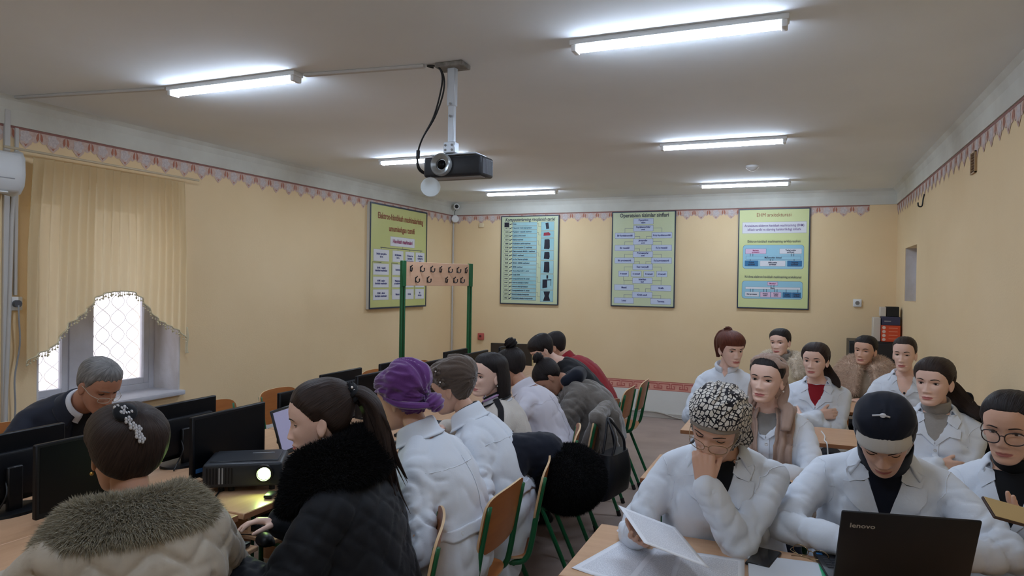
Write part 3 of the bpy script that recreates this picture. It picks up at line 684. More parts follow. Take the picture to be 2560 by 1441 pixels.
sheet((-0.495, 2.155, Z75 + 0.0015), (0, 0, math.radians(-16)), 'printed sheet lying leftmost on the front desk')
sheet((-0.345, 2.15, Z75 + 0.0035), (0, 0, math.radians(-5)), 'printed sheet on the front desk under the one she holds', seed=1)
sheet((-0.245, 2.175, Z75 + 0.0050), (0, 0, math.radians(4)), 'printed sheet lying on the front desk left of the folder', seed=2)
t = thing('folder', 'pale plastic folder with a green spine beside the black laptop', 'folder', (-0.025, 2.235, Z75 + 0.001), math.radians(5))
MB().rbox((0, 0, 0.004), (0.215, 0.30, 0.007), 0.002, 1).build('sleeve', mat('folder_plastic', (214, 220, 228), 0.12, spec=0.6), t, ang=40)
MB().rbox((0.109, 0, 0.0045), (0.012, 0.305, 0.0105), 0.003, 2).build('spine', mat('folder_green', (40, 168, 112), 0.3), t, ang=40)
m_phone = mat('phone_glass', (16, 17, 20), 0.12, spec=0.6)
def phone(loc, rot, label, colr=None, case=None):
    t = thing('phone', label, 'phone', loc, rot)
    MB().rbox((0, 0, 0.0045), (0.075, 0.155, 0.009), 0.004, 2).build('case', case or m_black, t, ang=40)
    MB().rbox((0, 0, 0.0093), (0.069, 0.148, 0.0014), 0.0006, 1).build('screen', colr or m_phone, t, ang=40)
    MB().rbox((0.020, 0.060, -0.0004), (0.022, 0.022, 0.0012), 0.0004, 1).build('camera_window', m_phone, t)
    return t
phone((-0.095, 2.365, Z75 + 0.001), math.radians(-12), 'black phone on the front desk near the propped elbow')
phone((-0.055, 3.53, Z75 + 0.001), math.radians(-84), 'dark phone lying before the beige shawl woman', None, mat('phone_case_red', (92, 50, 50), 0.4))
# folded spectacles on the front desk
m_gold = mat('thin_metal_frame', (150, 128, 96), 0.25, metal=0.8)
m_lens = mat('spectacle_lens', (255, 255, 255), 0.05)
nt = m_lens.node_tree; tr = nt.nodes.new('ShaderNodeBsdfTransparent'); gl = nt.nodes.new('ShaderNodeBsdfGlossy'); mx = nt.nodes.new('ShaderNodeMixShader')
gl.inputs['Roughness'].default_value = 0.05; mx.inputs[0].default_value = 0.07
nt.links.new(tr.outputs[0], mx.inputs[1]); nt.links.new(gl.outputs[0], mx.inputs[2]); nt.links.new(mx.outputs[0], nt.nodes['Material Output'].inputs[0])
t = thing('reading_glasses', 'thin metal reading glasses lying on the front desk beside the laptop', 'glasses', (0.045, 2.435, Z75 + 0.002), math.radians(-25))
for s_ in (-1, 1):
    b = MB(); b.tube([(s_ * 0.033 + 0.025 * math.cos(a), 0, 0.018 + 0.017 * math.sin(a)) for a in [2 * PI * k / 18 for k in range(18)]], 0.0013, 6, closed=True); b.build('rim', m_gold, t, smooth=True)
    b = MB(); b.tube(smoothpts([(s_ * 0.058, 0, 0.022), (s_ * 0.050, -0.03, 0.018), (-s_ * 0.02, -0.035, 0.010), (-s_ * 0.05, -0.03, 0.003)]), 0.0013, 6); b.build('temple', m_gold, t, smooth=True)
MB().tube(smoothpts([(-0.008, 0, 0.021), (0, 0, 0.024), (0.008, 0, 0.021)]), 0.0013, 6).build('bridge', m_gold, t, smooth=True)
tag(MB().tube(smoothpts([(0.13, 4.60, Z75 + 0.004), (0.145, 4.45, Z75 + 0.004), (0.14, 4.33, Z75 + 0.004), (0.15, 4.262, Z75 + 0.003), (0.155, 4.25, Z75 - 0.05), (0.157, 4.25, Z75 - 0.09)]), 0.004, 6).build('white_cable', m_white, smooth=True), 'white cable hanging over the third row desk edge', 'cable')

# ------------------------------------------------------------------ ceiling projector
m_plugg = mat('vent_dark_grey', (84, 86, 92), 0.5)
m_alu = mat('mount_white', (206, 214, 222), 0.3, metal=0.2)
t = thing('ceiling_projector', 'black projector hanging from the ceiling on a white pole', 'projector', (-1.605, 3.05, ZC))
MB().rbox((0, 0, -0.012), (0.15, 0.10, 0.024), 0.004, 1).build('ceiling_plate', mat('plate_grey', (150, 146, 140), 0.6, var=(20, (92, 88, 84), 0.2)), t, ang=40)
MB().rbox((0.0, 0, -0.11), (0.044, 0.034, 0.20), 0.004, 1).build('upper_tube', m_alu, t, ang=40)
MB().rbox((0.0, 0, -0.305), (0.034, 0.026, 0.27), 0.003, 1).build('lower_tube', m_alu, t, ang=40)
b = MB(); b.rbox((0, -0.004, -0.415), (0.062, 0.05, 0.055), 0.004, 1); b.build('swivel_bracket', m_alu, t, ang=40)
for x, z in ((-0.018, -0.405), (0.018, -0.405), (-0.018, -0.428), (0.018, -0.428), (0, -0.26), (0.0, -0.20)): MB().cyl((x, -0.030 if z < -0.3 else -0.0155 - (0.006 if z > -0.205 else 0), z), (x, -0.0325 if z < -0.3 else -0.024, z), 0.006, 8).build('bolt', m_grey, t, ang=40)
MB().rbox((0.018, 0.045, -0.447), (0.25, 0.12, 0.008), 0.003, 1).build('mounting_frame', m_alu, t, ang=40)
b = MB(); b.rbox((0.018, 0.045, -0.508), (0.318, 0.150, 0.10), 0.014, 3); b.build('body', m_pj, t, ang=40)
for k in range(12): MB().bbox((0.1765, -0.012 + k * 0.010, -0.545), (0.1785, -0.007 + k * 0.010, -0.475)).build('vent_slat', m_plugg, t)
R = Matrix.Rotation(PI / 2, 4, 'X'); Mx = Matrix.Translation((-0.035, -0.036, -0.500)) @ R
MB().lathe([(0.050, -0.02), (0.056, -0.004), (0.056, 0.010), (0.050, 0.018), (0.028, 0.006), (0.027, 0.0), (0, 0.0)], 28, Mx).build('lens_ring', mat('lens_ring_silver', (156, 160, 160), 0.3, metal=0.3), t, ang=40)
MB().lathe([(0, 0.0), (0.024, 0.001), (0.018, 0.008), (0, 0.010)], 24, Mx).build('lens', m_scr, t, smooth=True)
MB().rbox((0.018, 0.02, -0.559), (0.29, 0.06, 0.006), 0.002, 1).build('lower_trim', m_grey, t, ang=40)
for o_ in (0, 0.008):
    MB().tube(smoothpts([(-0.10, -0.02 + o_, -0.012), (-0.125, -0.03, -0.006), (-0.06, -0.04, -0.02), (-0.03 - o_, -0.035, -0.07), (-0.035 - 2 * o_, -0.03, -0.15), (-0.085 - o_, -0.02, -0.26), (-0.16, -0.01, -0.36), (-0.19, 0, -0.43), (-0.19 + o_, 0.0, -0.50), (-0.165 + 2 * o_, 0.02, -0.53), (-0.14, 0.04, -0.525)]), 0.0045, 7).build('cable', m_black, t, smooth=True)
MB().tube([(-0.188, 0.0, -0.415), (-0.190, 0.0, -0.455)], 0.010, 10).build('ferrite', m_black, t, ang=40)
t = thing('lens_cap', 'round white lens cap dangling under the ceiling projector', 'lens cap', (-1.70, 3.015, 2.092))
MB().lathe([(0, -0.006), (0.046, -0.006), (0.049, 0), (0.047, 0.006), (0.042, 0.004), (0, 0.004)], 30, Matrix.Rotation(math.radians(27), 4, 'Z') @ Matrix.Rotation(PI / 2, 4, 'X')).build('cap', mat('cap_white', (226, 236, 240), 0.35), t, ang=40)
MB().tube([(0, 0.0, 0.042), (0.002, 0.0, 0.055)], 0.0018, 6).build('cord', m_black, t)

# ------------------------------------------------------------------ coat rack
t = thing('coat_rack', 'green metal coat rack with a beech board of black hooks in the far corner', 'coat rack', (-3.235, 5.915, 0), math.atan2(0.95, 0.21))
LW2 = 0.487
for s_ in (-1, 1):
    for k in (-1, 1): MB().rbox((s_ * LW2 + k * 0.017, 0, 0.90), (0.015, 0.03, 1.80), 0.003, 1).build('post', m_green, t, ang=40)
    MB().rbox((s_ * LW2, -0.004, 1.69), (0.05, 0.035, 0.235), 0.003, 1).build('end_plate', m_green, t, ang=40)
    MB().rbox((s_ * LW2, 0, 0.012), (0.05, 0.42, 0.024), 0.004, 1).build('foot', m_green, t, ang=40)
MB().rbox((0, 0, 1.69), (2 * LW2 - 0.05, 0.018, 0.22), 0.002, 1).build('hook_board', mat('rack_board', (226, 186, 156), 0.45, var=(7, (214, 172, 140), 0.3, (0.4, 5, 5))), t, ang=40)
MB().rbox((0, 0, 0.35), (2 * LW2, 0.02, 0.03), 0.003, 1).build('cross_bar', m_green, t, ang=40)
m_hook = mat('hook_black', (28, 24, 26), 0.4)
for i, (x, z) in enumerate([(-0.40, 1.735), (-0.265, 1.735), (-0.12, 1.735), (0.01, 1.735), (0.14, 1.735), (0.27, 1.735), (0.40, 1.735), (-0.33, 1.635), (-0.17, 1.635), (0.10, 1.635), (0.22, 1.635), (0.33, 1.635)]):
    b = MB(); b.rbox((x, -0.011, z), (0.014, 0.005, 0.05), 0.002, 1)
    sd = (0.018 if i % 3 else -0.012)
    b.tube(smoothpts([(x, -0.012, z - 0.008), (x + sd * 0.4, -0.026, z - 0.024), (x + sd, -0.040, z - 0.016), (x + sd, -0.043, z + 0.004)], 4), 0.0050, 7); b.sph((x + sd, -0.043, z + 0.006), 0.007, 8, 6)
    b.tube(smoothpts([(x, -0.012, z + 0.014), (x, -0.024, z + 0.024), (x + 0.003, -0.034, z + 0.034)], 4), 0.005, 7); b.build('hook', m_hook, t, ang=50)

# ------------------------------------------------------------------ radiator
m_rad = mat('radiator_white', (214, 214, 214), 0.4)
t = thing('radiator', 'white cast iron radiator on the left wall behind the monitors', 'radiator', (XL + 0.09, 5.60, 0))
sec = MB(); sec.rbox((0, 0, 0.37), (0.10, 0.034, 0.46), 0.014, 2); sec.rbox((0, 0, 0.595), (0.115, 0.054, 0.05), 0.018, 2); sec.rbox((0, 0, 0.15), (0.115, 0.054, 0.05), 0.018, 2); sec.rbox((0.045, 0, 0.37), (0.02, 0.05, 0.44), 0.009, 2)
s0 = sec.build('radiator_section', m_rad, t, ang=40)
for k in range(1, 18):
    c = s0.copy(); COL.objects.link(c); c.location = (0, k * 0.06, 0); c.parent = t
MB().cyl((-0.0, -0.25, 0.15), (0.0, 1.25, 0.15), 0.016, 10).build('pipe', m_rad, t, ang=40)
for y in (0.1, 0.9): MB().bbox((-0.088, y - 0.01, 0.10), (0.0, y + 0.01, 0.13)).build('wall_bracket', m_rad, t)
for y in (0.03, 0.99): MB().bbox((-0.01, y - 0.012, 0.0), (0.01, y + 0.012, 0.13)).build('support_foot', m_rad, t)

# ------------------------------------------------------------------ far end: board, cabinet, boxes
m_board = mat('board_olive', (62, 52, 40), 0.5, var=(4, (50, 42, 32), 0.3))
t = thing('display_board', 'dark olive board standing behind the hair bun near the coat rack', 'board', (-2.93, 7.05, 0), math.radians(14))
MB().rbox((0, 0, 0.62), (0.46, 0.03, 0.66), 0.003, 1).build('panel', m_board, t, ang=40)
MB().rbox((0.236, 0, 0.62), (0.012, 0.034, 0.66), 0.002, 1).build('edge_strip', mat('edge_cream', (206, 182, 128), 0.6), t, ang=40)
for x in (-0.18, 0.18): MB().rbox((x, 0, 0.145), (0.03, 0.03, 0.29), 0.003, 1).build('leg', m_green, t, ang=40)
for x in (-0.18, 0.18): MB().rbox((x, 0, 0.012), (0.03, 0.30, 0.024), 0.003, 1).build('foot', m_green, t, ang=40)
m_cab = mat('cabinet_black', (40, 40, 42), 0.45, var=(3, (30, 30, 32), 0.3))
t = thing('storage_cabinet', 'black storage cabinet in the far right corner under the stack of boxes', 'cabinet', (0.70, 8.10, 0))
MB().rbox((0, 0, 0.54), (0.47, 0.42, 1.08), 0.004, 1).build('body', m_cab, t, ang=40)
for sx in (-1, 1):
    d = MB().rbox((sx * 0.117, -0.217, 0.54), (0.228, 0.016, 1.04), 0.003, 1).build('door', m_cab, t, ang=40)
    MB().rbox((sx * 0.025, -0.230, 0.60), (0.012, 0.014, 0.10), 0.003, 1).build('handle', m_grey, d, ang=40)
def carton(c, d, m, label, a=0.0, extra=None):
    t = thing('carton', label, 'box', c, a, 'boxes stacked on the black cabinet'); MB().rbox((0, 0, d[2] / 2), d, 0.003, 1).build('box', m, t, ang=40)
    MB().bbox((-d[0] / 2, -0.02, d[2]), (d[0] / 2, 0.02, d[2] + 0.001)).build('tape', mat('box_tape', (170, 150, 120), 0.4), t)
    return t
zc = 1.082
m_or, m_nv, m_wb = mat('box_orange', (214, 78, 40), 0.5), mat('box_navy', (58, 58, 84), 0.5), mat('box_white', (206, 196, 182), 0.6)
t = carton((0.845, 8.02, zc), (0.17, 0.20, 0.165), m_or, 'orange box with round pale pictures on the black cabinet')
for k in range(4):
    b = MB(); b.lathe([(0, 0), (0.016, 0), (0.016, 0.001), (0, 0.001)], 16, Matrix.Translation((-0.062, -0.1003, 0.022 + k * 0.040)) @ Matrix.Rotation(PI / 2, 4, 'X')); b.build('picture_dot', mat('dot_pale', (226, 200, 186), 0.5), t)
    MB().bbox((-0.02, -0.1008, 0.028 + k * 0.036), (0.06, -0.1003, 0.034 + k * 0.036)).build('print_line', mat('line_pale', (232, 150, 120), 0.5), t)
t = carton((0.845, 8.02, zc + 0.167), (0.165, 0.19, 0.085), m_nv, 'navy box lying on top of the orange box')
MB().bbox((-0.06, -0.0956, 0.035), (0.0, -0.0951, 0.045)).build('print_line', m_grey, t)
carton((0.862, 8.02, zc + 0.254), (0.11, 0.16, 0.10), m_black, 'black box topmost on the stack in the corner')
carton((0.722, 8.04, zc), (0.065, 0.20, 0.24), m_wb, 'pale narrow box standing left of the orange box')
carton((0.776, 8.02, zc + 0.254), (0.05, 0.16, 0.095), m_wb, 'small pale box beside the topmost black box')
# ------------------------------------------------------------------ wall charts (flat print on boards)
m_cf = mat('chart_frame_navy', (44, 54, 72), 0.4)
m_c1 = mat('chart_olive', (208, 208, 142), 0.5, var=(1.4, (190, 194, 120), 0.35))
m_c2 = mat('chart_mint', (196, 208, 178), 0.4, var=(1.2, (206, 214, 170), 0.3))
m_c4 = mat('chart_lime', (214, 218, 160), 0.45, var=(1.6, (200, 210, 142), 0.35))
m_cside = mat('chart_side_white', (206, 204, 196), 0.6)
m_bw = mat('chart_box_white', (220, 220, 224), 0.5)
m_bb = mat('chart_box_blue', (186, 202, 226), 0.5, var=(3, (204, 212, 232), 0.4))
m_bt = mat('chart_box_teal', (132, 186, 192), 0.5, var=(5, (176, 210, 212), 0.4))
m_bp = mat('chart_box_pink', (220, 190, 212), 0.5)
m_bs = mat('chart_panel_sky', (160, 204, 218), 0.5, var=(3, (140, 190, 210), 0.4))
m_bd = mat('chart_box_deep', (52, 116, 158), 0.5)
m_ink = mat('chart_ink', (52, 56, 76), 0.6)
m_ink2 = mat('chart_ink_blue', (74, 76, 130), 0.6)
m_inkr = mat('chart_ink_brown', (150, 84, 60), 0.6)
m_inkm = mat('chart_ink_magenta', (150, 50, 96), 0.6)
m_inkp = mat('chart_ink_purple', (104, 70, 130), 0.6)
m_dark = mat('chart_picture_dark', (34, 34, 46), 0.5)
m_picr = mat('chart_picture_red', (150, 40, 54), 0.5)
class Chart:
    """local x right, z up, front faces -y; (0,0) is the lower left corner, sizes in metres"""
    def __init__(s, label, loc, rot, w, h, face, side, fw=0.012, depth=0.022):
        s.t = thing('wall_chart', label, 'chart', loc, rot, 'educational wall charts'); s.w, s.h, s.y = w, h, -depth
        MB().bbox((0, -depth + 0.002, 0), (w, -0.001, h)).build('backing_board', side, s.t)
        b = MB(); y0, y1 = -depth - 0.004, -depth + 0.003
        b.bbox((0, y0, 0), (w, y1, fw)); b.bbox((0, y0, h - fw), (w, y1, h)); b.bbox((0, y0, fw), (fw, y1, h - fw)); b.bbox((w - fw, y0, fw), (w, y1, h - fw)); b.build('frame', m_cf, s.t)
        MB().bbox((fw * 0.5, -depth, fw * 0.5), (w - fw * 0.5, -depth + 0.003, h - fw * 0.5)).build('printed_face', face, s.t)
        s.groups = {}
    def rect(s, u0, v0, u1, v1, m, r=0.0, off=0.0006, key=None, border=True):
        w, h = s.w, s.h; x0, x1, z0, z1 = u0 * w, u1 * w, v0 * h, v1 * h
        if border:
            s._poly(x0 - 0.0022, z0 - 0.0022, x1 + 0.0022, z1 + 0.0022, r, off, m_ink2 if m is not m_bw else m_grey)
        s._poly(x0, z0, x1, z1, r, off + 0.0005, m)
    def _poly(s, x0, z0, x1, z1, r, off, m):
        b = s.groups.setdefault(m.name, MB()); y = s.y - off
        if r <= 0: P = [(x0, z0), (x1, z0), (x1, z1), (x0, z1)]
        else:
            P = []
            for cx_, cz_, a0 in ((x1 - r, z0 + r, -90), (x1 - r, z1 - r, 0), (x0 + r, z1 - r, 90), (x0 + r, z0 + r, 180)):
                P += [(cx_ + r * math.cos(math.radians(a0 + k * 30)), cz_ + r * math.sin(math.radians(a0 + k * 30))) for k in range(4)]
        b.add([(x, y, z) for x, z in P], [tuple(range(len(P)))])
    def line(s, pts, th=0.003, m=None, off=0.0004):
        for (u0, v0), (u1, v1) in zip(pts, pts[1:]):
            x0, x1, z0, z1 = u0 * s.w, u1 * s.w, v0 * s.h, v1 * s.h
            s._poly(min(x0, x1) - th / 2, min(z0, z1) - th / 2, max(x0, x1) + th / 2, max(z0, z1) + th / 2, 0, off, m or m_ink2)
    def poly(s, pts, m, off=0.002):
        b = s.groups.setdefault(m.name, MB()); b.add([(u * s.w, s.y - off, v * s.h) for u, v in pts], [tuple(range(len(pts)))])
    def txt(s, body, u, v, size, m=None, align='CENTER', sx=1.0, bold=0.0008, name='caption', space=1.0, shear=0.0):
        text(name, body, size, m or m_ink, s.t, (u * s.w, s.y - 0.0024, v * s.h), (PI / 2, 0, 0), align, sx, space, shear, bold)
    def done(s):
        for k, b in s.groups.items():
            o = b.build('printed_shape', MATS[k], s.t); o['kind'] = 'stuff'

# chart on the left wall, tall boxes in four columns
c = Chart('olive wall chart on the left wall, partly behind the coat rack', (XL, 6.45, 1.30), PI / 2, 1.26, 1.19, m_c1, m_cside, 0.018, 0.04)
c.txt('Elektron-hisoblash mashinalarining', 0.52, 0.885, 0.098, m_inkr, sx=0.74, bold=0.0022, name='title'); c.txt('umumlashgan tasnifi', 0.53, 0.775, 0.094, m_inkr, sx=0.76, bold=0.0022, name='title')
c.rect(0.33, 0.61, 0.76, 0.70, m_bw); c.txt('Hisoblash mashinalari', 0.545, 0.655, 0.062, m_inkm, sx=0.82, bold=0.0022)
c.line([(0.17, 0.585), (0.91, 0.585)], 0.007, m_ink); c.line([(0.545, 0.585), (0.545, 0.61)], 0.006, m_ink)
cols = [(0.06, 0.31), (0.37, 0.555), (0.595, 0.755), (0.785, 0.955)]
heads = ['Ishlash tamoyiliga\nko\'ra', 'Bo\'lishuviga\nko\'ra', 'O\'lchami va\nhisoblash\nimkoniyatlariga\nko\'ra', 'Ajratilgan\nvazifalariga\nko\'ra']
hb = [0.455, 0.455, 0.40, 0.44]
for (u0, u1), tx, vb in zip(cols, heads, hb):
    c.line([((u0 + u1) / 2, 0.565), ((u0 + u1) / 2, 0.585)], 0.006, m_ink); c.rect(u0, vb, u1, 0.565, m_bw); c.txt(tx, (u0 + u1) / 2, (vb + 0.565) / 2, 0.032, m_ink2, bold=0.0012, sx=0.92)
rows = [(0.325, 0.43, ['RHM - raqamli\nhisoblash mashinalari', 'Universal', 'Super', 'Katta']), (0.205, 0.305, ['AHM - analog\nhisoblash mashinalari', 'Muammoli\nyo\'naltirilgan', 'Katta', 'Server']), (0.085, 0.185, ['GHM - gibrid\nhisoblash mashinalari', 'Maxsus', 'Kichik', 'Ish\nstansiya'])]
for v0, v1, tx in rows:
    for (u0, u1), t_ in zip(cols, tx): c.rect(u0, v0, u1, v1, m_bw); c.txt(t_, (u0 + u1) / 2, (v0 + v1) / 2, 0.031, m_ink2, bold=0.0012, sx=0.92)
for u0, u1 in cols: c.line([(u0 - 0.015, 0.13), (u0 - 0.015, 0.442), ((u0 + u1) / 2, 0.442)], 0.006, m_ink)
c.done()

# history chart
c = Chart('pale wall chart with a numbered list and seven small pictures', (-3.70, YB, 1.335), 0, 0.815, 1.165, m_c2, m_cf)
c.txt('Kompyuterlarning rivojlanish tarixi', 0.50, 0.955, 0.062, m_ink, sx=0.80, shear=0.25, name='title', bold=0.0012)
names = ['Abak', 'Neperning hisob tayoqchalari', 'Paskalning mexanik mashinasi', 'Leybnis arifmometri', 'Bebbij mashinasi', 'Xolleritning perfo-mashinasi', 'Konrad Suzening Z1 mashinasi', 'Elektromexanik MARK-1 mashinasi', 'ENIAC mashinasi', 'Jon fon Neyman prinsipi', 'EDSAC, MESM mashinalari', 'BESM mashinasi', 'Yarimo\'tkazgichli II - avlod', 'Kichik EHM', 'Kompyuterlarning III avlodi', 'Integral sxemalar III avlod', 'Birinchi mikroprotsessor', 'Kompyuterlarning IV avlodi', 'Birinchi shaxsiy kompyuter', 'Zamonaviy shaxsiy kompyuterlar']
years = ['3000', '1617', '1642', '1673', '1834', '1888', '1938', '1943', '1946', '1945', '1949', '1952', '1955', '1959', '1964', '1967', '1971', '1975', '1977', '1981']
n = 20
for i in range(n):
    v1 = 0.925 - i * 0.0442; v0 = v1 - 0.036
    c.rect(0.055, v0, 0.150, v1, m_c2, 0.010); c.rect(0.205, v0, 0.625, v1, m_bt, 0)
    c.line([(0.150, (v0 + v1) / 2 - 0.008), (0.178, (v0 + v1) / 2), (0.205, (v0 + v1) / 2 + 0.006)], 0.0022, m_ink)
    c.txt(names[i], 0.215, (v0 + v1) / 2, 0.0255, m_ink, 'LEFT', bold=0.0008, sx=0.86); c.txt(years[i], 0.1025, (v0 + v1) / 2, 0.026, m_ink, bold=0.0010)
c.rect(0.062, 0.875, 0.142, 0.925, m_dark, 0, 0.002, border=False)
pv = [0.93, 0.825, 0.745, 0.605, 0.495, 0.345, 0.165, 0.03]
for k in range(7):
    c.rect(0.70, pv[k + 1] + 0.006, 0.915, pv[k] - 0.004, m_bt, 0); a, b_ = pv[k + 1], pv[k]; h_ = b_ - a
    if k == 1: c.poly([(0.74, a + 0.025), (0.85, a + 0.03), (0.86, a + 0.045), (0.83, b_ - 0.015), (0.745, b_ - 0.02)], m_picr)
    elif k == 0: c.poly([(0.785, a + 0.02), (0.835, a + 0.025), (0.82, b_ - 0.012), (0.77, b_ - 0.018)], m_dark)
    elif k == 5:
        c.poly([(0.735, a + 0.02), (0.815, a + 0.03), (0.815, a + 0.11), (0.735, a + 0.105)], m_dark); c.poly([(0.735, a + 0.106), (0.885, a + 0.112), (0.885, a + 0.122), (0.735, a + 0.118)], m_dark); c.poly([(0.80, a + 0.128), (0.83, a + 0.128), (0.83, b_ - 0.014), (0.80, b_ - 0.014)], m_dark); c.poly([(0.875, a + 0.05), (0.882, a + 0.05), (0.882, a + 0.112), (0.875, a + 0.112)], m_dark)
    elif k == 6: c.poly([(0.75, a + 0.015), (0.87, a + 0.018), (0.845, a + 0.07), (0.865, b_ - 0.012), (0.755, b_ - 0.014), (0.775, a + 0.07)], m_dark)
    else: c.poly([(0.75, a + 0.02), (0.84, a + 0.016), (0.85, a + 0.04), (0.845, b_ - 0.02), (0.83, b_ - 0.012), (0.76, b_ - 0.015), (0.755, a + 0.05)], m_dark)
    c.line([(0.625, a + h_ * 0.8), (0.655, a + h_ * 0.8), (0.655, a + h_ * 0.45), (0.70, a + h_ * 0.45)], 0.0022, m_ink)
c.done()

# classes of operating systems
c = Chart('pale wall chart with a branching diagram of blue boxes', (-2.19, YB, 1.345), 0, 0.785, 1.175, m_c2, m_cf)
c.txt('Operatsion tizimlar sinflari', 0.51, 0.957, 0.070, m_ink, sx=0.80, name='title', bold=0.0012)
def bx(u, v, tx, w=0.31, h=0.058, sz=0.030): c.rect(u - w / 2, v - h / 2, u + w / 2, v + h / 2, m_bb, 0.006); c.txt(tx, u, v, sz, m_ink2, bold=0.0010, sx=0.88)
bx(0.50, 0.895, 'Operatsion\ntizim'); bx(0.50, 0.822, 'Foydalanuvchilar\nsoni'); bx(0.21, 0.747, 'Bir foydalanuvchili'); bx(0.79, 0.747, 'Ko\'p foydalanuvchili')
bx(0.50, 0.682, 'Jarayonlar\nsoni'); bx(0.21, 0.617, 'Bir masalali'); bx(0.79, 0.617, 'Ko\'p masalali'); bx(0.50, 0.550, 'Protsessorlar\nsoni'); bx(0.21, 0.485, 'Bir protsessorli'); bx(0.79, 0.485, 'Ko\'p protsessorli')
bx(0.50, 0.418, 'Razr razryadli'); bx(0.20, 0.345, '8 razryadli', 0.16, 0.056, 0.022); bx(0.40, 0.345, '16 razryadli', 0.16, 0.056, 0.022); bx(0.60, 0.345, '32 razryadli', 0.16, 0.056, 0.022); bx(0.80, 0.345, '64 razryadli', 0.16, 0.056, 0.022)
bx(0.50, 0.275, 'Interfeys\nturi'); bx(0.21, 0.200, 'Matnli'); bx(0.79, 0.200, 'Grafik'); bx(0.50, 0.125, 'Kirish usuli'); bx(0.21, 0.062, 'Lokal'); bx(0.79, 0.062, 'Tarmoq')
for v, l in ((0.822, 0.747), (0.682, 0.617), (0.550, 0.485), (0.418, 0.345), (0.275, 0.200), (0.125, 0.062)):
    for sg in (-1, 1): c.line([(0.5 + sg * 0.155, v), (0.5 + sg * 0.29, v), (0.5 + sg * 0.29, l + 0.03)], 0.003)
for v, l in ((0.747, 0.682), (0.617, 0.550), (0.485, 0.418), (0.200, 0.125)):
    for sg in (-1, 1): c.line([(0.5 + sg * 0.135, v - 0.01), (0.5 + sg * 0.05, v - 0.01), (0.5 + sg * 0.05, l + 0.03)], 0.003)
c.line([(0.20, 0.317), (0.20, 0.275), (0.345, 0.275)], 0.003); c.line([(0.80, 0.317), (0.80, 0.275), (0.655, 0.275)], 0.003)
c.done()

# architecture chart
c = Chart('lime wall chart with two sky blue panels, the rightmost', (-0.685, YB, 1.365), 0, 0.77, 1.15, m_c4, m_cf)
c.txt('EHM arxitekturasi', 0.50, 0.935, 0.062, m_inkr, sx=0.82, name='title', bold=0.0)
c.rect(0.06, 0.755, 0.95, 0.865, m_bw); c.txt('Arxitektura-elektron-hisoblash mashinasining (EHM)\nishlash tartibi va ularning hamkorlikdagi ishlashi', 0.505, 0.81, 0.042, m_inkp, sx=0.72, bold=0.0003, space=1.05)
c.txt('Elektron-hisoblash mashinasining tarkibiy tuzilishi', 0.505, 0.672, 0.040, m_ink, sx=0.72, bold=0.0003); c.txt('Ko\'chma elektron-hisoblash mashinasining arxitekturasi', 0.50, 0.318, 0.040, m_ink, sx=0.68, bold=0.0004)
c.rect(0.075, 0.40, 0.92, 0.635, m_bs, 0.03); c.rect(0.07, 0.10, 0.91, 0.275, m_bs, 0.03)
def b4(u0, v0, u1, v1, m, tx, sz=0.026, k=m_ink): c.rect(u0, v0, u1, v1, m, 0.004, 0.0016); c.groups; text('caption', tx, sz, k, c.t, ((u0 + u1) / 2 * c.w, c.y - 0.0034, (v0 + v1) / 2 * c.h), (PI / 2, 0, 0), 'CENTER', 0.85, 0.9, 0, 0.0009)
b4(0.11, 0.55, 0.40, 0.598, m_bp, 'Markaziy\nprotsessor', 0.022, m_inkm); b4(0.59, 0.55, 0.89, 0.598, m_bw, 'Tashqi xotira\nqurilmasi', 0.024); b4(0.12, 0.495, 0.88, 0.525, m_bs, 'Ma\'lumotlar shinasi', 0.028)
b4(0.105, 0.425, 0.29, 0.478, m_bd, 'Kiritish\nqurilmasi', 0.024); b4(0.32, 0.425, 0.67, 0.478, m_bw, 'Ichki xotira\nqurilmasi', 0.024); b4(0.70, 0.425, 0.895, 0.478, m_bd, 'Chiqarish\nqurilmasi', 0.024)
b4(0.43, 0.235, 0.57, 0.268, m_bp, 'Monitor', 0.024, m_inkm); b4(0.12, 0.195, 0.88, 0.215, m_bw, 'Shina', 0.026); b4(0.115, 0.12, 0.31, 0.165, m_bw, 'Mikroprotsessor', 0.020); b4(0.33, 0.115, 0.47, 0.165, m_bp, 'Doimiy\nxotira', 0.022); b4(0.48, 0.115, 0.62, 0.165, m_bp, 'Tezkor\nxotira', 0.022); b4(0.645, 0.115, 0.765, 0.165, m_bd, 'Kiritish\nqurilmasi', 0.020); b4(0.775, 0.115, 0.89, 0.165, m_bd, 'Chiqarish\nqurilmasi', 0.020)
for u in (0.18, 0.215, 0.75, 0.785): c.line([(u, 0.525), (u, 0.55)], 0.005, m_ink, 0.0024)
for u in (0.18, 0.46, 0.50, 0.79): c.line([(u, 0.478), (u, 0.495)], 0.005, m_ink, 0.0024)
for u in (0.48, 0.52): c.line([(u, 0.215), (u, 0.235)], 0.005, m_ink, 0.0024)
for u in (0.19, 0.225, 0.38, 0.415, 0.53, 0.565, 0.69, 0.85): c.line([(u, 0.167), (u, 0.195)], 0.005, m_ink, 0.0024)
c.done()
# ------------------------------------------------------------------ people: heads
def cr(ctrl, n):
    """Catmull-Rom through rows of ctrl with n steps per span"""
    c = np.asarray(ctrl, float); c = np.vstack([2 * c[0] - c[1], c, 2 * c[-1] - c[-2]]); out = []
    for i in range(1, len(c) - 2):
        t = np.arange(n)[:, None] / n; a, b, d, e = c[i - 1], c[i], c[i + 1], c[i + 2]
        out.append(0.5 * (2 * b + (d - a) * t + (2 * a - 5 * b + 4 * d - e) * t ** 2 + (3 * b - a - 3 * d + e) * t ** 3))
    out.append(c[-2][None]); return np.vstack(out)
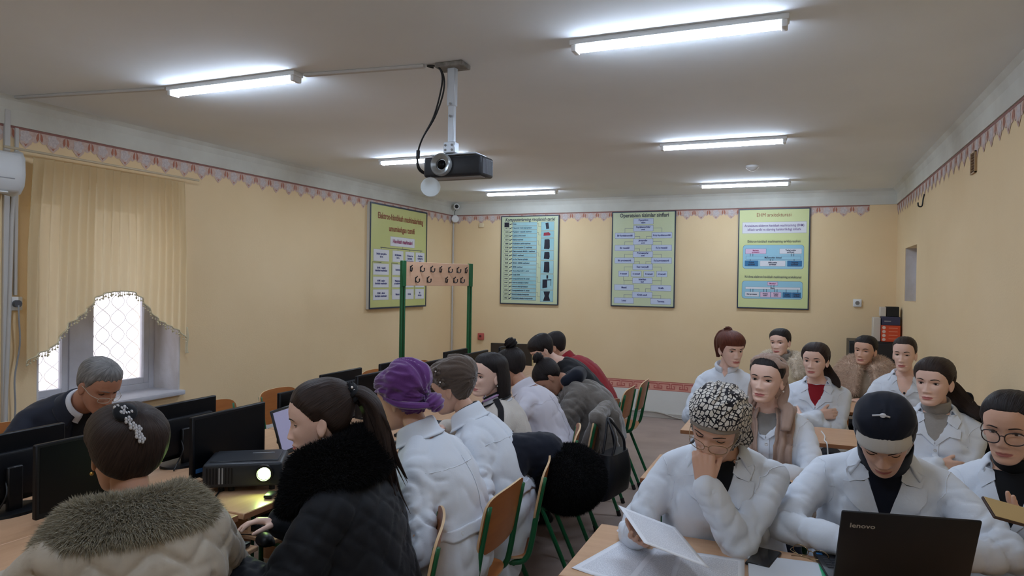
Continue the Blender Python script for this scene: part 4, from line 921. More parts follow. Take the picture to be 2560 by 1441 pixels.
# z, back y, front y, half width
HEADP = [(-.117, .046, .060, .004), (-.1155, .030, .080, .022), (-.107, .010, .0905, .036), (-.092, -.012, .0915, .046), (-.072, -.036, .0895, .0545), (-.047, -.056, .0885, .0615), (-.022, -.075, .0885, .0665),
         (.004, -.090, .0895, .0705), (.030, -.0985, .0930, .0725), (.055, -.100, .0900, .0715), (.080, -.092, .0785, .065), (.100, -.074, .057, .051), (.1125, -.044, .024, .030), (.116, -.012, -.006, .003)]
def G(x, s): return np.exp(-0.5 * (x / s) ** 2)
def head_grid(par=None, nth=112, sub=8, feat=True):
    par = par or {}; R = cr(HEADP, sub); s = np.linspace(-1, 1, nth, endpoint=False)
    th = PI / 2 + PI * np.sign(s) * np.abs(s) ** (1.30 if feat else 1.0)
    z = R[:, 0][:, None]; yb, yf, w = R[:, 1][:, None], R[:, 2][:, None], np.maximum(R[:, 3][:, None], 0.002)
    jaw = par.get('jaw', 1.0); w = w * (1 + (jaw - 1) * sstep(0.0, -.07, z))
    ym = yb * 0.42 + yf * 0.58 - 0.012; ym = yb + (yf - yb) * 0.5
    e = 2 / 2.35; c, si = np.cos(th)[None], np.sin(th)[None]
    x = w * np.sign(c) * np.abs(c) ** e; y = ym + (yf - yb) / 2 * np.sign(si) * np.abs(si) ** e; z = z + 0 * x
    lip = 0 * x
    if feat:
        fr = sstep(0.10, 0.42, si) + 0 * x; ax = np.abs(x); nl = par.get('nose', 1.0); ls = par.get('lips', 1.0)
        d = 0 * x
        zn = np.array([.028, .014, .002, -.010, -.022, -.032, -.040, -.046, -.051, -.058]); hn = np.array([0, .0015, .0035, .0080, .0130, .0178, .0200, .0150, .0045, 0])
        sn = np.interp(z, [-.055, -.042, -.03, -.01, .02], [.0105, .0105, .0088, .0068, .0075])
        d += nl * np.interp(z, zn[::-1], hn[::-1]) * G(x, sn)
        d += nl * .0068 * G(ax - .0130, .0050) * G(z + .0425, .0055)
        d -= .0030 * G(ax - .0075, .0035) * G(z + .0495, .0028)                         # nostrils
        d -= .0105 * G(ax - .031, .0135) * G(z + .000, .0085) + .0040 * G(ax - .016, .007) * G(z - .002, .010)   # sockets
        d += par.get('brow', 1.0) * .0042 * G(ax - .030, .018) * G(z - .0215, .0065)
        d += .0045 * G(ax - .043, .014) * G(z + .030, .014) - .0018 * G(ax - .036, .012) * G(z + .062, .012)
        d += .0050 * G(x, .019) * G(z + .067, .0150)                                      # muzzle
        d += ls * .0052 * G(ax - .005, .0115) * G(z + .0665, .0036) + ls * .0060 * G(x, .0135) * G(z + .0775, .0042)
        d -= ls * .0048 * G(x, .020) * G(z + .0722, .0017) + .0015 * G(x, .0035) * G(z + .0585, .005)
        d -= .0032 * G(x, .016) * G(z + .0865, .0042); d += .0050 * G(x, .013) * G(z + .101, .0085)
        y = y + d * fr
        m = np.maximum(0, 1 - (ax / .0245) ** 2); up = -.0722 + .0075 * m ** 0.6 - .0018 * G(x, .0035); lo = -.0722 - .0098 * m ** 0.6
        lip = sstep(-.0012, .0012, np.minimum(up - z, z - lo)) * (m > 0) * (fr > .5)
    P = np.stack([x, y, z], -1) * np.array([par.get('w', 1.0), 1.0, par.get('l', 1.0)])
    return P, th, lip
def grid_normals(P):
    du = np.roll(P, -1, 1) - np.roll(P, 1, 1); dv = np.gradient(P, axis=0); n = np.cross(du, dv); n /= np.linalg.norm(n, axis=2, keepdims=True) + 1e-9; return n

def noise_mat_attr(m, scale, strength, col2=None, attr='strand', amt=0.25):
    nt = m.node_tree; b = nt.nodes['Principled BSDF']; at_ = nt.nodes.new('ShaderNodeAttribute'); at_.attribute_name = attr
    n = nt.nodes.new('ShaderNodeTexNoise'); n.inputs['Scale'].default_value = scale; n.inputs['Detail'].default_value = 4; nt.links.new(at_.outputs['Vector'], n.inputs['Vector'])
    bp = nt.nodes.new('ShaderNodeBump'); bp.inputs['Strength'].default_value = strength; bp.inputs['Distance'].default_value = 0.004
    nt.links.new(n.outputs['Fac'], bp.inputs['Height']); nt.links.new(bp.outputs[0], b.inputs['Normal'])
    if col2:
        r = nt.nodes.new('ShaderNodeValToRGB'); r.color_ramp.elements[0].position = 0.5 - amt; r.color_ramp.elements[1].position = 0.5 + amt
        r.color_ramp.elements[0].color = b.inputs['Base Color'].default_value; r.color_ramp.elements[1].color = lin(col2)
        nt.links.new(n.outputs['Fac'], r.inputs['Fac']); nt.links.new(r.outputs['Color'], b.inputs['Base Color'])
    return m
def hairmat(name, c1, c2, rough=0.52):
    if name in MATS: return MATS[name]
    return noise_mat_attr(mat(name, c1, rough, spec=0.22), 2.4, 0.8, c2)
H_BLACK = hairmat('hair_black', (24, 21, 22), (44, 38, 38)); H_DBROWN = hairmat('hair_dark_brown', (34, 26, 24), (62, 48, 42)); H_RED = hairmat('hair_auburn', (70, 36, 28), (112, 60, 44)); H_GREY = hairmat('hair_grey', (72, 70, 70), (150, 148, 146), 0.5)

def skinmat(name, c, lipc):
    if name in MATS: return MATS[name]
    m = mat(name, c, 0.48, spec=0.35, bump=(260, 0.04)); nt = m.node_tree; b = nt.nodes['Principled BSDF']
    a = nt.nodes.new('ShaderNodeAttribute'); a.attribute_name = 'lip'; mx = nt.nodes.new('ShaderNodeMix'); mx.data_type = 'RGBA'; mx.inputs[6].default_value = lin(c); mx.inputs[7].default_value = lin(lipc)
    nt.links.new(a.outputs['Fac'], mx.inputs[0]); nt.links.new(mx.outputs[2], b.inputs['Base Color'])
    b.inputs['Subsurface Weight'].default_value = 0.08; b.inputs['Subsurface Radius'].default_value = (0.012, 0.005, 0.003)
    return m
SK_FAIR = skinmat('skin_fair', (230, 192, 174), (190, 112, 108)); SK_MID = skinmat('skin_medium', (214, 170, 146), (178, 108, 100)); SK_TAN = skinmat('skin_tan', (190, 142, 116), (148, 86, 78)); SK_MAN = skinmat('skin_man', (180, 130, 106), (150, 96, 86))
m_sclera = mat('eye_white', (216, 208, 204), 0.25); m_iris = mat('iris_brown', (48, 30, 22), 0.15); m_pupil = mat('pupil', (8, 7, 8), 0.1); m_lash = mat('lashes', (22, 18, 18), 0.6)

def mesh_np(name, V, F, attrs=None, mats=None, mi=None):
    me = bpy.data.meshes.new(name); me.from_pydata(np.asarray(V).tolist(), [], F)
    for k, v in (attrs or {}).items():
        v = np.asarray(v, np.float32)
        if v.ndim == 1: a = me.attributes.new(k, 'FLOAT', 'POINT'); a.data.foreach_set('value', v)
        else: a = me.attributes.new(k, 'FLOAT_VECTOR', 'POINT'); a.data.foreach_set('vector', v.ravel())
    for m in mats or []: me.materials.append(m)
    if mi is not None: me.polygons.foreach_set('material_index', mi)
    return me
def loft_faces(nr, nt, closed_ends=True):
    F = [(i * nt + k, i * nt + (k + 1) % nt, (i + 1) * nt + (k + 1) % nt, (i + 1) * nt + k) for i in range(nr - 1) for k in range(nt)]
    if closed_ends: F.append(tuple(range(nt - 1, -1, -1))); F.append(tuple((nr - 1) * nt + k for k in range(nt)))
    return F

def evalmods(me, mods, name='tmp'):
    """run modifiers on a mesh, return the resulting mesh"""
    o = bpy.data.objects.new(name, me); COL.objects.link(o)
    for typ, kw in mods:
        md = o.modifiers.new(typ, typ)
        for k, v in kw.items(): setattr(md, k, v)
    bpy.context.view_layer.update(); dg = bpy.context.evaluated_depsgraph_get(); r = bpy.data.meshes.new_from_object(o.evaluated_get(dg))
    bpy.data.objects.remove(o); return r
def fuse(mb, voxel, smooth=6, factor=0.5, name='fused'):
    me = bpy.data.meshes.new(name); me.from_pydata([tuple(p) for p in mb.v], [], mb.f); me.update()
    return evalmods(me, [('REMESH', dict(mode='VOXEL', voxel_size=voxel)), ('SMOOTH', dict(factor=factor, iterations=smooth))])
def co(me):
    a = np.empty(len(me.vertices) * 3); me.vertices.foreach_get('co', a); return a.reshape(-1, 3)
def nrm(me):
    a = np.empty(len(me.vertices) * 3); me.vertices.foreach_get('normal', a); return a.reshape(-1, 3)
def setco(me, a): me.vertices.foreach_set('co', np.asarray(a, float).ravel()); me.update()
def capsule(mb, p0, p1, r0, r1, n=12, flat=1.0, side=None):
    """tapered capsule with round ends"""
    p0, p1 = Vector(p0), Vector(p1); t = p1 - p0; L = t.length
    if L < 1e-6: t = Vector((0, 0, 1)); L = 1e-6
    t = t.normalized(); x = (side - t * side.dot(t)).normalized() if side is not None else t.orthogonal().normalized(); y = t.cross(x); pts = []
    for k in range(5):
        a = PI / 2 * (1 - k / 4.0); pts.append((p0 - t * r0 * math.sin(a), max(r0 * math.cos(a), r0 * 0.03)))
    for k in range(5):
        a = PI / 2 * (k / 4.0); pts.append((p1 + t * r1 * math.sin(a), max(r1 * math.cos(a), r1 * 0.03)))
    vs = [c + x * (r * math.cos(2 * PI * k / n)) + y * (r * flat * math.sin(2 * PI * k / n)) for c, r in pts for k in range(n)]
    mb.add(vs, loft_faces(len(pts), n))
def limb(mb, pts, rs, flat=1.0, side=None):
    for i in range(len(pts) - 1): capsule(mb, pts[i], pts[i + 1], rs[i], rs[i + 1], 12, flat, side)

def hand_mesh(wrist, fdir, pnorm, side, curl=(0.25, 0.35, 0.25), spread=0.10, thumb=0.6, sc_=1.0, voxel=0.0042, curls=None):
    """side=+1 right hand. fdir: where fingers point, pnorm: where the palm faces"""
    f = Vector(fdir).normalized(); n = Vector(pnorm); n = (n - f * n.dot(f)).normalized(); s_ = f.cross(n) * side      # s_ points to the thumb side
    w = Vector(wrist); mb = MB(); k = sc_
    capsule(mb, w - f * 0.028, w + f * 0.010, 0.024 * k, 0.026 * k, 12, 0.78, s_)
    for o_, l in ((-0.026, 0.078), (-0.009, 0.086), (0.009, 0.088), (0.026, 0.084)):
        capsule(mb, w + s_ * o_ * 0.62 * k + f * 0.012, w + s_ * o_ * k + f * l * k, 0.0165 * k, 0.0125 * k, 10)
    capsule(mb, w + s_ * 0.022 * k + f * 0.022 * k + n * 0.008, w + s_ * 0.030 * k + f * 0.05 * k + n * 0.008, 0.016 * k, 0.012 * k, 10)
    for i, (o_, l, ln) in enumerate(((0.028, 0.083, 0.070), (0.0095, 0.088, 0.079), (-0.0095, 0.085, 0.073), (-0.027, 0.076, 0.057))):
        p = w + s_ * o_ * k + f * l * k; a = 0; d0 = (f + s_ * (o_ * spread * 30)).normalized(); cc = curls[i] if curls else curl
        for seg, (q, c_) in enumerate(((0.46, cc[0]), (0.30, cc[1]), (0.24, cc[2]))):
            a += c_; d = d0 * math.cos(a) + n * math.sin(a); e = p + d * (ln * q * k); capsule(mb, p, e, (0.0092 - seg * 0.0008) * k, (0.0086 - seg * 0.0009) * k, 9); p = e
    p = w + s_ * 0.028 * k + f * 0.026 * k + n * 0.006; d = (f * math.cos(thumb) + s_ * math.sin(thumb) + n * 0.35).normalized()
    for ln, r0, r1, tw in ((0.036, 0.0125, 0.0105, 0.0), (0.032, 0.0105, 0.0095, -0.25), (0.026, 0.0095, 0.0075, -0.2)):
        d = (d + f * (-tw) * 0.8 + n * (-tw) * 0.6).normalized(); e = p + d * ln * k; capsule(mb, p, e, r0 * k, r1 * k, 9); p = e
    return fuse(mb, voxel, 3, 0.5, 'hand')

def fur_mesh(P, N, length, width=0.0010, comb=(0, 0, -0.5), rnd=0.30, seed=1, lift=1.0):
    r = np.random.default_rng(seed); P = np.asarray(P, float); N = np.asarray(N, float); n = len(P)
    d = N * lift + np.asarray(comb) + r.normal(size=(n, 3)) * rnd; d /= np.linalg.norm(d, axis=1)[:, None]
    L = length * r.uniform(0.6, 1.15, n)[:, None]; sd = np.cross(d, r.normal(size=(n, 3))); sd /= np.linalg.norm(sd, axis=1)[:, None]
    dr = np.asarray(comb) * 0.5 * np.ones((n, 3)); b = P - N * 0.004; m = b + d * L * 0.55; t = b + d * L + dr * L * 0.5
    V = np.stack([b - sd * width, b + sd * width, m - sd * width * 0.8, m + sd * width * 0.8, t], 1).reshape(-1, 3)
    F = []
    for i in range(n):
        k = 5 * i; F.append((k, k + 1, k + 3, k + 2)); F.append((k + 2, k + 3, k + 4))
    return V, F
def sample_surface(me, n, seed=0):
    r = np.random.default_rng(seed); V = co(me); me.calc_loop_triangles(); T = np.empty(len(me.loop_triangles) * 3, int); me.loop_triangles.foreach_get('vertices', T); T = T.reshape(-1, 3)
    a, b, c = V[T[:, 0]], V[T[:, 1]], V[T[:, 2]]; cr_ = np.cross(b - a, c - a); A = np.linalg.norm(cr_, axis=1); i = r.choice(len(T), n, p=A / A.sum())
    u, v = r.random((2, n)); q = u + v > 1; u[q], v[q] = 1 - u[q], 1 - v[q]
    return a[i] + (b - a)[i] * u[:, None] + (c - a)[i] * v[:, None], cr_[i] / (A[i][:, None] + 1e-12)

# fabrics
def fabric(name, c, c2=None, rough=0.8, bump=(1600, 0.06), sheen=0.15):
    return mat(name, c, rough, bump=bump, var=(5, c2 or c, 0.35), spec=0.25, sheen=sheen)
F_WHITE = fabric('lab_coat_cotton', (226, 232, 241), (216, 224, 235), bump=(38, 0.10)); F_BUTTON = mat('button_white', (214, 214, 214), 0.3)
F_NAVY = fabric('navy_jersey', (20, 26, 42), (14, 18, 30)); F_BLACK = fabric('black_wool', (22, 23, 28), (16, 17, 21)); F_DARKTR = fabric('dark_trousers', (34, 34, 40), (26, 26, 32)); F_GREYT = fabric('grey_knit', (150, 146, 142), (130, 128, 126), bump=(300, 0.2))
F_RED = fabric('red_knit', (150, 28, 40), (130, 20, 32)); F_SUIT = fabric('navy_suit', (42, 46, 58), (34, 38, 50)); m_shoe = mat('shoe_black', (22, 20, 20), 0.35)

class Person:
    """Seated figure. H: eye-level centre of the head; az: heading of the body in degrees (world, 0 = +x); built in world axes about an origin on the floor."""
    def __init__(s, label, H, az, lean=8, side=0, haz=None, pitch=5, roll=0, skin=SK_FAIR, bulk=1.0, puff=0.012, hs=1.0, hip_z=0.55, hunch=0.015, par=None, group=None, shoulder=1.0, handL=None, handR=None,
                 armL=None, armR=None, wrinkle=1.0, coat=F_WHITE, coat_name='lab_coat', trousers=F_DARKTR, voxel=0.0105, bust=1.0, legs=True, quilt=None, gaze=(0, 0), lid=(25, 18), brows=H_BLACK, coat_fn=None, arms_up=None, iris=True, face=True, twist=0):
        s.par = dict(jaw=0.92, nose=0.80, brow=0.5, l=0.95, w=1.03); s.par.update(par or {}); s.neck = s.par.get('neck', 1.0); s.skin = skin; s.hs = hs; H = Vector(H); a = math.radians(az); haz = az if haz is None else haz; ha = math.radians(haz)
        s.f = Vector((math.cos(a), math.sin(a), 0)); s.r = Vector((math.sin(a), -math.cos(a), 0)); up = Vector((0, 0, 1))
        B = Matrix(((math.sin(ha), math.cos(ha), 0), (-math.cos(ha), math.sin(ha), 0), (0, 0, 1)))
        s.Rh = B @ Matrix.Rotation(math.radians(-pitch), 3, 'X') @ Matrix.Rotation(math.radians(roll), 3, 'Y')
        le, sd = math.radians(lean), math.radians(side)
        s.S = (s.f * math.sin(le) + s.r * math.sin(sd) + up * math.cos(le) * math.cos(sd)).normalized(); s.TF = (s.f - s.S * s.f.dot(s.S)).normalized(); s.X = s.TF.cross(s.S).normalized()
        NB = H + (s.Rh @ Vector((0, -0.036, -0.092)) + (s.S * -0.048)) * hs
        s.L = (NB.z - hip_z) / s.S.z; hip = NB - s.S * s.L; s.org = Vector((hip.x, hip.y, 0)); o = s.org
        s.H = H - o; s.NB = NB - o; s.hip = hip - o; s.hunch = hunch; s.bulk = bulk; s.label = label
        # ---- skeleton
        L = s.L; sw = 0.150 * shoulder
        s.sh = {k: s.tor(0.775, k * sw, -0.012) for k in (1, -1)}
        s.arm = {}
        for k, spec in ((1, armR), (-1, armL)):
            spec = spec or (k * 0.16, 0.30, 0.22, k * 0.6, -0.4, -1.0)
            if len(spec) > 6 and spec[6] == 'w': W = Vector(spec[:3]) - o
            else: W = s.hip + s.r * spec[0] + s.f * spec[1] + up * spec[2]
            pole = s.r * spec[3] + s.f * spec[4] + up * spec[5]; s.arm[k] = s.ik(s.sh[k], W, 0.285, 0.245, pole)
        # ---- skin body: one mesh
        mb = MB(); s.torso_loft(mb, 0.90 * bulk, 0.0)
        limb(mb, [s.tor(0.93, 0, 0.0), s.NB + s.S * 0.02, s.H + s.Rh @ Vector((0, -0.022, -0.075)) * hs], [0.058 * hs * s.neck, 0.047 * hs * s.neck, 0.049 * hs * s.neck])
        for k in (1, -1):
            e, w = s.arm[k]; limb(mb, [s.sh[k], e, w], [0.050, 0.041, 0.028])
        knee = {}; foot = {}
        for k in (1, -1):
            hj = s.hip + s.r * (k * 0.09); kn = s.hip + s.r * (k * 0.11) + s.f * 0.40 + up * (-0.02); ft = Vector((kn.x, kn.y, 0.07)) + s.f * (-0.04); knee[k], foot[k] = kn, ft
            limb(mb, [hj, kn, ft], [0.078, 0.055, 0.036])
        s.knee, s.foot = knee, foot
        core = fuse(mb, 0.014, 8, 0.5, 'core')
        P, th, lip = head_grid(s.par); nr, nt_ = P.shape[:2]; V = s.hp(P.reshape(-1, 3)); hm = mesh_np('head', V, loft_faces(nr, nt_), {'lip': lip.ravel()})
        parts = [hm]
        for k in (1, -1): parts.append(s.ear(k))
        hands = {1: handR, -1: handL}
        for k in (1, -1):
            hd = hands[k]
            if hd is None: hd = {}
            e, w = s.arm[k]; fd = (w - e).normalized()
            fdir = (s.r * hd['f'][0] + s.f * hd['f'][1] + up * hd['f'][2]) if 'f' in hd else fd
            pn = (s.r * hd['n'][0] + s.f * hd['n'][1] + up * hd['n'][2]) if 'n' in hd else Vector((0, 0, -1)) + s.r * (-0.3 * k)
            parts.append(hand_mesh(w, fdir, pn, k, hd.get('curl', (0.3, 0.4, 0.3)), hd.get('spread', 0.08), hd.get('thumb', 0.6), hd.get('sc', 0.95), hd.get('vox', 0.0045), hd.get('curls')))
        ops = []
        tmp = []
        for m_ in parts:
            t_ = bpy.data.objects.new('operand', m_); COL.objects.link(t_); tmp.append(t_)
            ops.append(('BOOLEAN', dict(operation='UNION', solver='MANIFOLD', object=t_)))
        core.attributes.new('lip', 'FLOAT', 'POINT')
        body = evalmods(core, ops)
        ok = len(body.vertices) > len(V) * 0.6
        for t_ in tmp: bpy.data.objects.remove(t_)
        if not ok: print('BOOLEAN FAILED', label, len(body.vertices))
        body.materials.clear(); body.materials.append(skin); body.polygons.foreach_set('material_index', [0] * len(body.polygons))
        s.root = link('person', body, None, True, s.org); tag(s.root, label, 'person', group)
        s.hbvh = BVHTree.FromPolygons([tuple(v) for v in P.reshape(-1, 3)], loft_faces(nr, nt_, False)); s.lid = lid
        if face: s.face(gaze, lid, brows)
        # ---- clothes
        s.coatmat = coat; s.puff = puff; s.quilt = quilt
        if coat is not None:
            mb = MB(); s.torso_loft(mb, bulk, puff, True)
            if bust:
                for k in (1, -1): limb(mb, [s.tor(0.70, k * 0.060 * bulk, 0.060 * bulk), s.tor(0.60, k * 0.068 * bulk, 0.072 * bulk), s.tor(0.12, k * 0.075 * bulk, 0.070 * bulk)], [0.060 * bulk, 0.066 * bulk, 0.075 * bulk])
                limb(mb, [s.tor(0.62, -0.05 * bulk, 0.085 * bulk), s.tor(0.62, 0.05 * bulk, 0.085 * bulk)], [0.05 * bulk, 0.05 * bulk])
            tmesh = fuse(mb, 0.016, 4, 0.5, 'torso'); s.tbvh = BVHTree.FromPolygons([v.co.copy() for v in tmesh.vertices], [tuple(q.vertices) for q in tmesh.polygons])
            for k in (1, -1):
                e, w = s.arm[k]; wc = w - (w - e).normalized() * 0.012
                limb(mb, [s.tor(0.90, k * 0.075, -0.010), s.sh[k], s.sh[k].lerp(e, 0.5), e, e.lerp(wc, 0.55), wc], [0.034 + puff, 0.044 + puff, 0.047 + puff, 0.045 + puff, 0.041 + puff, 0.036 + puff * 0.8])
                hj = s.hip + s.r * (k * 0.085); limb(mb, [hj, hj.lerp(s.knee[k], 0.6)], [0.098 + puff * 0.5, 0.090 + puff * 0.5])
            if coat_fn: coat_fn(s, mb)
            cm = fuse(mb, voxel, 9, 0.5, 'coat'); s.wrinkles(cm, wrinkle); cm.materials.clear(); cm.materials.append(coat)
            s.coat = link(coat_name, cm, s.root, True); s.cbvh = BVHTree.FromPolygons([v.co.copy() for v in cm.vertices], [tuple(p.vertices) for p in cm.polygons])
        if legs:
            mb = MB()
            for k in (1, -1):
                hj = s.hip + s.r * (k * 0.09); limb(mb, [hj, s.knee[k], s.foot[k] + up * 0.03], [0.090, 0.070, 0.055])
            tm = fuse(mb, 0.016, 4); tm.materials.clear(); tm.materials.append(trousers); link('trousers', tm, s.root, True)
            for k in (1, -1):
                b = MB(); b.sph(s.foot[k] + s.f * 0.06 + up * (-0.022), (0.05, 0.05, 0.045)); mb = MB(); limb(mb, [s.foot[k] + up * (-0.022) - s.f * 0.03, s.foot[k] + s.f * 0.08 + up * (-0.030), s.foot[k] + s.f * 0.15 + up * (-0.038)], [0.044, 0.040, 0.030])
                sm = fuse(mb, 0.012, 3); V_ = co(sm); V_[:, 2] = np.maximum(V_[:, 2], 0.004); setco(sm, V_); sm.materials.clear(); sm.materials.append(m_shoe); link('shoe', sm, s.root, True)
    # torso point: s along spine (0 hip, 1 neck), u to the right, v forward
    def tor(s, t, u=0.0, v=0.0): return s.hip + s.S * (s.L * t) + s.X * u + s.TF * (v - s.hunch * math.sin(PI * min(max(t, 0), 1)))
    def hp(s, P):
        P = np.asarray(P, float) * s.hs; R = np.array(s.Rh); return P @ R.T + np.array(s.H)
    def hv(s, p): return s.H + s.Rh @ (Vector(p) * s.hs)
    def ik(s, A, W, l1, l2, pole):
        d = W - A; D = min(max(d.length, 0.08), (l1 + l2) * 0.998); u = d.normalized(); W = A + u * D
        c = (l1 * l1 + D * D - l2 * l2) / (2 * l1 * D); c = max(-1, min(1, c)); p = pole - u * pole.dot(u); p = p.normalized() if p.length > 1e-5 else u.orthogonal().normalized()
        return A + u * (l1 * c) + p * (l1 * math.sqrt(max(0, 1 - c * c))), W
    RINGS = [(-0.14, .165, .115, 0), (0, .182, .132, .0), (.18, .172, .124, .0), (.42, .156, .112, .004), (.62, .164, .116, .006), (.76, .164, .108, .0), (.86, .142, .088, -.006), (.945, .092, .068, -.010), (1.0, .062, .056, -.006), (1.03, .054, .050, 0)]
    def torso_loft(s, mb, bulk, puff, cut=False):
        R = cr(s.RINGS[:-3] + [(.93, .098, .070, -.010), (0.962, .074, .058, -.010)] if cut else s.RINGS, 3); n = 28; vs = []
        for t, a, b, yo in R:
            q = 1 + (bulk - 1) * float(sstep(.88, .42, t))
            for k in range(n):
                th = 2 * PI * k / n; c, si = math.cos(th), math.sin(th)
                vs.append(s.tor(t, (a * q + puff) * math.copysign(abs(c) ** .85, c), yo + (b * q + puff) * math.copysign(abs(si) ** .85, si)))
        mb.add(vs, loft_faces(len(R), n))
    def ear(s, k):
        nu, nv = 20, 14; P = np.zeros((nv, nu, 3))
        for j in range(nv):
            a = PI * (j + 0.5) / nv
            for i in range(nu):
                b = 2 * PI * i / nu; y, z = 0.0165 * math.sin(a) * math.cos(b), 0.030 * math.cos(a); rr_ = math.hypot(y / .0165, z / .030); out = math.sin(a) * math.sin(b)
                if z < 0: y *= 1 - 0.30 * (z / -.030)
                dish = -0.0050 * math.exp(-((y - .002) ** 2 / .008 ** 2 + (z - .002) ** 2 / .014 ** 2)) if out > 0 else 0
                xx = 0.0085 * out + dish * out; P[j, i] = (xx + 0.30 * (-y) + 0.002, y, z)
        P[..., 0] = k * (P[..., 0] + 0.0705); P[..., 1] += -0.008; P[..., 2] += -0.016; P[..., 1] += -P[..., 2] * 0.18
        if k < 0: P = P[:, ::-1]
        P = P * np.array([s.par.get('w', 1.0), 1, s.par.get('l', 1.0)])
        return mesh_np('ear', s.hp(P.reshape(-1, 3)), [f[::-1] if True else f for f in loft_faces(nv, nu)], {'lip': np.zeros(nu * nv)})
    def surf(s, x, z, d=0.0):
        h = s.hbvh.ray_cast(Vector((x, 0.3, z)), Vector((0, -1, 0))); return Vector((x, (h[0].y if h[0] else 0.08) + d, z))
    def face(s, gaze, lid, brows):
        w, l = s.par.get('w', 1.0), s.par.get('l', 1.0); R = 0.0142; skinm = s.skin; hs = s.hs
        for k in (1, -1):
            ex = 0.0315 * k * w; c = s.surf(ex, 0.0); ec = Vector((ex, c.y + 0.0035 - R, 0.0)); M3 = s.Rh
            g = Vector((math.sin(math.radians(gaze[0])), math.cos(math.radians(gaze[0])), -math.tan(math.radians(gaze[1])))).normalized()
            b = MB(); Q = g.to_track_quat('Z', 'Y').to_matrix(); angs = [0.0, 0.10, 0.20, 0.21, 0.30, 0.42, 0.44, 0.6, 0.9, 1.3, 1.7]; n = 18
            vs = [s.hv(ec + Q @ Vector((R * math.sin(a) * math.cos(2 * PI * q / n), R * math.sin(a) * math.sin(2 * PI * q / n), R * math.cos(a)))) for a in angs for q in range(n)]
            for i in range(len(angs) - 1):
                b.mi = 2 if i < 2 else (1 if i < 5 else 0); b.add([], []); b.f += [(i * n + q, i * n + (q + 1) % n, (i + 1) * n + (q + 1) % n, (i + 1) * n + q) for q in range(n)]; b.m += [b.mi] * n
            b.v = vs; b.build('eye', [m_sclera, m_iris, m_pupil], s.root, True)
            # lids: two shells that meet in the corners of the eye
            tilt = Matrix.Rotation(-k * math.radians(1.5), 3, 'Y'); b = MB(); lash = []; lash2 = []
            for sgn, a0, a1, r_ in ((1, lid[0], 105, R + 0.0011), (-1, lid[1], 80, R + 0.0009)):
                nb, na = 17, 7; Pg = np.zeros((nb, na, 3))
                for i in range(nb):
                    be = (i / (nb - 1) * 2 - 1) * math.radians(84)
                    for j in range(na):
                        al = math.radians(a0 + (a1 - a0) * j / (na - 1)) * sgn; p = Vector((r_ * math.sin(be), r_ * math.cos(be) * math.cos(al), r_ * math.cos(be) * math.sin(al)))
                        if sgn > 0 and j == 0: lash.append(s.hv(ec + tilt @ (p * 1.05)))
                        if sgn < 0 and j == 0: lash2.append(s.hv(ec + tilt @ (p * 1.01)))
                        Pg[i, j] = s.hv(ec + tilt @ p)
                b.grid(Pg if sgn < 0 else Pg[::-1])
            b.build('eyelid', skinm, s.root, True)
            b = MB(); q = len(lash); b.tube(lash, [0.0002 + 0.00125 * math.sin(PI * i / (q - 1)) ** 0.7 * hs for i in range(q)], 5); b.tube(lash2, [0.0001 + 0.0004 * math.sin(PI * i / (q - 1)) for i in range(q)], 4); o = b.build('lashes', m_lash, s.root, True)
            if brows is not None:
                pts = [(0.0145, 0.0198, 0.0020), (0.021, 0.0216, 0.0028), (0.031, 0.0236, 0.0027), (0.041, 0.0228, 0.0020), (0.050, 0.0172, 0.0008)]; pp = cr(np.array(pts), 4); b = MB(); vs = []
                bz = s.par.get('browz', 0.0)
                for x, z, h in pp:
                    for dz, dd in ((h, 0.0002), (h * 0.4, 0.0018), (-h * 0.4, 0.0018), (-h, 0.0002)): vs.append(s.hv(s.surf(k * x * w, (z + dz + bz) * l, dd)))
                q = len(pp); b.add(vs, [(4 * i + j, 4 * i + j + 1, 4 * i + 5 + j, 4 * i + 4 + j) if k > 0 else (4 * i + 4 + j, 4 * i + 5 + j, 4 * i + j + 1, 4 * i + j) for i in range(q - 1) for j in range(3)]); b.build('eyebrow', MATS.get('brow_dark') or mat('brow_dark', (40, 30, 27), 0.7) if brows is not H_GREY else MATS['hair_grey'], s.root, True)
    # ---- cloth details
    def wrinkles(s, me, amp):
        V = co(me); N = nrm(me); seed = sum(map(ord, s.label)) % 97
        d = 0.0022 * fbm(V * 8, seed, 2); Xn, Sn = np.array(s.X), np.array(s.S)
        def crease(Q, sd): return np.clip(1 - np.abs(pnoise(Q, sd)) * 3.2, 0, 1) ** 1.5
        rel = V - np.array(s.NB); uu, vv = rel @ Xn, rel @ Sn; ff = rel @ np.array(s.TF); on = sstep(-0.15, 0.35, fbm(V * 4.0, seed + 8, 1))
        d += 0.0066 * (0.35 - crease(np.stack([uu * 3 + vv * 6, vv * 8 - uu * 5, ff * 4], 1), seed + 5)) * on
        d += 0.0050 * (0.30 - crease(np.stack([uu * 7 - vv * 3, vv * 4 + uu * 4, ff * 5], 1), seed + 6)) * (1 - on)
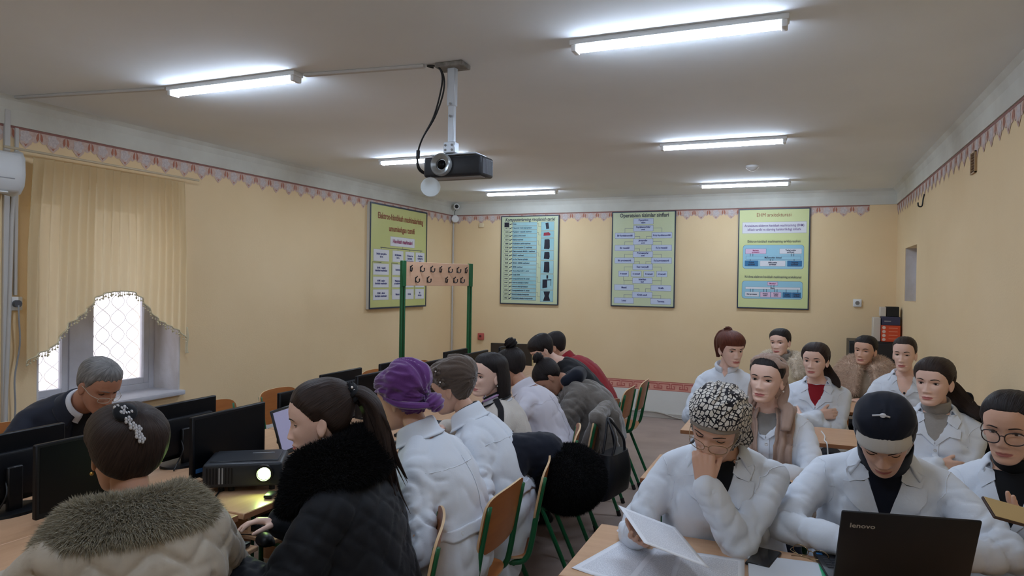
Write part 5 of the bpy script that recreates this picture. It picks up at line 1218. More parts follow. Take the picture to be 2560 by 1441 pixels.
        for k in (1, -1):
            e, w = s.arm[k]; sh = s.sh[k]
            for A, B_, r_ in ((sh, e, 0.10), (e, w, 0.095)):
                A_, D = np.array(A), np.array(B_ - A); L = np.linalg.norm(D); u = D / L; t = (V - A_) @ u / L; q = np.linalg.norm(V - A_ - np.clip(t, 0, 1)[:, None] * D, axis=1); m = sstep(r_ + .03, r_ - .01, q) * sstep(-.05, .1, t) * sstep(1.08, .95, t)
                near = 0.5 + 0.9 * G(t - (1.0 if A is sh else 0.0), 0.35)
                ax_ = (V - A_) @ u; pr = V - np.outer(ax_, u); n2 = pnoise(np.stack([ax_ * 16, pr @ np.array([8, 3, 5.0]), pr @ np.array([-3, 8, 4.0])], 1), seed + 2)
                d += m * near * 0.0060 * (0.22 - np.clip(1 - np.abs(n2) * 4.2, 0, 1))
        d = d * amp
        if s.quilt:
            u = (V - np.array(s.NB)) @ np.array(s.X); v = (V - np.array(s.NB)) @ np.array(s.S); w_ = (V - np.array(s.NB)) @ np.array(s.TF); u = u + 0.5 * w_ * np.sign(u)
            def tri(q): return np.abs((q % 1.0) * 2 - 1)
            if s.quilt == 'zigzag':
                seam = np.abs(((v + 0.050 * tri(u / 0.135) + 0.01) / 0.095) % 1.0 * 2 - 1); pf = 1 - seam ** 4; s2 = tri(u / 0.1350 * 2); d = d + 0.013 * pf - 0.004 * G(1 - s2, 0.06)
            else:
                a, b = np.abs(((u + v) / 0.115) % 1.0 * 2 - 1), np.abs(((u - v) / 0.115) % 1.0 * 2 - 1); d = d + 0.0055 * (1 - np.maximum(a, b) ** 5)
        setco(me, V + N * d[:, None])
    def cast(s, u, v, front=True, mesh=None):
        """point on the coat: u right of the spine, v above the neck base along the spine; front or back"""
        t = 1 + v / s.L; d = s.TF * (1 if front else -1); o = s.tor(t, u, 0) + d * 0.6; h = s.tbvh.ray_cast(o, -d, 0.9)
        if h[0] is not None:
            h2 = s.cbvh.ray_cast(h[0] + d * 0.03, -d, 0.06)
            if h2[0] is not None: h = h2
        if h[0] is None and v > -0.12:
            p, n = s.cast(u * 0.96, v - 0.012, front); return p + s.S * 0.010, n
        return (h[0], h[1]) if h[0] is not None else (s.tor(t, u, 0.1 if front else -0.1), d)
    def patch(s, name, poly, m, off=0.003, thick=0.003, front=True, parent=None, step=0.018):
        bm = bmesh.new(); bm.faces.new([bm.verts.new((u, v, 0)) for u, v in poly]); bmesh.ops.triangulate(bm, faces=bm.faces[:])
        for _ in range(5):
            E_ = [e for e in bm.edges if e.calc_length() > step]
            if not E_: break
            bmesh.ops.subdivide_edges(bm, edges=E_, cuts=1, use_grid_fill=False); bmesh.ops.triangulate(bm, faces=[f for f in bm.faces if len(f.verts) > 4])
        bmesh.ops.triangulate(bm, faces=bm.faces[:])
        d = s.TF * (1 if front else -1)
        for vt in bm.verts:
            p, n = s.cast(vt.co.x, vt.co.y, front); vt.co = p + n * off * 0.6 + d * off * 0.4
        bmesh.ops.smooth_vert(bm, verts=[v for v in bm.verts if not v.is_boundary], factor=0.5, use_axis_x=True, use_axis_y=True, use_axis_z=True)
        bmesh.ops.recalc_face_normals(bm, faces=bm.faces[:])
        me = bpy.data.meshes.new(name); bm.to_mesh(me); bm.free()
        if len(me.polygons) and sum((p.normal.dot(d) * p.area) for p in me.polygons) < 0: me.flip_normals()
        me = evalmods(me, [('SOLIDIFY', dict(thickness=thick, offset=1))]); me.materials.append(m) if not me.materials else None
        return link(name, me, parent or s.coat, ang=45)
    def collar(s, m, r0=0.062, r1=0.106, h=0.026, drop=0.032, f0=44, name='collar', c=None, thick=0.005, parent=None):
        """folded collar round the back of the neck, open in front"""
        c = c or s.NB + s.TF * 0.006; prof = cr(np.array([(r0 - .002, -0.03), (r0, h * 0.7), (r0 + 0.006, h), (r0 + 0.015, h * 0.72), ((r0 + r1) / 2 + .006, -drop * 0.2), (r1, -drop)]), 3); n = 40; P = np.zeros((n, len(prof), 3))
        for i in range(n):
            ph = math.radians(f0 + (360 - 2 * f0) * i / (n - 1)); fr_ = 0.5 + 0.5 * math.cos(ph)
            for j, (r_, hh) in enumerate(prof):
                P[i, j] = c + s.X * (r_ * 1.10 * math.sin(ph)) + s.TF * (r_ * 0.98 * math.cos(ph)) + s.S * (hh - 0.035 * fr_ ** 2 - 0.004)
        me = bpy.data.meshes.new(name); b = MB(); b.grid(P); me.from_pydata([tuple(p) for p in b.v], [], b.f); me = evalmods(me, [('SOLIDIFY', dict(thickness=thick, offset=0))]); me.materials.append(m)
        return link(name, me, parent or s.coat, True)
    def band_neck(s, m, r=0.058, h0=-0.03, h1=0.045, name='turtleneck', parent=None, roll=0.006):
        c = s.NB + s.TF * 0.004; top = s.H + s.Rh @ Vector((0, -0.018, -0.085)) * s.hs; b = MB(); n = 36; prof = [(r * 1.15, h0), (r + .002, h0 + .02), (r + roll * 0.6, (h0 + h1) / 2), (r + roll, h1 - .008), (r + roll * .5, h1), (r - .004, h1 - .01), (r - .006, h0)]
        d = (top - c).normalized(); x = s.X; y = d.cross(x) * -1
        vs = [c + d * hh + x * (r_ * 1.06 * math.cos(2 * PI * k / n)) + y * (r_ * math.sin(2 * PI * k / n)) for r_, hh in prof for k in range(n)]
        b.add(vs, loft_faces(len(prof), n, False)); return b.build(name, m, parent or s.root, True)
    def buttons(s, spots, m=None, r=0.0085, front=True, name='button'):
        for u, v in spots:
            p, n = s.cast(u, v, front); q = n.to_track_quat('Z', 'Y').to_matrix().to_4x4(); q.translation = p + n * 0.004
            MB().lathe([(0, -0.003), (r, -0.003), (r, 0.0012), (r * .7, 0.0022), (r * .6, 0.0012), (0, 0.0010)], 14, q).build(name, m or F_BUTTON, s.coat, True)
    def lapels(s, shirt, deep=-0.24, m=None, w=0.105, shirt_name='shirt_front', pts=True, btn=2):
        m = m or s.coatmat; z = lambda v: v
        if shirt is not None: s.patch(shirt_name, [(-0.058, -0.012), (-0.034, -0.10), (0.0, deep + 0.01), (0.034, -0.10), (0.058, -0.012), (0.03, -0.012), (0, -0.016), (-0.03, -0.012)], shirt, 0.0035, 0.002, parent=s.root)
        for k in (1, -1):
            P = [(0.052, -0.045), (0.060, -0.060), (w, -0.080), (w * 0.97, -0.115), (0.060, deep * 0.70), (0.004, deep), (0.0, deep + 0.02), (0.030, -0.11)]
            s.patch('lapel', [(k * u, v) for u, v in P], m, 0.0050, 0.0022)
            P = [(0.056, -0.014), (0.080, -0.012), (w * 0.98, -0.046), (w * 0.84, -0.076), (0.060, -0.056), (0.046, -0.045), (0.050, -0.024)]
            if pts: s.patch('collar_point', [(k * u, v) for u, v in P], m, 0.0070, 0.0028)
        s.armholes(); s.collar(m, f0=62); bot = -s.L * 0.98
        s.patch('front_edge', [(-0.016, deep + 0.012), (0.010, deep + 0.004), (0.012, bot), (-0.016, bot)], m, 0.002, 0.003)
        s.buttons([(-0.003, deep - 0.02 - 0.085 * i) for i in range(btn)])
    def armholes(s, m=None):
        for k in (1, -1):
            e, w = s.arm[k]; d = (e - s.sh[k]).normalized(); ax = (s.X * k * 0.75 + d * 0.55).normalized(); c = s.sh[k] + d * 0.02 + s.X * (k * 0.004); x = ax.orthogonal().normalized(); y = ax.cross(x)
            up_ = s.S - ax * s.S.dot(ax); up_.normalize(); sd = ax.cross(up_); s.ribbon('armhole_seam', m or s.coatmat, [c + up_ * (0.085 * math.cos(a)) + sd * (0.085 * math.sin(a)) for a in [math.radians(q) for q in range(-170, 171, 10)]], 0.0032, 0.0002, 0.0007, cross=1)
    def pockets(s, spots, m=None):
        for u0, v0, u1, v1 in spots: s.patch('pocket', [(u0, v0), (u1, v0 + 0.004), (u1, v1), ((u0 + u1) / 2, v1 - 0.008), (u0, v1)], m or s.coatmat, 0.0025, 0.003)
    def ribbon(s, name, m, path, width, off=0.003, thick=0.003, folds=0.0, n=30, cross=6, parent=None, seed=1, mesh=None):
        """strip of cloth lying on the coat along path (points near the coat)"""
        bv = mesh or s.cbvh; p = cr(np.array([tuple(q) for q in path], float), max(2, n // (len(path) - 1))); P = []
        W_ = width if hasattr(width, '__len__') else [width] * len(path); ww = np.interp(np.linspace(0, 1, len(p)), np.linspace(0, 1, len(W_)), W_)
        for i in range(len(p)):
            c, nn, _, _ = bv.find_nearest(Vector(p[i])); t = Vector(p[min(i + 1, len(p) - 1)] - p[max(i - 1, 0)]).normalized(); sd = t.cross(nn).normalized(); row = []
            for j in range(cross + 1):
                e = j / cross * 2 - 1; q, n2, _, _ = bv.find_nearest(c + sd * (e * ww[i] / 2)); row.append(q + n2 * (off + folds * (0.5 + 0.5 * math.sin(e * 7.5 + seed + 0.5 * math.sin(i * 0.35 + seed)))))
            P.append(row)
        b = MB(); b.grid(np.array(P)); me = bpy.data.meshes.new(name); me.from_pydata([tuple(v) for v in b.v], [], b.f); me = evalmods(me, [('SOLIDIFY', dict(thickness=thick, offset=0))]); me.materials.append(m); return link(name, me, parent or s.coat, True)
    # ---- hair and head coverings: shells that rise out of the scalp
    def shell(s, name, m, mask, thick, pole=(0, -0.7, 0.5), k=12.0, fold=0.0, fseed=0, sink=0.010, nth=128, sub=7, fold_f=7.0, extra=None, parent=None):
        P, th, _ = head_grid(s.par, nth, sub, False); N = grid_normals(P); x, y, z = P[..., 0], P[..., 1], P[..., 2]; az_ = np.arctan2(x, y + 0.01)
        mk = mask(az_, z, y); t = thick(az_, z, y) if callable(thick) else thick
        if isinstance(mk, tuple): mk, rp, b0 = mk; t = b0 + (t - b0) * rp
        C = np.array([0, -0.005, 0.02]); D = P - C; D = D / (np.linalg.norm(D, axis=2, keepdims=True) + 1e-9); B = np.array(Vector(pole).normalized()); dt = D @ B; T = D - dt[..., None] * B; T /= np.linalg.norm(T, axis=2, keepdims=True) + 1e-6
        al = np.arccos(np.clip(dt, -1, 1)); st = np.stack([T[..., 0] * k, T[..., 1] * k + T[..., 2] * 3.0, T[..., 2] * k + al * 1.2], -1)
        off = (-sink) + (t + sink) * mk
        if fold:
            f_ = pnoise(np.concatenate([T * fold_f * 0.35, al[..., None] * 0.9], -1)[..., [0, 2, 3]].reshape(-1, 3) * 1.6, fseed).reshape(x.shape); off = off + mk * fold * (0.5 - np.abs(f_) * 1.6)
        else: off = off + mk * 0.0005 * np.sin(st[..., 0] * 2.2 + st[..., 2] * 2.0)
        if extra is not None: off = off + extra(az_, z, y, T, al) * mk
        Q = P + N * off[..., None]; nr, nt_ = Q.shape[:2]
        me = mesh_np(name, s.hp(Q.reshape(-1, 3)), loft_faces(nr, nt_), {'strand': st.reshape(-1, 3), 'facing': mk.ravel()}, [m]); o = link(name, me, parent or s.root, True); s.last_shell = Q; return o
    def lock(s, name, m, pts, rs, flat=0.6, seed=0, n=18, world=False, k=2.2, clump=0.18, parent=None):
        """bundle of hair along pts (head coordinates), radius rs"""
        p = cr(np.array(pts, float), 5); r_ = cr(np.array(rs, float)[:, None], 5)[:, 0]; ns = len(p); V = np.zeros((ns, n, 3)); St = np.zeros((ns, n, 3)); t = np.gradient(p, axis=0); t /= np.linalg.norm(t, axis=1)[:, None]; x = None
        for i in range(ns):
            if x is None: x = np.cross(t[i], [0, 1, 0.2]); 
            x = x - t[i] * (x @ t[i]); x /= np.linalg.norm(x) + 1e-9; y = np.cross(t[i], x)
            for q in range(n):
                a = 2 * PI * q / n; w_ = 1 + clump * math.sin(3 * a + seed + 0.15 * i) + clump * 0.7 * math.sin(7 * a + 2 * seed - 0.1 * i)
                V[i, q] = p[i] + r_[i] * w_ * (x * math.cos(a) + y * math.sin(a) * flat); St[i, q] = (math.cos(a) * k * 4, math.sin(a) * k * 4, i * 0.12)
        VV = V.reshape(-1, 3); VV = VV if world else s.hp(VV)
        me = mesh_np(name, VV, loft_faces(ns, n), {'strand': St.reshape(-1, 3)}, [m]); return link(name, me, parent or s.root, True)
    def bob(s, m, z1=-0.140, a0=1.50, rx=0.084, ry=0.108, thick=0.022, name='bob'):
        nu, nv = 60, 22; P = np.zeros((nu, nv, 3)); St = np.zeros((nu, nv, 3))
        for i in range(nu):
            a = a0 + (2 * PI - 2 * a0) * i / (nu - 1)
            for j in range(nv):
                v = j / (nv - 1); z = 0.060 + (z1 - 0.060) * v; w_ = (0.90 + 0.13 * math.sin(PI * min(1, v * 1.25) * 0.62)) * (1 - 0.06 * v * v) + 0.012 * math.sin(a * 9 + 1) * v * 0.5
                P[i, j] = (rx * w_ * math.sin(a), -0.006 + ry * w_ * math.cos(a) - 0.012 * v, z + 0.004 * math.sin(a * 13) * v); St[i, j] = (math.sin(a) * 22, math.cos(a) * 22, v * 1.2)
        b = MB(); b.grid(P); me = mesh_np(name, s.hp(np.array(b.v)), b.f, {'strand': St.reshape(-1, 3)}); me = evalmods(me, [('SOLIDIFY', dict(thickness=thick, offset=0)), ('SMOOTH', dict(factor=0.4, iterations=2))]); me.materials.append(m); return link(name, me, s.root, True)
    def bun(s, name, m, c, r, seed=1, sq=(1, 1, 0.85)):
        nu, nv = 36, 24; P = np.zeros((nv, nu, 3)); St = np.zeros((nv, nu, 3))
        for j in range(nv):
            a = PI * (j + .5) / nv
            for i in range(nu):
                b = 2 * PI * i / nu; sp_ = b + 3.0 * a; w_ = 1 + 0.10 * math.sin(3 * sp_ + seed) + 0.05 * math.sin(7 * sp_); P[j, i] = (r * sq[0] * w_ * math.sin(a) * math.cos(b), r * sq[1] * w_ * math.sin(a) * math.sin(b), r * sq[2] * math.cos(a) * w_); St[j, i] = (math.cos(sp_) * 8, math.sin(sp_) * 8, a * 0.8)
        me = mesh_np(name, s.hp((P + np.array(c)).reshape(-1, 3)), [f[::-1] for f in loft_faces(nv, nu)], {'strand': St.reshape(-1, 3)}, [m]); return link(name, me, s.root, True)
    def spectacles(s, m, rx=0.026, rz=0.019, y=0.012, drop=-0.004, sq=3.0, r=0.0013):
        t = bpy.data.objects.new('spectacles', None); COL.objects.link(t); t.parent = s.root; s.glasses = t
        yy = s.surf(0, 0.002).y + y; R_ = s.par.get('w', 1.0)
        for k in (1, -1):
            loop = []; n = 32
            for i in range(n):
                a = 2 * PI * i / n; c, si = math.cos(a), math.sin(a); q = (abs(c) ** sq + abs(si) ** sq) ** (-1 / sq); x = k * 0.0335 * R_ + rx * c * q; loop.append(s.hv((x, yy - 2.2 * x * x * 2, drop + rz * si * q)))
            MB().tube(loop, r, 6, closed=True).build('rim', m, t, True); MB().add(loop, [tuple(range(n))]).build('lens', m_lens, t)
            e = k * (0.0335 * R_ + rx); MB().tube(smoothpts([s.hv((e, yy - 4.4 * e * e, drop + rz * .5)), s.hv((k * .071 * R_, 0.055, drop + rz * .45)), s.hv((k * .077 * R_, 0.0, .002)), s.hv((k * .073 * R_, -0.02, -.012))]), r, 6).build('temple', m, t, True)
        MB().tube(smoothpts([s.hv((-0.0085, yy, drop + .005)), s.hv((0, yy + .002, drop + .009)), s.hv((0.0085, yy, drop + .005))]), r, 6).build('bridge', m, t, True)
    def earring(s, k, m, r=0.004): return MB().sph(s.hv((k * 0.079 * s.par.get('w', 1), -0.004, -0.049)), r * s.hs, 10, 7).build('earring', m, s.root, True)
    def fur(s, name, m, me, n, length, **kw):
        """fur on a carrier mesh"""
        me.materials.clear(); me.materials.append(m); o = link(name, me, s.coat, True); P, N = sample_surface(me, n, 3); V, F = fur_mesh(P, N, length, **kw); f = link('fur', mesh_np('fur', V, F, None, [m]), o); f['kind'] = 'stuff'; return o

def cover(front=0.05, edge=0.95, bottom=-0.2, w=0.10, base=0.008):
    """cloth round the face: opening up to bearing edge, top at front"""
    def f(az, z, y):
        a = np.abs(az); zt = front - 0.02 * (a / edge) ** 2 * 1.0
        inside = np.minimum(np.minimum((edge - a) / w * 0.5, (zt - z) / 0.012), (z - bottom) / 0.012)
        return 1 - sstep(-.5, .5, inside), sstep(.2, 3.2, -inside), base
    return f
# hairline: lowest z with hair for each bearing from the face (0 front .. pi back)
def hairline(front=0.067, temple=0.049, side=-0.006, ear=0.012, behind=-0.028, nape=-0.082, wob=0.0, part=None):
    A = np.array([0, .45, .80, 1.02, 1.20, 1.36, 1.55, 1.78, 2.1, 2.6, PI]); Z = np.array([front, front - .001, temple, temple * .5 + side * .5, side, side, ear, behind, nape * .85, nape, nape])
    def f(az, z, y):
        zh = np.interp(np.abs(az), A, Z)
        if part is not None: zh = zh + part(az)
        if wob: zh = zh + wob * np.sin(az * 23)
        return sstep(-.005, .005, z - zh), sstep(-.002, .045, z - zh), 0.0012
    return f
# ------------------------------------------------------------------ the people in the room
WOMEN_L, WOMEN_R = 'women at the computer desks', 'women in white coats at the school desks'
def seat(p, group, label, back=0.0, dx=0.0):
    a = math.atan2(p.f.y, p.f.x); c = p.org - p.f * back; return chair(c.x + dx, c.y, a - PI / 2, label, group)
def seat_at(bx, by, az, label, group=GW):
    a = math.radians(az); return chair(bx + math.cos(a) * 0.21, by + math.sin(a) * 0.21, a - PI / 2, label, group)
F_FURB = fabric('fur_beige_hair', (180, 173, 153), (146, 138, 118), 0.9, None, 0.4); F_FURK = fabric('fur_black_hair', (9, 9, 11), (13, 13, 16), 0.95, None, 0.03)
F_FURC = fabric('fur_cream_hair', (242, 232, 216), (226, 214, 196), 0.9, None, 0.4); F_FURT = fabric('fur_tan_hair', (222, 196, 174), (198, 172, 150), 0.9, None, 0.4)
F_KHAKI = fabric('khaki_satin', (186, 176, 160), (174, 164, 148), 0.42, (60, 0.10), 0.3); F_QBLACK = fabric('black_quilted_nylon', (26, 29, 36), (20, 23, 29), 0.68, (60, 0.08), 0.1)
F_FLEECE = fabric('white_fleece', (214, 208, 200), (202, 196, 188), 0.95, (180, 0.35), 0.4); F_TRIM = fabric('black_trim', (24, 24, 28)); F_BLOUSE = fabric('pale_lilac_cotton', (218, 216, 226), (208, 206, 218))
F_VELV = fabric('grey_plush', (120, 114, 108), (92, 87, 82), 0.95, (60, 0.3), 0.5); F_CREAM = fabric('cream_wool', (206, 192, 164), (192, 178, 150)); F_TAN = fabric('beige_wool', (170, 152, 130), (156, 138, 116)); F_REDJ = fabric('red_jacket', (150, 36, 46), (134, 28, 38))
F_PURPLE = fabric('purple_velvet', (114, 64, 134), (94, 50, 114), 0.75, (200, 0.10), 0.7); F_BROWN = fabric('brown_felt', (98, 84, 74), (84, 72, 64), 0.95, (260, 0.25), 0.5); F_SHAWL = fabric('beige_shawl', (178, 152, 136), (158, 132, 118), 0.8, (40, 0.15), 0.3)
F_LINER = fabric('scarf_liner', (150, 140, 128), (140, 130, 120)); F_WBAND = fabric('white_band', (206, 202, 196), (198, 194, 188)); F_SHIRT = fabric('white_shirt', (216, 218, 224), (208, 210, 218)); F_GROLL = fabric('grey_rollneck', (168, 164, 158), (146, 142, 138), 0.9, (90, 0.3, (1, 1, 6)))
m_pearl = mat('pearl', (236, 228, 222), 0.2); m_gem = mat('clip_crystal', (200, 200, 204), 0.12, spec=0.8)

BT = 0.26
def fur_collar(p, m, n, length, r0=0.075, r1=0.20, h=0.05, drop=0.07, f0=30, thick=0.035, seed=1, cx=(0, 0), stretch=1.15, comb=0.5):
    c = p.NB + p.TF * (0.01 + cx[0]) + p.S * cx[1]; prof = cr(np.array([(r0, -0.02), (r0 + 0.008, h * 0.8), (r0 + (r1 - r0) * 0.3, h), (r0 + (r1 - r0) * 0.65, h * 0.35 - drop * 0.25), (r1, -drop)]), 3); nn = 44; P = np.zeros((nn, len(prof), 3))
    for i in range(nn):
        ph = math.radians(f0 + (360 - 2 * f0) * i / (nn - 1)); fr_ = 0.5 + 0.5 * math.cos(ph)
        for j, (r_, hh) in enumerate(prof):
            P[i, j] = c + p.X * (r_ * stretch * math.sin(ph)) + p.TF * (r_ * 0.90 * math.cos(ph)) + p.S * (hh - 0.07 * fr_ ** 2 * (0.3 + j / len(prof)))
    b = MB(); b.grid(P); me = bpy.data.meshes.new('carrier'); me.from_pydata([tuple(v) for v in b.v], [], b.f)
    me = evalmods(me, [('SOLIDIFY', dict(thickness=thick, offset=0)), ('REMESH', dict(mode='VOXEL', voxel_size=0.011)), ('SMOOTH', dict(factor=0.5, iterations=4))])
    return p.fur('fur_collar', m, me, n, length, comb=tuple(-p.S * comb), seed=seed)

# ---- 1. man bending over his keyboard at the window
p = Person('grey-haired man in a navy suit and glasses bending forward below the window', (-3.05, 2.27, 1.115), -4, lean=46, haz=2, pitch=30, skin=SK_MAN, bulk=1.12, puff=0.016, coat=F_SUIT, coat_name='suit_jacket', hunch=0.05, shoulder=1.08, bust=0, par=dict(jaw=1.04, nose=1.12, brow=1.3, lips=0.8, l=1.0, w=1.05, neck=1.2), brows=H_GREY, lid=(4, 12),
           armR=(0.20, 0.62, 0.18, 0.8, -0.2, -0.6), armL=(-0.20, 0.62, 0.18, -0.8, -0.2, -0.6), hip_z=0.55, wrinkle=0.7)
p.shell('hair', H_GREY, hairline(front=0.070, temple=0.062, side=0.0, ear=0.020, behind=-0.02, nape=-0.065, wob=0.003), 0.010, pole=(0, 0.3, 1.0), k=7)
p.spectacles(mat('frame_pale', (196, 190, 178), 0.3, metal=0.4), rx=0.025, rz=0.014, y=0.016, drop=-0.016, r=0.0014)
p.collar(F_SHIRT, 0.060, 0.082, 0.042, 0.006, 24, 'shirt_collar', p.NB + p.TF * 0.012, parent=p.root); p.collar(F_SUIT, 0.068, 0.104, 0.026, 0.034, 40)
p.patch('sweater_front', [(-0.05, -0.01), (0, -0.24), (0.05, -0.01)], F_BLACK, 0.002, 0.003, parent=p.root)
for k in (1, -1): p.patch('lapel', [(k * 0.055, 0.0), (k * 0.105, -0.06), (k * 0.10, -0.10), (k * 0.01, -0.27), (k * 0.0, -0.25), (k * 0.04, -0.12)], F_SUIT, 0.005, 0.004)
seat(p, GM, 'plywood chair under the bending man by the window', 0.02)

# ---- 2. woman in the khaki quilted coat, from behind
p = Person('dark-haired woman seen from behind in a khaki quilted coat with broad fur collar', (-1.66, 1.31, 1.168), 158, lean=7, haz=163, pitch=10, skin=SK_TAN, bulk=1.16, puff=0.032, coat=F_KHAKI, coat_name='quilted_coat', quilt='zigzag', shoulder=1.06, armR=(0.20, 0.40, 0.20, 0.8, -0.2, -0.8), armL=(-0.20, 0.40, 0.20, -0.8, -0.2, -0.8), voxel=0.0085, wrinkle=0.7)
p.shell('hair', H_DBROWN, hairline(ear=0.005, behind=-0.05, nape=-0.100), lambda a, z, y: 0.014 + 0.020 * sstep(1.2, 2.6, np.abs(a)) * sstep(-.11, -.03, z) * sstep(.11, .03, z), pole=(0.05, -0.75, 0.62), k=11)
fur_collar(p, F_FURB, 75000, 0.034, r0=0.085, r1=0.162, h=0.035, drop=0.042, f0=28, thick=0.048, stretch=1.22, cx=(0, -0.028))
p.earring(-1, mat('earring_gold', (206, 168, 90), 0.2, metal=0.9), 0.005)
t = bpy.data.objects.new('hair_clip', None); COL.objects.link(t); t.parent = p.root
MB().lathe([(0.012, -0.010), (0.026, -0.008), (0.030, 0.0), (0.026, 0.010), (0.012, 0.010)], 14, Matrix.Translation(p.hv((-0.030, -0.100, 0.095))) @ (p.Rh @ Matrix.Rotation(0.9, 3, 'X')).to_4x4()).build('scrunchie', F_BLACK, t, True)
for i, (x, y, z) in enumerate([(0.004, -0.088, 0.108), (0.018, -0.094, 0.104), (0.012, -0.104, 0.094), (0.030, -0.104, 0.090), (0.018, -0.116, 0.076), (0.024, -0.126, 0.060), (0.036, -0.128, 0.050), (0.034, -0.133, 0.036), (0.040, -0.134, 0.024)]):
    c = p.hv((x - 0.050, y - 0.004, z)); b = MB()
    for q in range(5): b.sph(c + p.Rh @ Vector((0.0065 * math.cos(q * 1.257), -0.002, 0.0065 * math.sin(q * 1.257))), (0.0055, 0.003, 0.0055), 8, 5)
    b.sph(c + p.Rh @ Vector((0, -0.005, 0)), 0.003, 8, 5); b.build('crystal_flower', m_gem, t, True)
seat(p, GW, 'plywood chair under the woman in the khaki coat', 0.04)

# ---- 3. ponytail woman in the black coat, profile
p = Person('ponytail woman in profile wearing a black quilted coat with black fur collar', (-1.40, 1.80, 1.185), 196, lean=9, haz=214, pitch=10, skin=SK_FAIR, bulk=1.18, puff=0.032, coat=F_QBLACK, coat_name='quilted_coat', quilt='diamond', shoulder=1.12, armR=(0.20, 0.36, 0.22, 0.8, -0.2, -0.8), armL=(-0.18, 0.36, 0.20, -0.7, -0.2, -0.8), voxel=0.009, lid=(8, 16), par=dict(nose=1.05, l=0.98))
p.shell('hair', H_DBROWN, hairline(front=0.070, side=0.004, ear=0.004, behind=-0.03, nape=-0.075), 0.015, pole=(0, -0.85, 0.35), k=11, fseed=4)
p.lock('ponytail', H_DBROWN, [(0, -0.098, 0.060), (0.0, -0.135, 0.052), (0.005, -0.165, 0.0), (0.0, -0.168, -0.08), (-0.005, -0.165, -0.16), (0.01, -0.175, -0.24), (0.01, -0.19, -0.31)], [0.022, 0.034, 0.046, 0.050, 0.046, 0.036, 0.010], 0.7, 2)
p.lock('loose_hair', H_DBROWN, [(-0.012, -0.13, 0.03), (-0.02, -0.185, -0.02), (-0.012, -0.20, -0.10), (0.0, -0.21, -0.17), (0.01, -0.235, -0.25)], [0.010, 0.018, 0.020, 0.014, 0.002], 0.6, 5)
for q in range(9):
    a_ = q * 0.7; p.lock('hair_strand', H_DBROWN, [(0.02 * math.sin(a_), -0.14, 0.03), (0.042 * math.sin(a_), -0.175 - 0.02 * math.cos(a_), -0.07), (0.045 * math.sin(a_ + .4), -0.18 - 0.03 * math.cos(a_), -0.18 - 0.01 * q), (0.04 * math.sin(a_ + .9), -0.20 - 0.035 * math.cos(a_), -0.27 - 0.012 * q)], [0.008, 0.009, 0.006, 0.0008], 0.6, q, 8)
p.bun('scrunchie', F_BLACK, (0, -0.108, 0.062), 0.036, 3, (1.1, 0.6, 1.0)); b = MB()
for q in range(4): b.sph(p.hv((-0.03 + 0.004 * q, -0.112 - 0.006 * (q % 2), 0.085 - 0.012 * q)), 0.0045, 8, 6)
o = b.build('pearls', m_pearl, p.root, True); o['kind'] = 'stuff'
p.earring(-1, m_pearl, 0.0045)
fur_collar(p, F_FURK, 50000, 0.028, r0=0.085, r1=0.170, h=0.055, drop=0.055, f0=22, thick=0.060, stretch=1.08, seed=5, cx=(0.008, 0.0), comb=0.2)
seat_at(-1.13, 2.04, 207, 'plywood chair seen edge-on beside the woman in the black coat')

# ---- 4. purple turban
def skirt(s, mb):
    for k in (1, -1): limb(mb, [s.tor(0.1, k * 0.10, -0.06), s.hip + s.r * (k * 0.13) + Vector((0, 0, -0.16)) - s.f * 0.02], [0.10, 0.10])
p = Person('woman in a purple velvet turban and white coat leaning to the desk', (-1.45, 2.37, 1.160), 186, lean=14, haz=180, pitch=18, skin=SK_MID, bulk=1.26, puff=0.016, shoulder=1.14, hunch=0.045, armR=(0.2, 0.40, 0.22, 0.8, -0.2, -0.6), armL=(-0.23, 0.20, 0.20, -0.5, -1.0, -0.5), coat_fn=skirt, voxel=0.0085, wrinkle=1.9, group=None)
p.shell('turban', F_PURPLE, hairline(front=0.050, temple=0.036, side=-0.005, ear=-0.020, behind=-0.055, nape=-0.090), lambda a, z, y: 0.016 + 0.024 * sstep(0.01, .08, z) * sstep(.8, 2.4, np.abs(a)) + 0.006 * sstep(.06, -.02, z), pole=(0.02, -0.88, -0.30), fold=0.020, fold_f=8, fseed=3, sub=8)
p.bun('turban_knot', F_PURPLE, (0.0, -0.140, -0.048), 0.040, 2, (1.2, 0.7, 0.9))
p.lock('turban_band', F_PURPLE, [(-0.085, 0.015, 0.015), (-0.088, -0.04, -0.02), (-0.062, -0.105, -0.045), (-0.02, -0.143, -0.055)], [0.016, 0.024, 0.024, 0.018], 0.5, 1, k=1)
p.lock('turban_band', F_PURPLE, [(0.085, 0.015, 0.015), (0.088, -0.04, -0.02), (0.062, -0.105, -0.045), (0.02, -0.143, -0.055)], [0.016, 0.024, 0.024, 0.018], 0.5, 3, k=1)
p.collar(p.coatmat, 0.064, 0.106, 0.050, 0.016); p.ribbon('yoke', F_WHITE, [p.tor(.73, -0.22, -0.02), p.tor(.75, -0.12, -0.16), p.tor(.755, 0, -0.2), p.tor(.75, 0.12, -0.16), p.tor(.73, 0.22, -0.02)], 0.004, 0.0, 0.0008, cross=1); p.patch('back_seam', [(-0.004, -0.12), (0.004, -0.12), (0.004, -0.43), (-0.004, -0.43)], F_WHITE, 0.001, 0.0012, False)
p.ribbon('back_belt', F_WHITE, [p.tor(BT, -0.21, 0.0), p.tor(BT, -0.13, -0.2), p.tor(BT, 0, -0.25), p.tor(BT, 0.13, -0.2), p.tor(BT, 0.21, 0.0)], 0.045, 0.004, 0.004); p.buttons([(-0.15, -0.37), (0.15, -0.37)], front=False)
seat_at(-1.07, 2.49, 181, 'plywood chair nearest in the aisle, behind the woman in the purple turban')

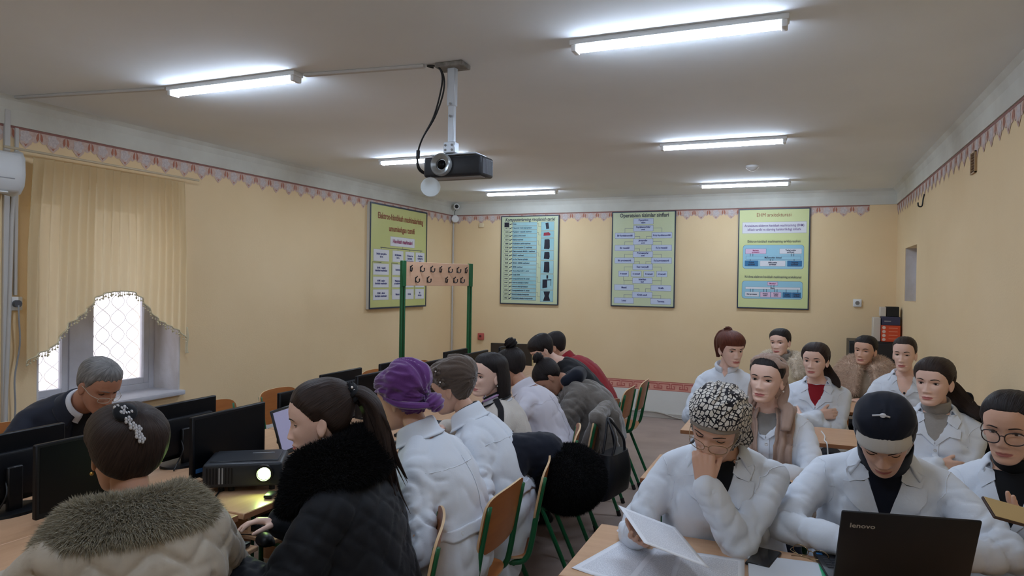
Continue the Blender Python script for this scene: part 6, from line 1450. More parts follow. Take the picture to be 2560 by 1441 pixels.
# ---- 5. brown beret
p = Person('woman in a brown felt beret and white coat looking at her monitor', (-1.48, 2.86, 1.135), 190, lean=20, haz=187, pitch=16, skin=SK_MID, bulk=1.16, puff=0.014, shoulder=1.06, hunch=0.04, armR=(0.2, 0.40, 0.22, 0.8, -0.2, -0.6), armL=(-0.23, 0.24, 0.20, -0.5, -0.8, -0.6), coat_fn=skirt, voxel=0.0088, wrinkle=1.9)
p.shell('beret', F_BROWN, hairline(front=0.048, temple=0.040, side=0.0, ear=-0.006, behind=-0.045, nape=-0.085), lambda a, z, y: 0.014 + 0.014 * sstep(.02, .09, z) + 0.012 * sstep(1.6, 2.8, np.abs(a)) * sstep(-.04, .05, z), pole=(-0.1, -1.0, 0.10), fold=0.009, fold_f=9, fseed=9)
for ca, cz in ((-1.42, 0.040), (-1.35, 0.092)):
    b = MB(); c0 = Vector((0.094 * math.sin(ca), 0.112 * math.cos(ca) - 0.005, cz)); n_ = Vector((math.sin(ca), math.cos(ca), 0.25)).normalized(); x_ = n_.orthogonal().normalized(); y_ = n_.cross(x_)
    for q in range(5): b.sph(p.hv(c0 + (x_ * math.cos(q * 1.257) + y_ * math.sin(q * 1.257)) * 0.014 + n_ * 0.002), 0.0085, 8, 6)
    b.build('felt_flower', F_BROWN, p.root, True); MB().sph(p.hv(c0 + n_ * 0.008), 0.0042, 10, 7).build('pearl', m_pearl, p.root, True)
p.collar(p.coatmat, 0.064, 0.106, 0.050, 0.016); p.collar(F_BLACK, 0.056, 0.066, 0.052, -0.03, 20, 'black_neckline', parent=p.root)
p.ribbon('yoke', F_WHITE, [p.tor(.73, -0.22, -0.02), p.tor(.75, -0.12, -0.16), p.tor(.755, 0, -0.2), p.tor(.75, 0.12, -0.16), p.tor(.73, 0.22, -0.02)], 0.004, 0.0, 0.0008, cross=1)
p.ribbon('back_belt', F_WHITE, [p.tor(BT, -0.21, 0.0), p.tor(BT, -0.13, -0.2), p.tor(BT, 0, -0.25), p.tor(BT, 0.13, -0.2), p.tor(BT, 0.21, 0.0)], 0.045, 0.004, 0.004)
seat_at(-1.07, 2.93, 198, 'plywood chair with the black fur coat over its back')

# ---- 6. white fleece with black trim
p = Person('woman with a black bob in a white fleece jacket trimmed in black', (-1.58, 3.48, 1.115), 204, lean=12, haz=238, pitch=2, roll=-3, skin=SK_FAIR, bulk=1.14, puff=0.026, coat=F_FLEECE, coat_name='fleece_jacket', shoulder=1.08, armR=(0.2, 0.38, 0.22, 0.8, -0.2, -0.6), armL=(-0.22, 0.34, 0.20, -0.9, -0.3, -0.8), lid=(14, 16), wrinkle=0.7)
p.shell('hair', H_BLACK, hairline(front=0.072, temple=0.052, side=0.022, ear=0.006, behind=-0.03, nape=-0.09), 0.013, pole=(0, 0.1, 1.0), k=9)
p.bob(H_BLACK)
st_ = [fabric('stripe_lilac', (176, 140, 186)), F_TRIM, F_SHIRT]
p.collar(F_SHIRT, 0.058, 0.100, 0.050, 0.012, 36, 'ribbed_collar', thick=0.006)
for i, (r_, hh, m_) in enumerate(((0.069, 0.048, st_[1]), (0.080, 0.036, st_[0]), (0.094, 0.006, st_[1]))):
    pts = [];
    for q in range(36):
        ph = math.radians(38 + 284 * q / 35); fr_ = 0.5 + 0.5 * math.cos(ph); pts.append(p.NB + p.TF * 0.006 + p.X * (r_ * 1.13 * math.sin(ph)) + p.TF * (r_ * math.cos(ph)) + p.S * (hh - 0.035 * fr_ ** 2))
    MB().tube(pts, 0.0052, 6).build('collar_stripe', m_, p.coat, True)
for k in (1, -1):
    e, w = p.arm[k]; sh = p.sh[k]; out = p.X * (k * 0.09); lat = (e - sh).normalized()
    p.ribbon('shoulder_trim', F_TRIM, [p.tor(1.0, k * 0.06, 0.0) + p.S * 0.05, p.tor(0.96, k * 0.12, 0.0) + p.S * 0.06, sh + p.S * 0.07 + out * 0.3, sh + out + lat * 0.05], 0.032, 0.003, 0.003)
    p.ribbon('yoke_trim', F_TRIM, [sh + p.TF * 0.10 + lat * 0.11, sh + p.TF * 0.07 + out + lat * 0.07, sh + out * 1.2 + lat * 0.055, sh - p.TF * 0.07 + out + lat * 0.06, sh - p.TF * 0.11 + lat * 0.10], [0.012, 0.020, 0.024, 0.020, 0.014], 0.003, 0.003)
    p.ribbon('elbow_trim', F_TRIM, [e + p.TF * 0.09 - lat * 0.03, e + out - lat * 0.035, e - p.TF * 0.09 - lat * 0.03], 0.034, 0.003, 0.003)
p.patch('black_top', [(-0.04, 0.0), (0, -0.06), (0.04, 0.0)], F_BLACK, 0.002, 0.002, parent=p.root)
p.earring(-1, m_pearl, 0.004)
seat_at(-1.15, 3.66, 196, 'plywood chair with a pale back edge behind the fleece jacket woman')

# ---- 7. hair bun, white blouse
p = Person('woman with a high black bun in a white blouse bending to the desk', (-1.69, 4.06, 1.085), 184, lean=24, haz=172, pitch=24, skin=SK_TAN, bulk=1.08, puff=0.012, coat=F_BLOUSE, coat_name='blouse', shoulder=1.04, hunch=0.04, armR=(0.2, 0.40, 0.22, 0.8, -0.2, -0.6), armL=(-0.2, 0.40, 0.20, -0.8, -0.3, -0.8), coat_fn=skirt, voxel=0.010, wrinkle=1.8)
p.shell('hair', H_BLACK, hairline(ear=0.010, behind=-0.03, nape=-0.065), 0.013, pole=(0, -0.35, 1.0), k=11); p.bun('hair_bun', H_BLACK, (0, -0.060, 0.142), 0.040, 1)
p.collar(F_BLOUSE, 0.060, 0.090, 0.045, 0.010); p.ribbon('yoke', F_BLOUSE, [p.tor(.73, -0.22, -0.02), p.tor(.75, -0.12, -0.16), p.tor(.755, 0, -0.2), p.tor(.75, 0.12, -0.16), p.tor(.73, 0.22, -0.02)], 0.004, 0.0, 0.0008, cross=1); p.patch('back_pleat', [(-0.006, -0.11), (0.006, -0.11), (0.004, -0.38), (-0.004, -0.38)], F_BLOUSE, 0.001, 0.0012, False)
seat_at(-1.17, 4.16, 190, 'plywood chair behind the handbag, under the woman in the white blouse')

# ---- 8. grey plush coat, head down
p = Person('woman in a grey plush coat with a navy hood, head bent low', (-1.58, 4.49, 0.985), 192, lean=30, haz=196, pitch=64, skin=SK_TAN, bulk=1.22, puff=0.040, coat=F_VELV, coat_name='plush_coat', shoulder=1.12, hunch=0.06, armR=(0.2, 0.44, 0.2, 0.8, -0.2, -0.6), armL=(-0.2, 0.44, 0.2, -0.9, -0.3, -0.8), voxel=0.012, wrinkle=2.2)
p.shell('hair', H_BLACK, hairline(ear=0.010, behind=-0.03, nape=-0.07), 0.014, pole=(0, -0.5, 0.9), k=11); p.bun('hair_bun', H_BLACK, (0, -0.075, 0.128), 0.040, 4)
b = MB(); limb(b, [p.NB + p.X * -0.11 + p.TF * -0.02 + p.S * 0.03, p.NB - p.TF * 0.085 + p.S * 0.02 - p.X * 0.06, p.NB - p.TF * 0.095 + p.S * 0.02 + p.X * 0.06, p.NB + p.X * 0.11 + p.S * 0.03], [0.040, 0.058, 0.058, 0.040]); hm = fuse(b, 0.012, 5, 0.5); hm.materials.append(F_NAVY); link('hood', hm, p.coat, True)
seat_at(-1.21, 4.60, 170, 'plywood chair behind the woman in the grey plush coat')

# ---- 9, 10. two bent heads at the far end
p = Person('woman with black fringe bowed over the farthest computer desk', (-1.92, 5.26, 1.085), 196, lean=42, haz=216, pitch=34, skin=SK_FAIR, bulk=1.05, coat=F_BLACK, coat_name='black_jacket', hunch=0.04, voxel=0.013, puff=0.015, armR=(0.2, 0.40, 0.2, 0.8, -0.2, -0.6), armL=(-0.2, 0.40, 0.2, -0.8, -0.3, -0.8), lid=(0, 10))
p.shell('hair', H_BLACK, hairline(front=0.036, temple=0.030, side=-0.005, ear=0.010, behind=-0.04, nape=-0.09), 0.016, pole=(0, -0.2, 1.0), k=9);
seat_at(-1.22, 5.25, 180, 'far plywood chair behind the woman with the black fringe')
p = Person('dark-haired woman in a red jacket at the far end of the computers', (-1.96, 5.70, 1.075), 186, lean=36, haz=188, pitch=28, skin=SK_MID, bulk=1.12, coat=F_REDJ, coat_name='red_jacket', hunch=0.05, voxel=0.013, puff=0.022, armR=(0.2, 0.40, 0.2, 0.8, -0.2, -0.6), armL=(-0.2, 0.40, 0.2, -0.8, -0.3, -0.8), lid=(0, 10))
p.shell('hair', H_BLACK, hairline(ear=0.0, behind=-0.04, nape=-0.09), 0.016, pole=(0, -0.6, 0.8), k=9); p.collar(F_REDJ, 0.062, 0.09, 0.05, 0.01)
seat_at(-1.20, 5.70, 182, 'farthest plywood chair in the aisle behind the red jacket')

# ---- 11. patterned head scarf, hand on the cheek, reading
m_pat = mat('scarf_paisley_print', (216, 210, 202), 0.75, spec=0.25, sheen=0.2); nt = m_pat.node_tree; pb = nt.nodes['Principled BSDF']
a = nt.nodes.new('ShaderNodeAttribute'); a.attribute_name = 'print'; vo = nt.nodes.new('ShaderNodeTexVoronoi'); vo.feature = 'DISTANCE_TO_EDGE'; vo.inputs['Scale'].default_value = 1.0; vo.inputs['Randomness'].default_value = 0.55; nt.links.new(a.outputs['Vector'], vo.inputs['Vector'])
v2 = nt.nodes.new('ShaderNodeTexVoronoi'); v2.inputs['Randomness'].default_value = 0.55; nt.links.new(a.outputs['Vector'], v2.inputs['Vector'])
edge = mth(nt, 'LESS_THAN', vo.outputs['Distance'], 0.10); dot = mth(nt, 'LESS_THAN', v2.outputs['Distance'], 0.10);
ink = mth(nt, 'MAXIMUM', edge, dot); mx = nt.nodes.new('ShaderNodeMix'); mx.data_type = 'RGBA'; mx.inputs[6].default_value = lin((216, 210, 202)); mx.inputs[7].default_value = lin((26, 24, 32)); nt.links.new(ink, mx.inputs[0]); nt.links.new(mx.outputs[2], pb.inputs['Base Color'])
def add_print(o, P, sx=46, sz=30):
    me = o.data; V = np.asarray(P).reshape(-1, 3); at_ = me.attributes.new('print', 'FLOAT_VECTOR', 'POINT'); r_ = np.stack([V[:, 0] * 62 + V[:, 2] * 20, V[:, 1] * 50, V[:, 2] * 42 - V[:, 0] * 14], 1) * 1.15; at_.data.foreach_set('vector', r_.astype(np.float32).ravel())
p = Person('woman in a black and white patterned head scarf resting her cheek on her hand', (-0.25, 2.40, 1.165), -88, lean=24, haz=-104, pitch=30, roll=-12, skin=SK_MID, bulk=1.26, puff=0.014, shoulder=1.16, hunch=0.03, lid=(-5, 16), voxel=0.0088, wrinkle=1.15, bust=1.2, par=dict(jaw=0.98, w=1.04, browz=0.005),
           armL=(-0.275, 2.315, 0.985, -0.25, 0.35, -2.4, 'w'), armR=(-0.470, 2.240, 0.815, 0.5, -0.5, -0.8, 'w'),
           handL=dict(f=(0.10, -0.25, 0.9), n=(0.1, -0.95, -0.1), curl=(0.55, 1.3, 0.9), thumb=0.45, sc=1.0, vox=0.0036), handR=dict(f=(-0.12, 1.0, 0.12), n=(-0.45, 0.0, 0.85), curl=(0.15, 0.30, 0.25), thumb=0.5, sc=0.95, vox=0.0036))
o = p.shell('under_scarf', F_LINER, cover(0.044, 0.96), 0.005); o = p.shell('head_scarf', m_pat, cover(0.058, 1.00), lambda a, z, y: 0.020 + 0.016 * sstep(1.2, 2.6, np.abs(a)) * sstep(.10, .0, z), pole=(0, -0.9, -0.4), fold=0.010, fold_f=8, fseed=2); add_print(o, p.last_shell)
q = p.lock('scarf_tail', m_pat, [(-0.03, -0.085, -0.055), (-0.045, -0.085, -0.10), (-0.05, -0.075, -0.145)], [0.058, 0.056, 0.030], 0.6, 2); add_print(q, [((v.co - p.H)) for v in q.data.vertices])
p.spectacles(m_gold, rx=0.0275, rz=0.0185, y=0.015, drop=-0.014, r=0.0011, sq=2.6); p.lapels(F_BLACK, -0.20, w=0.115); p.buttons([(-0.003, -0.36)])
for k in (1, -1):
    e, w = p.arm[k]; u = (w - e).normalized(); b = MB(); b.lathe([(0.036, -0.03), (0.042, -0.028), (0.043, 0.012), (0.039, 0.014), (0.036, 0.010)], 24, Matrix.Translation(w - u * 0.022) @ u.to_track_quat('Z', 'Y').to_matrix().to_4x4()); b.build('cuff', F_WHITE, p.coat, True)
seat(p, GR, 'plywood chair hung with a dark jacket behind the patterned scarf woman', 0.0)
seat11 = p
_x = Vector((.81, .45, -.37)).normalized(); _y = Vector((-.512, .857, .059)); _y = (_y - _x * _y.dot(_x)).normalized()
sheet((-0.383, 2.139, 0.860), Matrix((_x, _y, _x.cross(_y))).transposed().to_euler(), 'printed sheet held up in her hand by the patterned scarf woman', curl=0.012, seed=3)

# ---- 12. navy hijab
p = Person('woman in a navy hijab with white headband bowed over the black laptop', (0.26, 2.56, 1.145), -92, lean=26, haz=-98, pitch=42, skin=SK_MID, bulk=1.26, puff=0.014, shoulder=1.18, hunch=0.035, lid=(-13, 14), voxel=0.0088, wrinkle=1.1, bust=1.2, par=dict(w=1.04, jaw=0.96, browz=0.006),
           armR=(0.15, 2.44, 0.815, 1.2, 0.1, -0.5, 'w'), armL=(0.40, 2.46, 0.815, -1.2, 0.3, -0.6, 'w'), handR=dict(f=(-0.25, 0.9, -0.2), n=(0, 0, -1), curl=(0.4, 0.5, 0.3), vox=0.0038), handL=dict(f=(0.25, 0.9, -0.2), n=(0, 0, -1), curl=(0.4, 0.5, 0.3), vox=0.0038))
p.shell('headband', F_WBAND, cover(0.034, 1.00, -0.2), 0.006); p.shell('hijab', F_NAVY, cover(0.076, 1.03, -0.112, 0.12), lambda a, z, y: 0.019 + 0.006 * sstep(.03, .1, z), pole=(0, -0.9, -0.3), fold=0.003, fseed=7)
p.band_neck(F_NAVY, 0.074, -0.05, 0.085, 'hijab_neck'); b = MB(); b.lathe([(0.0, 0), (0.009, 0), (0.009, 0.002), (0, 0.003)], 14, Matrix.Translation(p.hv((0.0, 0.030, 0.140))) @ p.Rh.to_4x4()); b.tube([p.hv((-0.02, 0.034, 0.140)), p.hv((0.0, 0.030, 0.143)), p.hv((0.03, 0.032, 0.139))], 0.003, 6); b.build('brooch', m_gem, p.root, True)
p.lapels(F_NAVY, -0.225, w=0.125)
for k in (1, -1):
    e, w = p.arm[k]; u = (w - e).normalized(); b = MB(); b.lathe([(0.030, -0.02), (0.037, -0.02), (0.035, 0.022), (0.030, 0.022)], 24, Matrix.Translation(w + u * 0.016) @ u.to_track_quat('Z', 'Y').to_matrix().to_4x4()); b.build('cuff', F_NAVY, p.root, True)
seat(p, GR, 'plywood chair behind the woman in the navy hijab', 0.0)

# ---- 13. glasses woman at the right edge, holding a phone
p = Person('woman in dark-rimmed glasses and white coat holding a phone at the right', (0.665, 2.82, 1.165), -106, lean=8, haz=-116, pitch=9, skin=SK_MID, bulk=1.10, puff=0.014, shoulder=1.06, voxel=0.0092, lid=(18, 18),
           armR=(0.44, 2.50, 0.80, 0.8, 0.3, -0.8, 'w'), armL=(0.665, 2.31, 0.965, -1.0, 0.2, -0.8, 'w'), handR=dict(f=(0.1, 0.95, -0.1), n=(0, 0, -1), curl=(0.3, 0.5, 0.3)), handL=dict(f=(0.92, 0.15, 0.28), n=(-0.25, -0.25, 0.95), curl=(0.30, 0.5, 0.35), thumb=0.6, sc=1.0, vox=0.0036))
p.shell('hair', H_BLACK, hairline(front=0.072, temple=0.050, side=-0.01, ear=0.012, behind=-0.03, nape=-0.075), 0.011, pole=(0, -1, 0.1), k=11); p.bun('hair_bun', H_BLACK, (0, -0.125, 0.0), 0.036)
p.spectacles(mat('frame_dark', (44, 32, 30), 0.3), rx=0.0275, rz=0.021, y=0.014, drop=-0.010, r=0.0020, sq=2.4); p.band_neck(F_BLACK, 0.054, -0.03, 0.05, 'rollneck')
p.lapels(F_BLACK, -0.20, w=0.10); seat(p, GR, 'plywood chair behind the woman in glasses at the wall', 0.0)
b = None; _y = Vector((.9, .37, -.25)).normalized(); _z = Vector((-.1, -.5, .85)); _z = (_z - _y * _z.dot(_y)).normalized()
t = phone((0.535, 2.215, 1.028), Matrix((_y.cross(_z), _y, _z)).transposed().to_euler(), 'gold-backed phone held by the woman in glasses', mat('phone_back_gold', (196, 170, 122), 0.3), mat('phone_rim_brown', (70, 52, 44), 0.4))

# ---- 14. beige shawl
p = Person('young woman with a beige shawl over her hair sitting in the second row', (-0.145, 3.62, 1.172), -92, lean=8, haz=-107, pitch=-2, roll=-3, skin=SK_FAIR, bulk=1.10, puff=0.014, shoulder=1.06, voxel=0.010, lid=(16, 16), armR=(0.10, 0.30, 0.235, 0.8, -0.2, -0.8), armL=(-0.02, 0.34, 0.235, -1.0, -0.1, -0.8), par=dict(nose=0.9))
p.shell('hair', H_BLACK, hairline(front=0.070, temple=0.056, side=0.010, ear=0.004, behind=-0.03, nape=-0.08), 0.010, pole=(0, 0.1, 1), k=9)
p.shell('shawl_hood', F_SHAWL, lambda a, z, y: sstep(-.5, .5, np.maximum((np.abs(a) - 1.42) / 0.12, np.maximum((0.055 - y - 0.25 * (0.10 - z)) / 0.02, -2) * (z > 0.06) - 2 * (z <= 0.06))), 0.014, pole=(0, -0.9, -0.5), fold=0.008, fseed=5, sink=0.012)
for k in (1, -1): p.ribbon('shawl_tail', F_SHAWL, [p.tor(1.05, k * 0.085, -0.02) + p.S * 0.03, p.tor(0.96, k * 0.095, 0.10), p.tor(0.80, k * 0.080, 0.16), p.tor(0.55, k * 0.075, 0.18), p.tor(0.28, k * (0.085 if k < 0 else 0.07), 0.18)], [0.10, 0.085, 0.075, 0.080, 0.10], 0.008, 0.006, 0.016, 40, 16, p.root, 2 + k)
for k in (1, -1): p.lock('shawl_fold', F_SHAWL, [p.hv((k * 0.070, -0.035, 0.015)), p.hv((k * 0.080, -0.030, -0.05)), p.hv((k * 0.075, -0.02, -0.11)), p.tor(0.97, k * 0.092, 0.06) + p.S * 0.02, p.tor(0.86, k * 0.085, 0.145)], [0.014, 0.020, 0.022, 0.026, 0.020], 0.5, k, world=True, k=1, clump=0.25)
p.lapels(F_GREYT, -0.13, w=0.085, pts=False); p.earring(-1, m_pearl, 0.0045); seat(p, GR, 'plywood chair behind the woman in the beige shawl', 0.0)

# ---- 15. auburn hair
p = Person('auburn-haired woman in a white stand-collar tunic, head turned to the wall', (-0.44, 5.01, 1.188), -96, lean=4, haz=-56, pitch=9, skin=SK_FAIR, bulk=1.16, puff=0.014, shoulder=1.08, voxel=0.012, armR=(0.04, 0.28, 0.24, 0.9, -0.3, -0.8), armL=(-0.06, 0.30, 0.24, -0.9, -0.2, -0.8), coat_name='tunic', brows=H_RED, bust=1.2)
p.shell('hair', H_RED, hairline(front=0.038, temple=0.034, side=-0.030, ear=0.0, behind=-0.04, nape=-0.09), 0.017, pole=(0, -0.5, 0.85), k=9); p.lock('ponytail', H_RED, [(0, -0.085, 0.085), (0.0, -0.125, 0.085), (0.02, -0.135, 0.02), (0.02, -0.125, -0.09)], [0.020, 0.032, 0.034, 0.012], 0.7); p.bun('hair_puff', H_RED, (0, -0.062, 0.118), 0.030, 5)
p.collar(p.coatmat, 0.058, 0.062, 0.045, -0.040, 16, 'stand_collar'); p.armholes(); p.patch('neckline', [(-0.03, -0.012), (0, -0.055), (0.03, -0.012)], SK_FAIR, 0.0015, 0.002, parent=p.root); p.patch('front_edge', [(-0.012, -0.06), (0.012, -0.06), (0.012, -0.42), (-0.012, -0.42)], F_WHITE, 0.002, 0.003); p.buttons([(0, -0.09 - 0.08 * i) for i in range(4)])
pt, n_ = p.cast(0.085, -0.115); MB().sph(pt + n_ * 0.004, (0.010, 0.004, 0.012), 8, 6).build('badge_pin', mat('badge', (150, 120, 120), 0.3, metal=0.5), p.coat, True); seat(p, GR, 'plywood chair behind the auburn-haired woman', 0.0)

# ---- 16. cream coat with fur, back row
p = Person('young woman in a cream coat with pale fur collar in the back row', (-0.155, 6.33, 1.150), -92, lean=3, haz=-110, pitch=2, roll=3, skin=SK_FAIR, bulk=1.10, puff=0.028, coat=F_CREAM, coat_name='cream_coat', shoulder=1.05, voxel=0.013, lid=(16, 16), armR=(0.12, 0.26, 0.18, 0.9, -0.3, -0.8), armL=(-0.12, 0.26, 0.18, -0.9, -0.2, -0.8))
p.shell('hair', H_BLACK, hairline(ear=0.012, behind=-0.03, nape=-0.07, part=lambda a: -0.010 * G(np.abs(a) - .5, .25)), 0.009, pole=(0, -0.9, 0.3)); p.band_neck(F_GROLL, 0.060, -0.02, 0.062, 'rollneck', roll=0.012); fur_collar(p, F_FURC, 16000, 0.034, r0=0.095, r1=0.175, h=0.03, drop=0.06, f0=35, thick=0.045, seed=8)
seat(p, GR, 'plywood chair behind the woman in the cream fur coat', 0.0)

# ---- 17. red shirt, crossed arms
XR_, XL_ = (-0.03, 0.215, 0.235, 0.9, -0.35, -0.8), (0.07, 0.285, 0.21, -0.9, -0.3, -0.8)
p = Person('dark-haired woman with crossed arms and a red shirt under her white coat', (0.10, 5.12, 1.130), -95, lean=5, haz=-108, pitch=1, skin=SK_FAIR, bulk=1.12, puff=0.014, shoulder=1.06, voxel=0.0115, lid=(20, 18), armR=XR_, armL=XL_, handL=dict(f=(0.75, -0.55, 0.1), n=(-0.4, -0.8, -0.2)), handR=dict(f=(-0.8, -0.35, 0.1), n=(0.3, -0.9, -0.2), curl=(.4,.5,.3)))
p.shell('hair', H_DBROWN, hairline(front=0.064, temple=0.030, side=-0.020, ear=0.008, behind=-0.03, nape=-0.08), 0.014, pole=(0, -0.7, 0.2), k=9); p.lock('ponytail', H_DBROWN, [(0, -0.095, 0.0), (-0.02, -0.125, -0.04), (-0.065, -0.105, -0.10), (-0.12, -0.055, -0.14), (-0.15, -0.02, -0.17)], [0.022, 0.034, 0.034, 0.026, 0.008], 0.6, 1)
p.lapels(F_RED, -0.17, w=0.105); p.pockets([(0.05, -0.16, 0.12, -0.165)]); seat(p, GR, 'plywood chair behind the woman with the red shirt', 0.0)

# ---- 18. beige coat with tan fur collar
p = Person('young woman in a beige coat with broad tan fur collar in the back row', (0.485, 6.22, 1.125), -94, lean=4, haz=-114, pitch=2, roll=-4, skin=SK_MID, bulk=1.12, puff=0.028, coat=F_TAN, coat_name='beige_coat', shoulder=1.05, voxel=0.013, lid=(10, 14), armR=(0.12, 0.26, 0.18, 0.9, -0.3, -0.8), armL=(-0.12, 0.26, 0.18, -0.9, -0.2, -0.8))
p.shell('hair', H_BLACK, hairline(front=0.066, temple=0.052), 0.009, pole=(0, -0.9, 0.3)); fur_collar(p, F_FURT, 26000, 0.036, r0=0.075, r1=0.215, h=0.055, drop=0.11, f0=16, thick=0.05, seed=9); p.patch('placket', [(-0.03, -0.15), (0.02, -0.15), (0.02, -0.43), (-0.03, -0.43)], F_TAN, 0.004, 0.004)
seat(p, GR, 'plywood chair behind the woman in the beige fur coat', 0.0)

# ---- 19. white coat, pulled back hair
p = Person('young woman with pulled back hair and white coat in front of the cabinet', (0.69, 5.64, 1.158), -99, lean=3, haz=-108, pitch=2, skin=SK_FAIR, bulk=1.0, puff=0.014, shoulder=1.02, voxel=0.0115, lid=(12, 14), armR=(0.10, 0.27, 0.22, 0.9, -0.3, -0.8), armL=(-0.02, 0.29, 0.20, -0.9, -0.2, -0.8), par=dict(l=1.03, w=0.97))
p.shell('hair', H_DBROWN, hairline(front=0.076, temple=0.060, side=0.0), 0.006, pole=(0, -0.9, 0.3)); p.bun('hair_bun', H_DBROWN, (0, -0.118, 0.01), 0.032); p.lapels(SK_FAIR, -0.16, w=0.090, shirt_name='neckline')
pt, n_ = p.cast(0.0, -0.125); MB().sph(pt + n_ * 0.006, 0.008, 10, 7).build('pendant', m_black, p.coat, True); seat(p, GR, 'plywood chair behind the woman in front of the cabinet', 0.0)

# ---- 20. ponytail, crossed arms, grey roll neck
p = Person('ponytail woman with crossed arms and a grey roll neck beside the wall', (0.62, 3.99, 1.165), -101, lean=4, haz=-118, pitch=2, skin=SK_FAIR, bulk=1.16, puff=0.015, shoulder=1.08, voxel=0.010, lid=(18, 17), armR=(-0.02, 0.22, 0.235, 0.9, -0.3, -0.8), armL=(0.09, 0.295, 0.215, -0.9, -0.3, -0.8), bust=1.2, handL=dict(f=(0.7, -0.4, -0.35), n=(-0.3, -0.8, -0.2), curl=(.4,.5,.3)), handR=dict(f=(-0.8, -0.3, -0.1), n=(0.3, -0.9, -0.2), curl=(.4,.5,.3)), par=dict(jaw=0.95))
p.shell('hair', H_DBROWN, hairline(front=0.060, temple=0.036, side=-0.010, ear=0.010, behind=-0.03, nape=-0.08), 0.014, pole=(0, -0.9, 0.15), k=9); p.lock('ponytail', H_DBROWN, [(0, -0.100, 0.0), (-0.02, -0.140, -0.04), (-0.075, -0.135, -0.105), (-0.135, -0.10, -0.14), (-0.175, -0.07, -0.165)], [0.024, 0.038, 0.038, 0.030, 0.010], 0.7, 3)
p.band_neck(F_GROLL, 0.056, -0.03, 0.055, 'rollneck'); p.lapels(F_GROLL, -0.155, w=0.105); seat(p, GR, 'plywood chair behind the ponytail woman by the wall', 0.0); pony = p
# ------------------------------------------------------------------ clothes and bags left on chairs
def cloth_heap(name, label, cat, segs, m, voxel=0.012, amp=0.008, seed=1, fur=None):
    mb = MB()
    for pts, rs, fl in segs: limb(mb, [Vector(q) for q in pts], rs, fl)
    me = fuse(mb, voxel, 5); V, N = co(me), nrm(me); n1 = pnoise(V * 14, seed); setco(me, V + N * ((0.4 - np.abs(n1)) * amp + 0.3 * amp * fbm(V * 30, seed + 3, 2))[:, None]); me.materials.clear(); me.materials.append(m)
    return tag(link(name, me, None, True), label, cat)
# black coat with a big fur collar over the beret woman's chair
o = cloth_heap('black_coat', 'black coat with a big round fur collar hanging over the aisle chair', 'coat', [([(-1.22, 2.80, 0.70), (-1.21, 2.95, 0.83), (-1.10, 3.08, 0.83)], [0.085, 0.10, 0.095], 1.0), ([(-1.22, 2.86, 0.74), (-1.26, 2.84, 0.42)], [0.095, 0.10], 1.0), ([(-1.12, 3.05, 0.80), (-0.99, 3.12, 0.70)], [0.10, 0.11], 1.0)], F_NAVY, 0.011)
b = MB(); b.sph((-0.99, 3.12, 0.71), (0.165, 0.20, 0.150), 20, 14); fm = fuse(b, 0.016, 3); fm.materials.clear(); fm.materials.append(F_FURK); c = link('fur_collar', fm, o, True); P_, N_ = sample_surface(fm, 45000, 4); V_, F_ = fur_mesh(P_, N_, 0.028, 0.0010, (0, 0, -0.5), 0.4, 6); f_ = link('fur', mesh_np('fur', V_, F_, None, [F_FURK]), c); f_['kind'] = 'stuff'
# grey coat and black handbag on the next chair
cloth_heap('grey_coat', 'grey plush coat draped over an aisle chair behind the black bag', 'coat', [([(-1.12, 4.02, 0.82), (-1.14, 4.34, 0.83)], [0.045, 0.05], 1.0), ([(-1.06, 4.06, 0.78), (-1.02, 4.10, 0.45)], [0.05, 0.075], 0.8), ([(-1.08, 4.30, 0.78), (-1.06, 4.30, 0.45)], [0.05, 0.07], 0.8), ([(-1.14, 4.18, 0.80), (-1.20, 4.18, 0.60)], [0.05, 0.06], 1.0)], F_VELV, 0.012, 0.010, 4)
t = thing('handbag', 'black leather handbag hanging from an aisle chair by its strap', 'bag', (-0.965, 3.86, 0.555), math.radians(80)); m_lea = mat('black_leather', (24, 26, 32), 0.38, bump=(160, 0.10))
b = MB(); P = np.zeros((9, 24, 3))
for j in range(9):
    v = j / 8; hw, hd = 0.125 + 0.055 * (1 - v), 0.035 + 0.03 * math.sin(PI * (0.15 + 0.85 * (1 - v)))
    for i in range(24):
        a_ = 2 * PI * i / 24; P[j, i] = (hw * math.copysign(abs(math.cos(a_)) ** .5, math.cos(a_)), hd * math.copysign(abs(math.sin(a_)) ** .6, math.sin(a_)), -0.12 + 0.24 * v)
b.add(P.reshape(-1, 3), loft_faces(9, 24)); b.build('body', m_lea, t, ang=50)
for s_ in (-1, 1):
    MB().tube(smoothpts([(-0.085, s_ * 0.03, 0.11), (-0.05, s_ * 0.03 , 0.20), (0.0, 0.04, 0.305), (0.05, s_ * 0.03, 0.20), (0.085, s_ * 0.03, 0.11)]), 0.008, 8).build('strap', m_lea, t, True)
    for x in (-0.085, 0.085): MB().tube([(x, s_ * 0.033 + 0.010 * math.cos(q * PI / 5), 0.112 + 0.010 * math.sin(q * PI / 5)) for q in range(10)], 0.002, 5, closed=True).build('ring', m_gold, t, True)
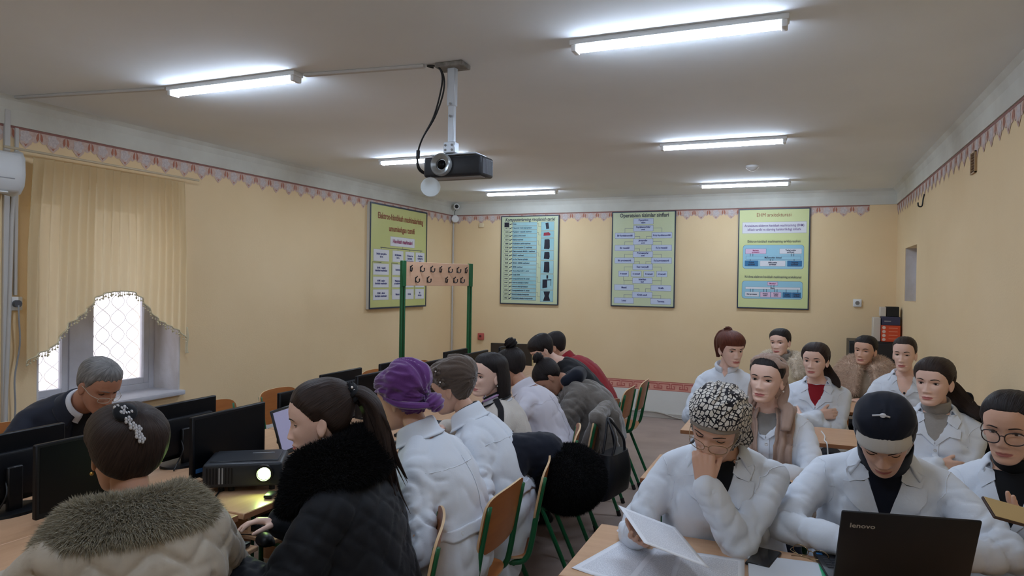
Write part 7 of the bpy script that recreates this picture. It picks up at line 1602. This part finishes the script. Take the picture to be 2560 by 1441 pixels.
# dark jacket behind the reader, black bag behind the ponytail woman
q = seat11; c0 = q.org - q.f * 0.21
cloth_heap('dark_jacket', 'dark navy jacket hung on the chair behind the patterned scarf woman', 'jacket', [([(c0.x - 0.14, c0.y + 0.02, 0.80), (c0.x + 0.20, c0.y + 0.02, 0.82)], [0.05, 0.055], 1.0), ([(c0.x + 0.20, c0.y - 0.01, 0.80), (c0.x + 0.235, c0.y - 0.06, 0.48)], [0.055, 0.075], 1.0), ([(c0.x - 0.10, c0.y + 0.05, 0.78), (c0.x - 0.10, c0.y + 0.06, 0.45)], [0.05, 0.06], 1.0), ([(c0.x + 0.05, c0.y + 0.06, 0.78), (c0.x + 0.05, c0.y + 0.07, 0.45)], [0.05, 0.06], 1.0)], F_NAVY, 0.012, 0.008, 6)
q = pony
t = thing('backpack', 'black backpack on the chair behind the ponytail woman at the wall', 'bag', (0.80, 4.22, 0.865), math.radians(-8))
mb = MB(); mb.sph((0, 0, 0.0), (0.125, 0.085, 0.185), 18, 14); mb.rbox((0, 0, -0.05), (0.21, 0.12, 0.24), 0.04, 3); me = fuse(mb, 0.011, 5); V, N = co(me), nrm(me); setco(me, V + N * (0.006 * fbm(V * 16, 3, 2))[:, None]); me.materials.clear(); me.materials.append(F_BLACK); link('body', me, t, True)
mb = MB(); mb.rbox((0, -0.075, -0.06), (0.16, 0.05, 0.15), 0.02, 3); mb.build('front_pocket', F_BLACK, t, True); MB().tube(smoothpts([(-0.03, 0.02, 0.17), (-0.02, 0.02, 0.215), (0.02, 0.02, 0.215), (0.03, 0.02, 0.17)]), 0.008, 8).build('strap', F_BLACK, t, True)
for s_ in (-1, 1): MB().tube(smoothpts([(s_ * 0.06, 0.07, 0.15), (s_ * 0.075, 0.11, 0.05), (s_ * 0.07, 0.085, -0.12)]), 0.010, 8).build('strap', F_BLACK, t, True)
for y, lb in ((1.45, 'nearest to the air conditioner'), (3.35, 'between the monitors and the window'), (3.95, 'orange-backed beside the black monitor'), (5.15, 'left of the radiator sections'), (5.95, 'right of the radiator sections')):
    chair(-3.12 if y < 3 else -3.22, y, -W_, 'plywood chair on the window side ' + lb, GM)

# ------------------------------------------------------------------ lettering becomes real mesh, small captions of a chart joined
bpy.context.view_layer.update(); dg = bpy.context.evaluated_depsgraph_get(); groups = {}
for o in [o for o in COL.objects if o.type == 'FONT']:
    me = bpy.data.meshes.new_from_object(o.evaluated_get(dg)); nm = o.name.split('.')[0]
    par = o.parent; M_ = o.matrix_local.copy(); mt = o.data.materials[0]; bpy.data.objects.remove(o); me.transform(M_); me.materials.clear(); me.materials.append(mt)
    if nm == 'caption': groups.setdefault((par, mt), []).append(me)
    else: link(nm, me, par)
for (par, mt), ms in groups.items():
    V, F, n = [], [], 0
    for me in ms:
        V += [tuple(v.co) for v in me.vertices]; F += [tuple(i + n for i in q.vertices) for q in me.polygons]; n += len(me.vertices)
    o = link('caption', mesh_np('caption', V, F, None, [mt]), par); o['kind'] = 'stuff'
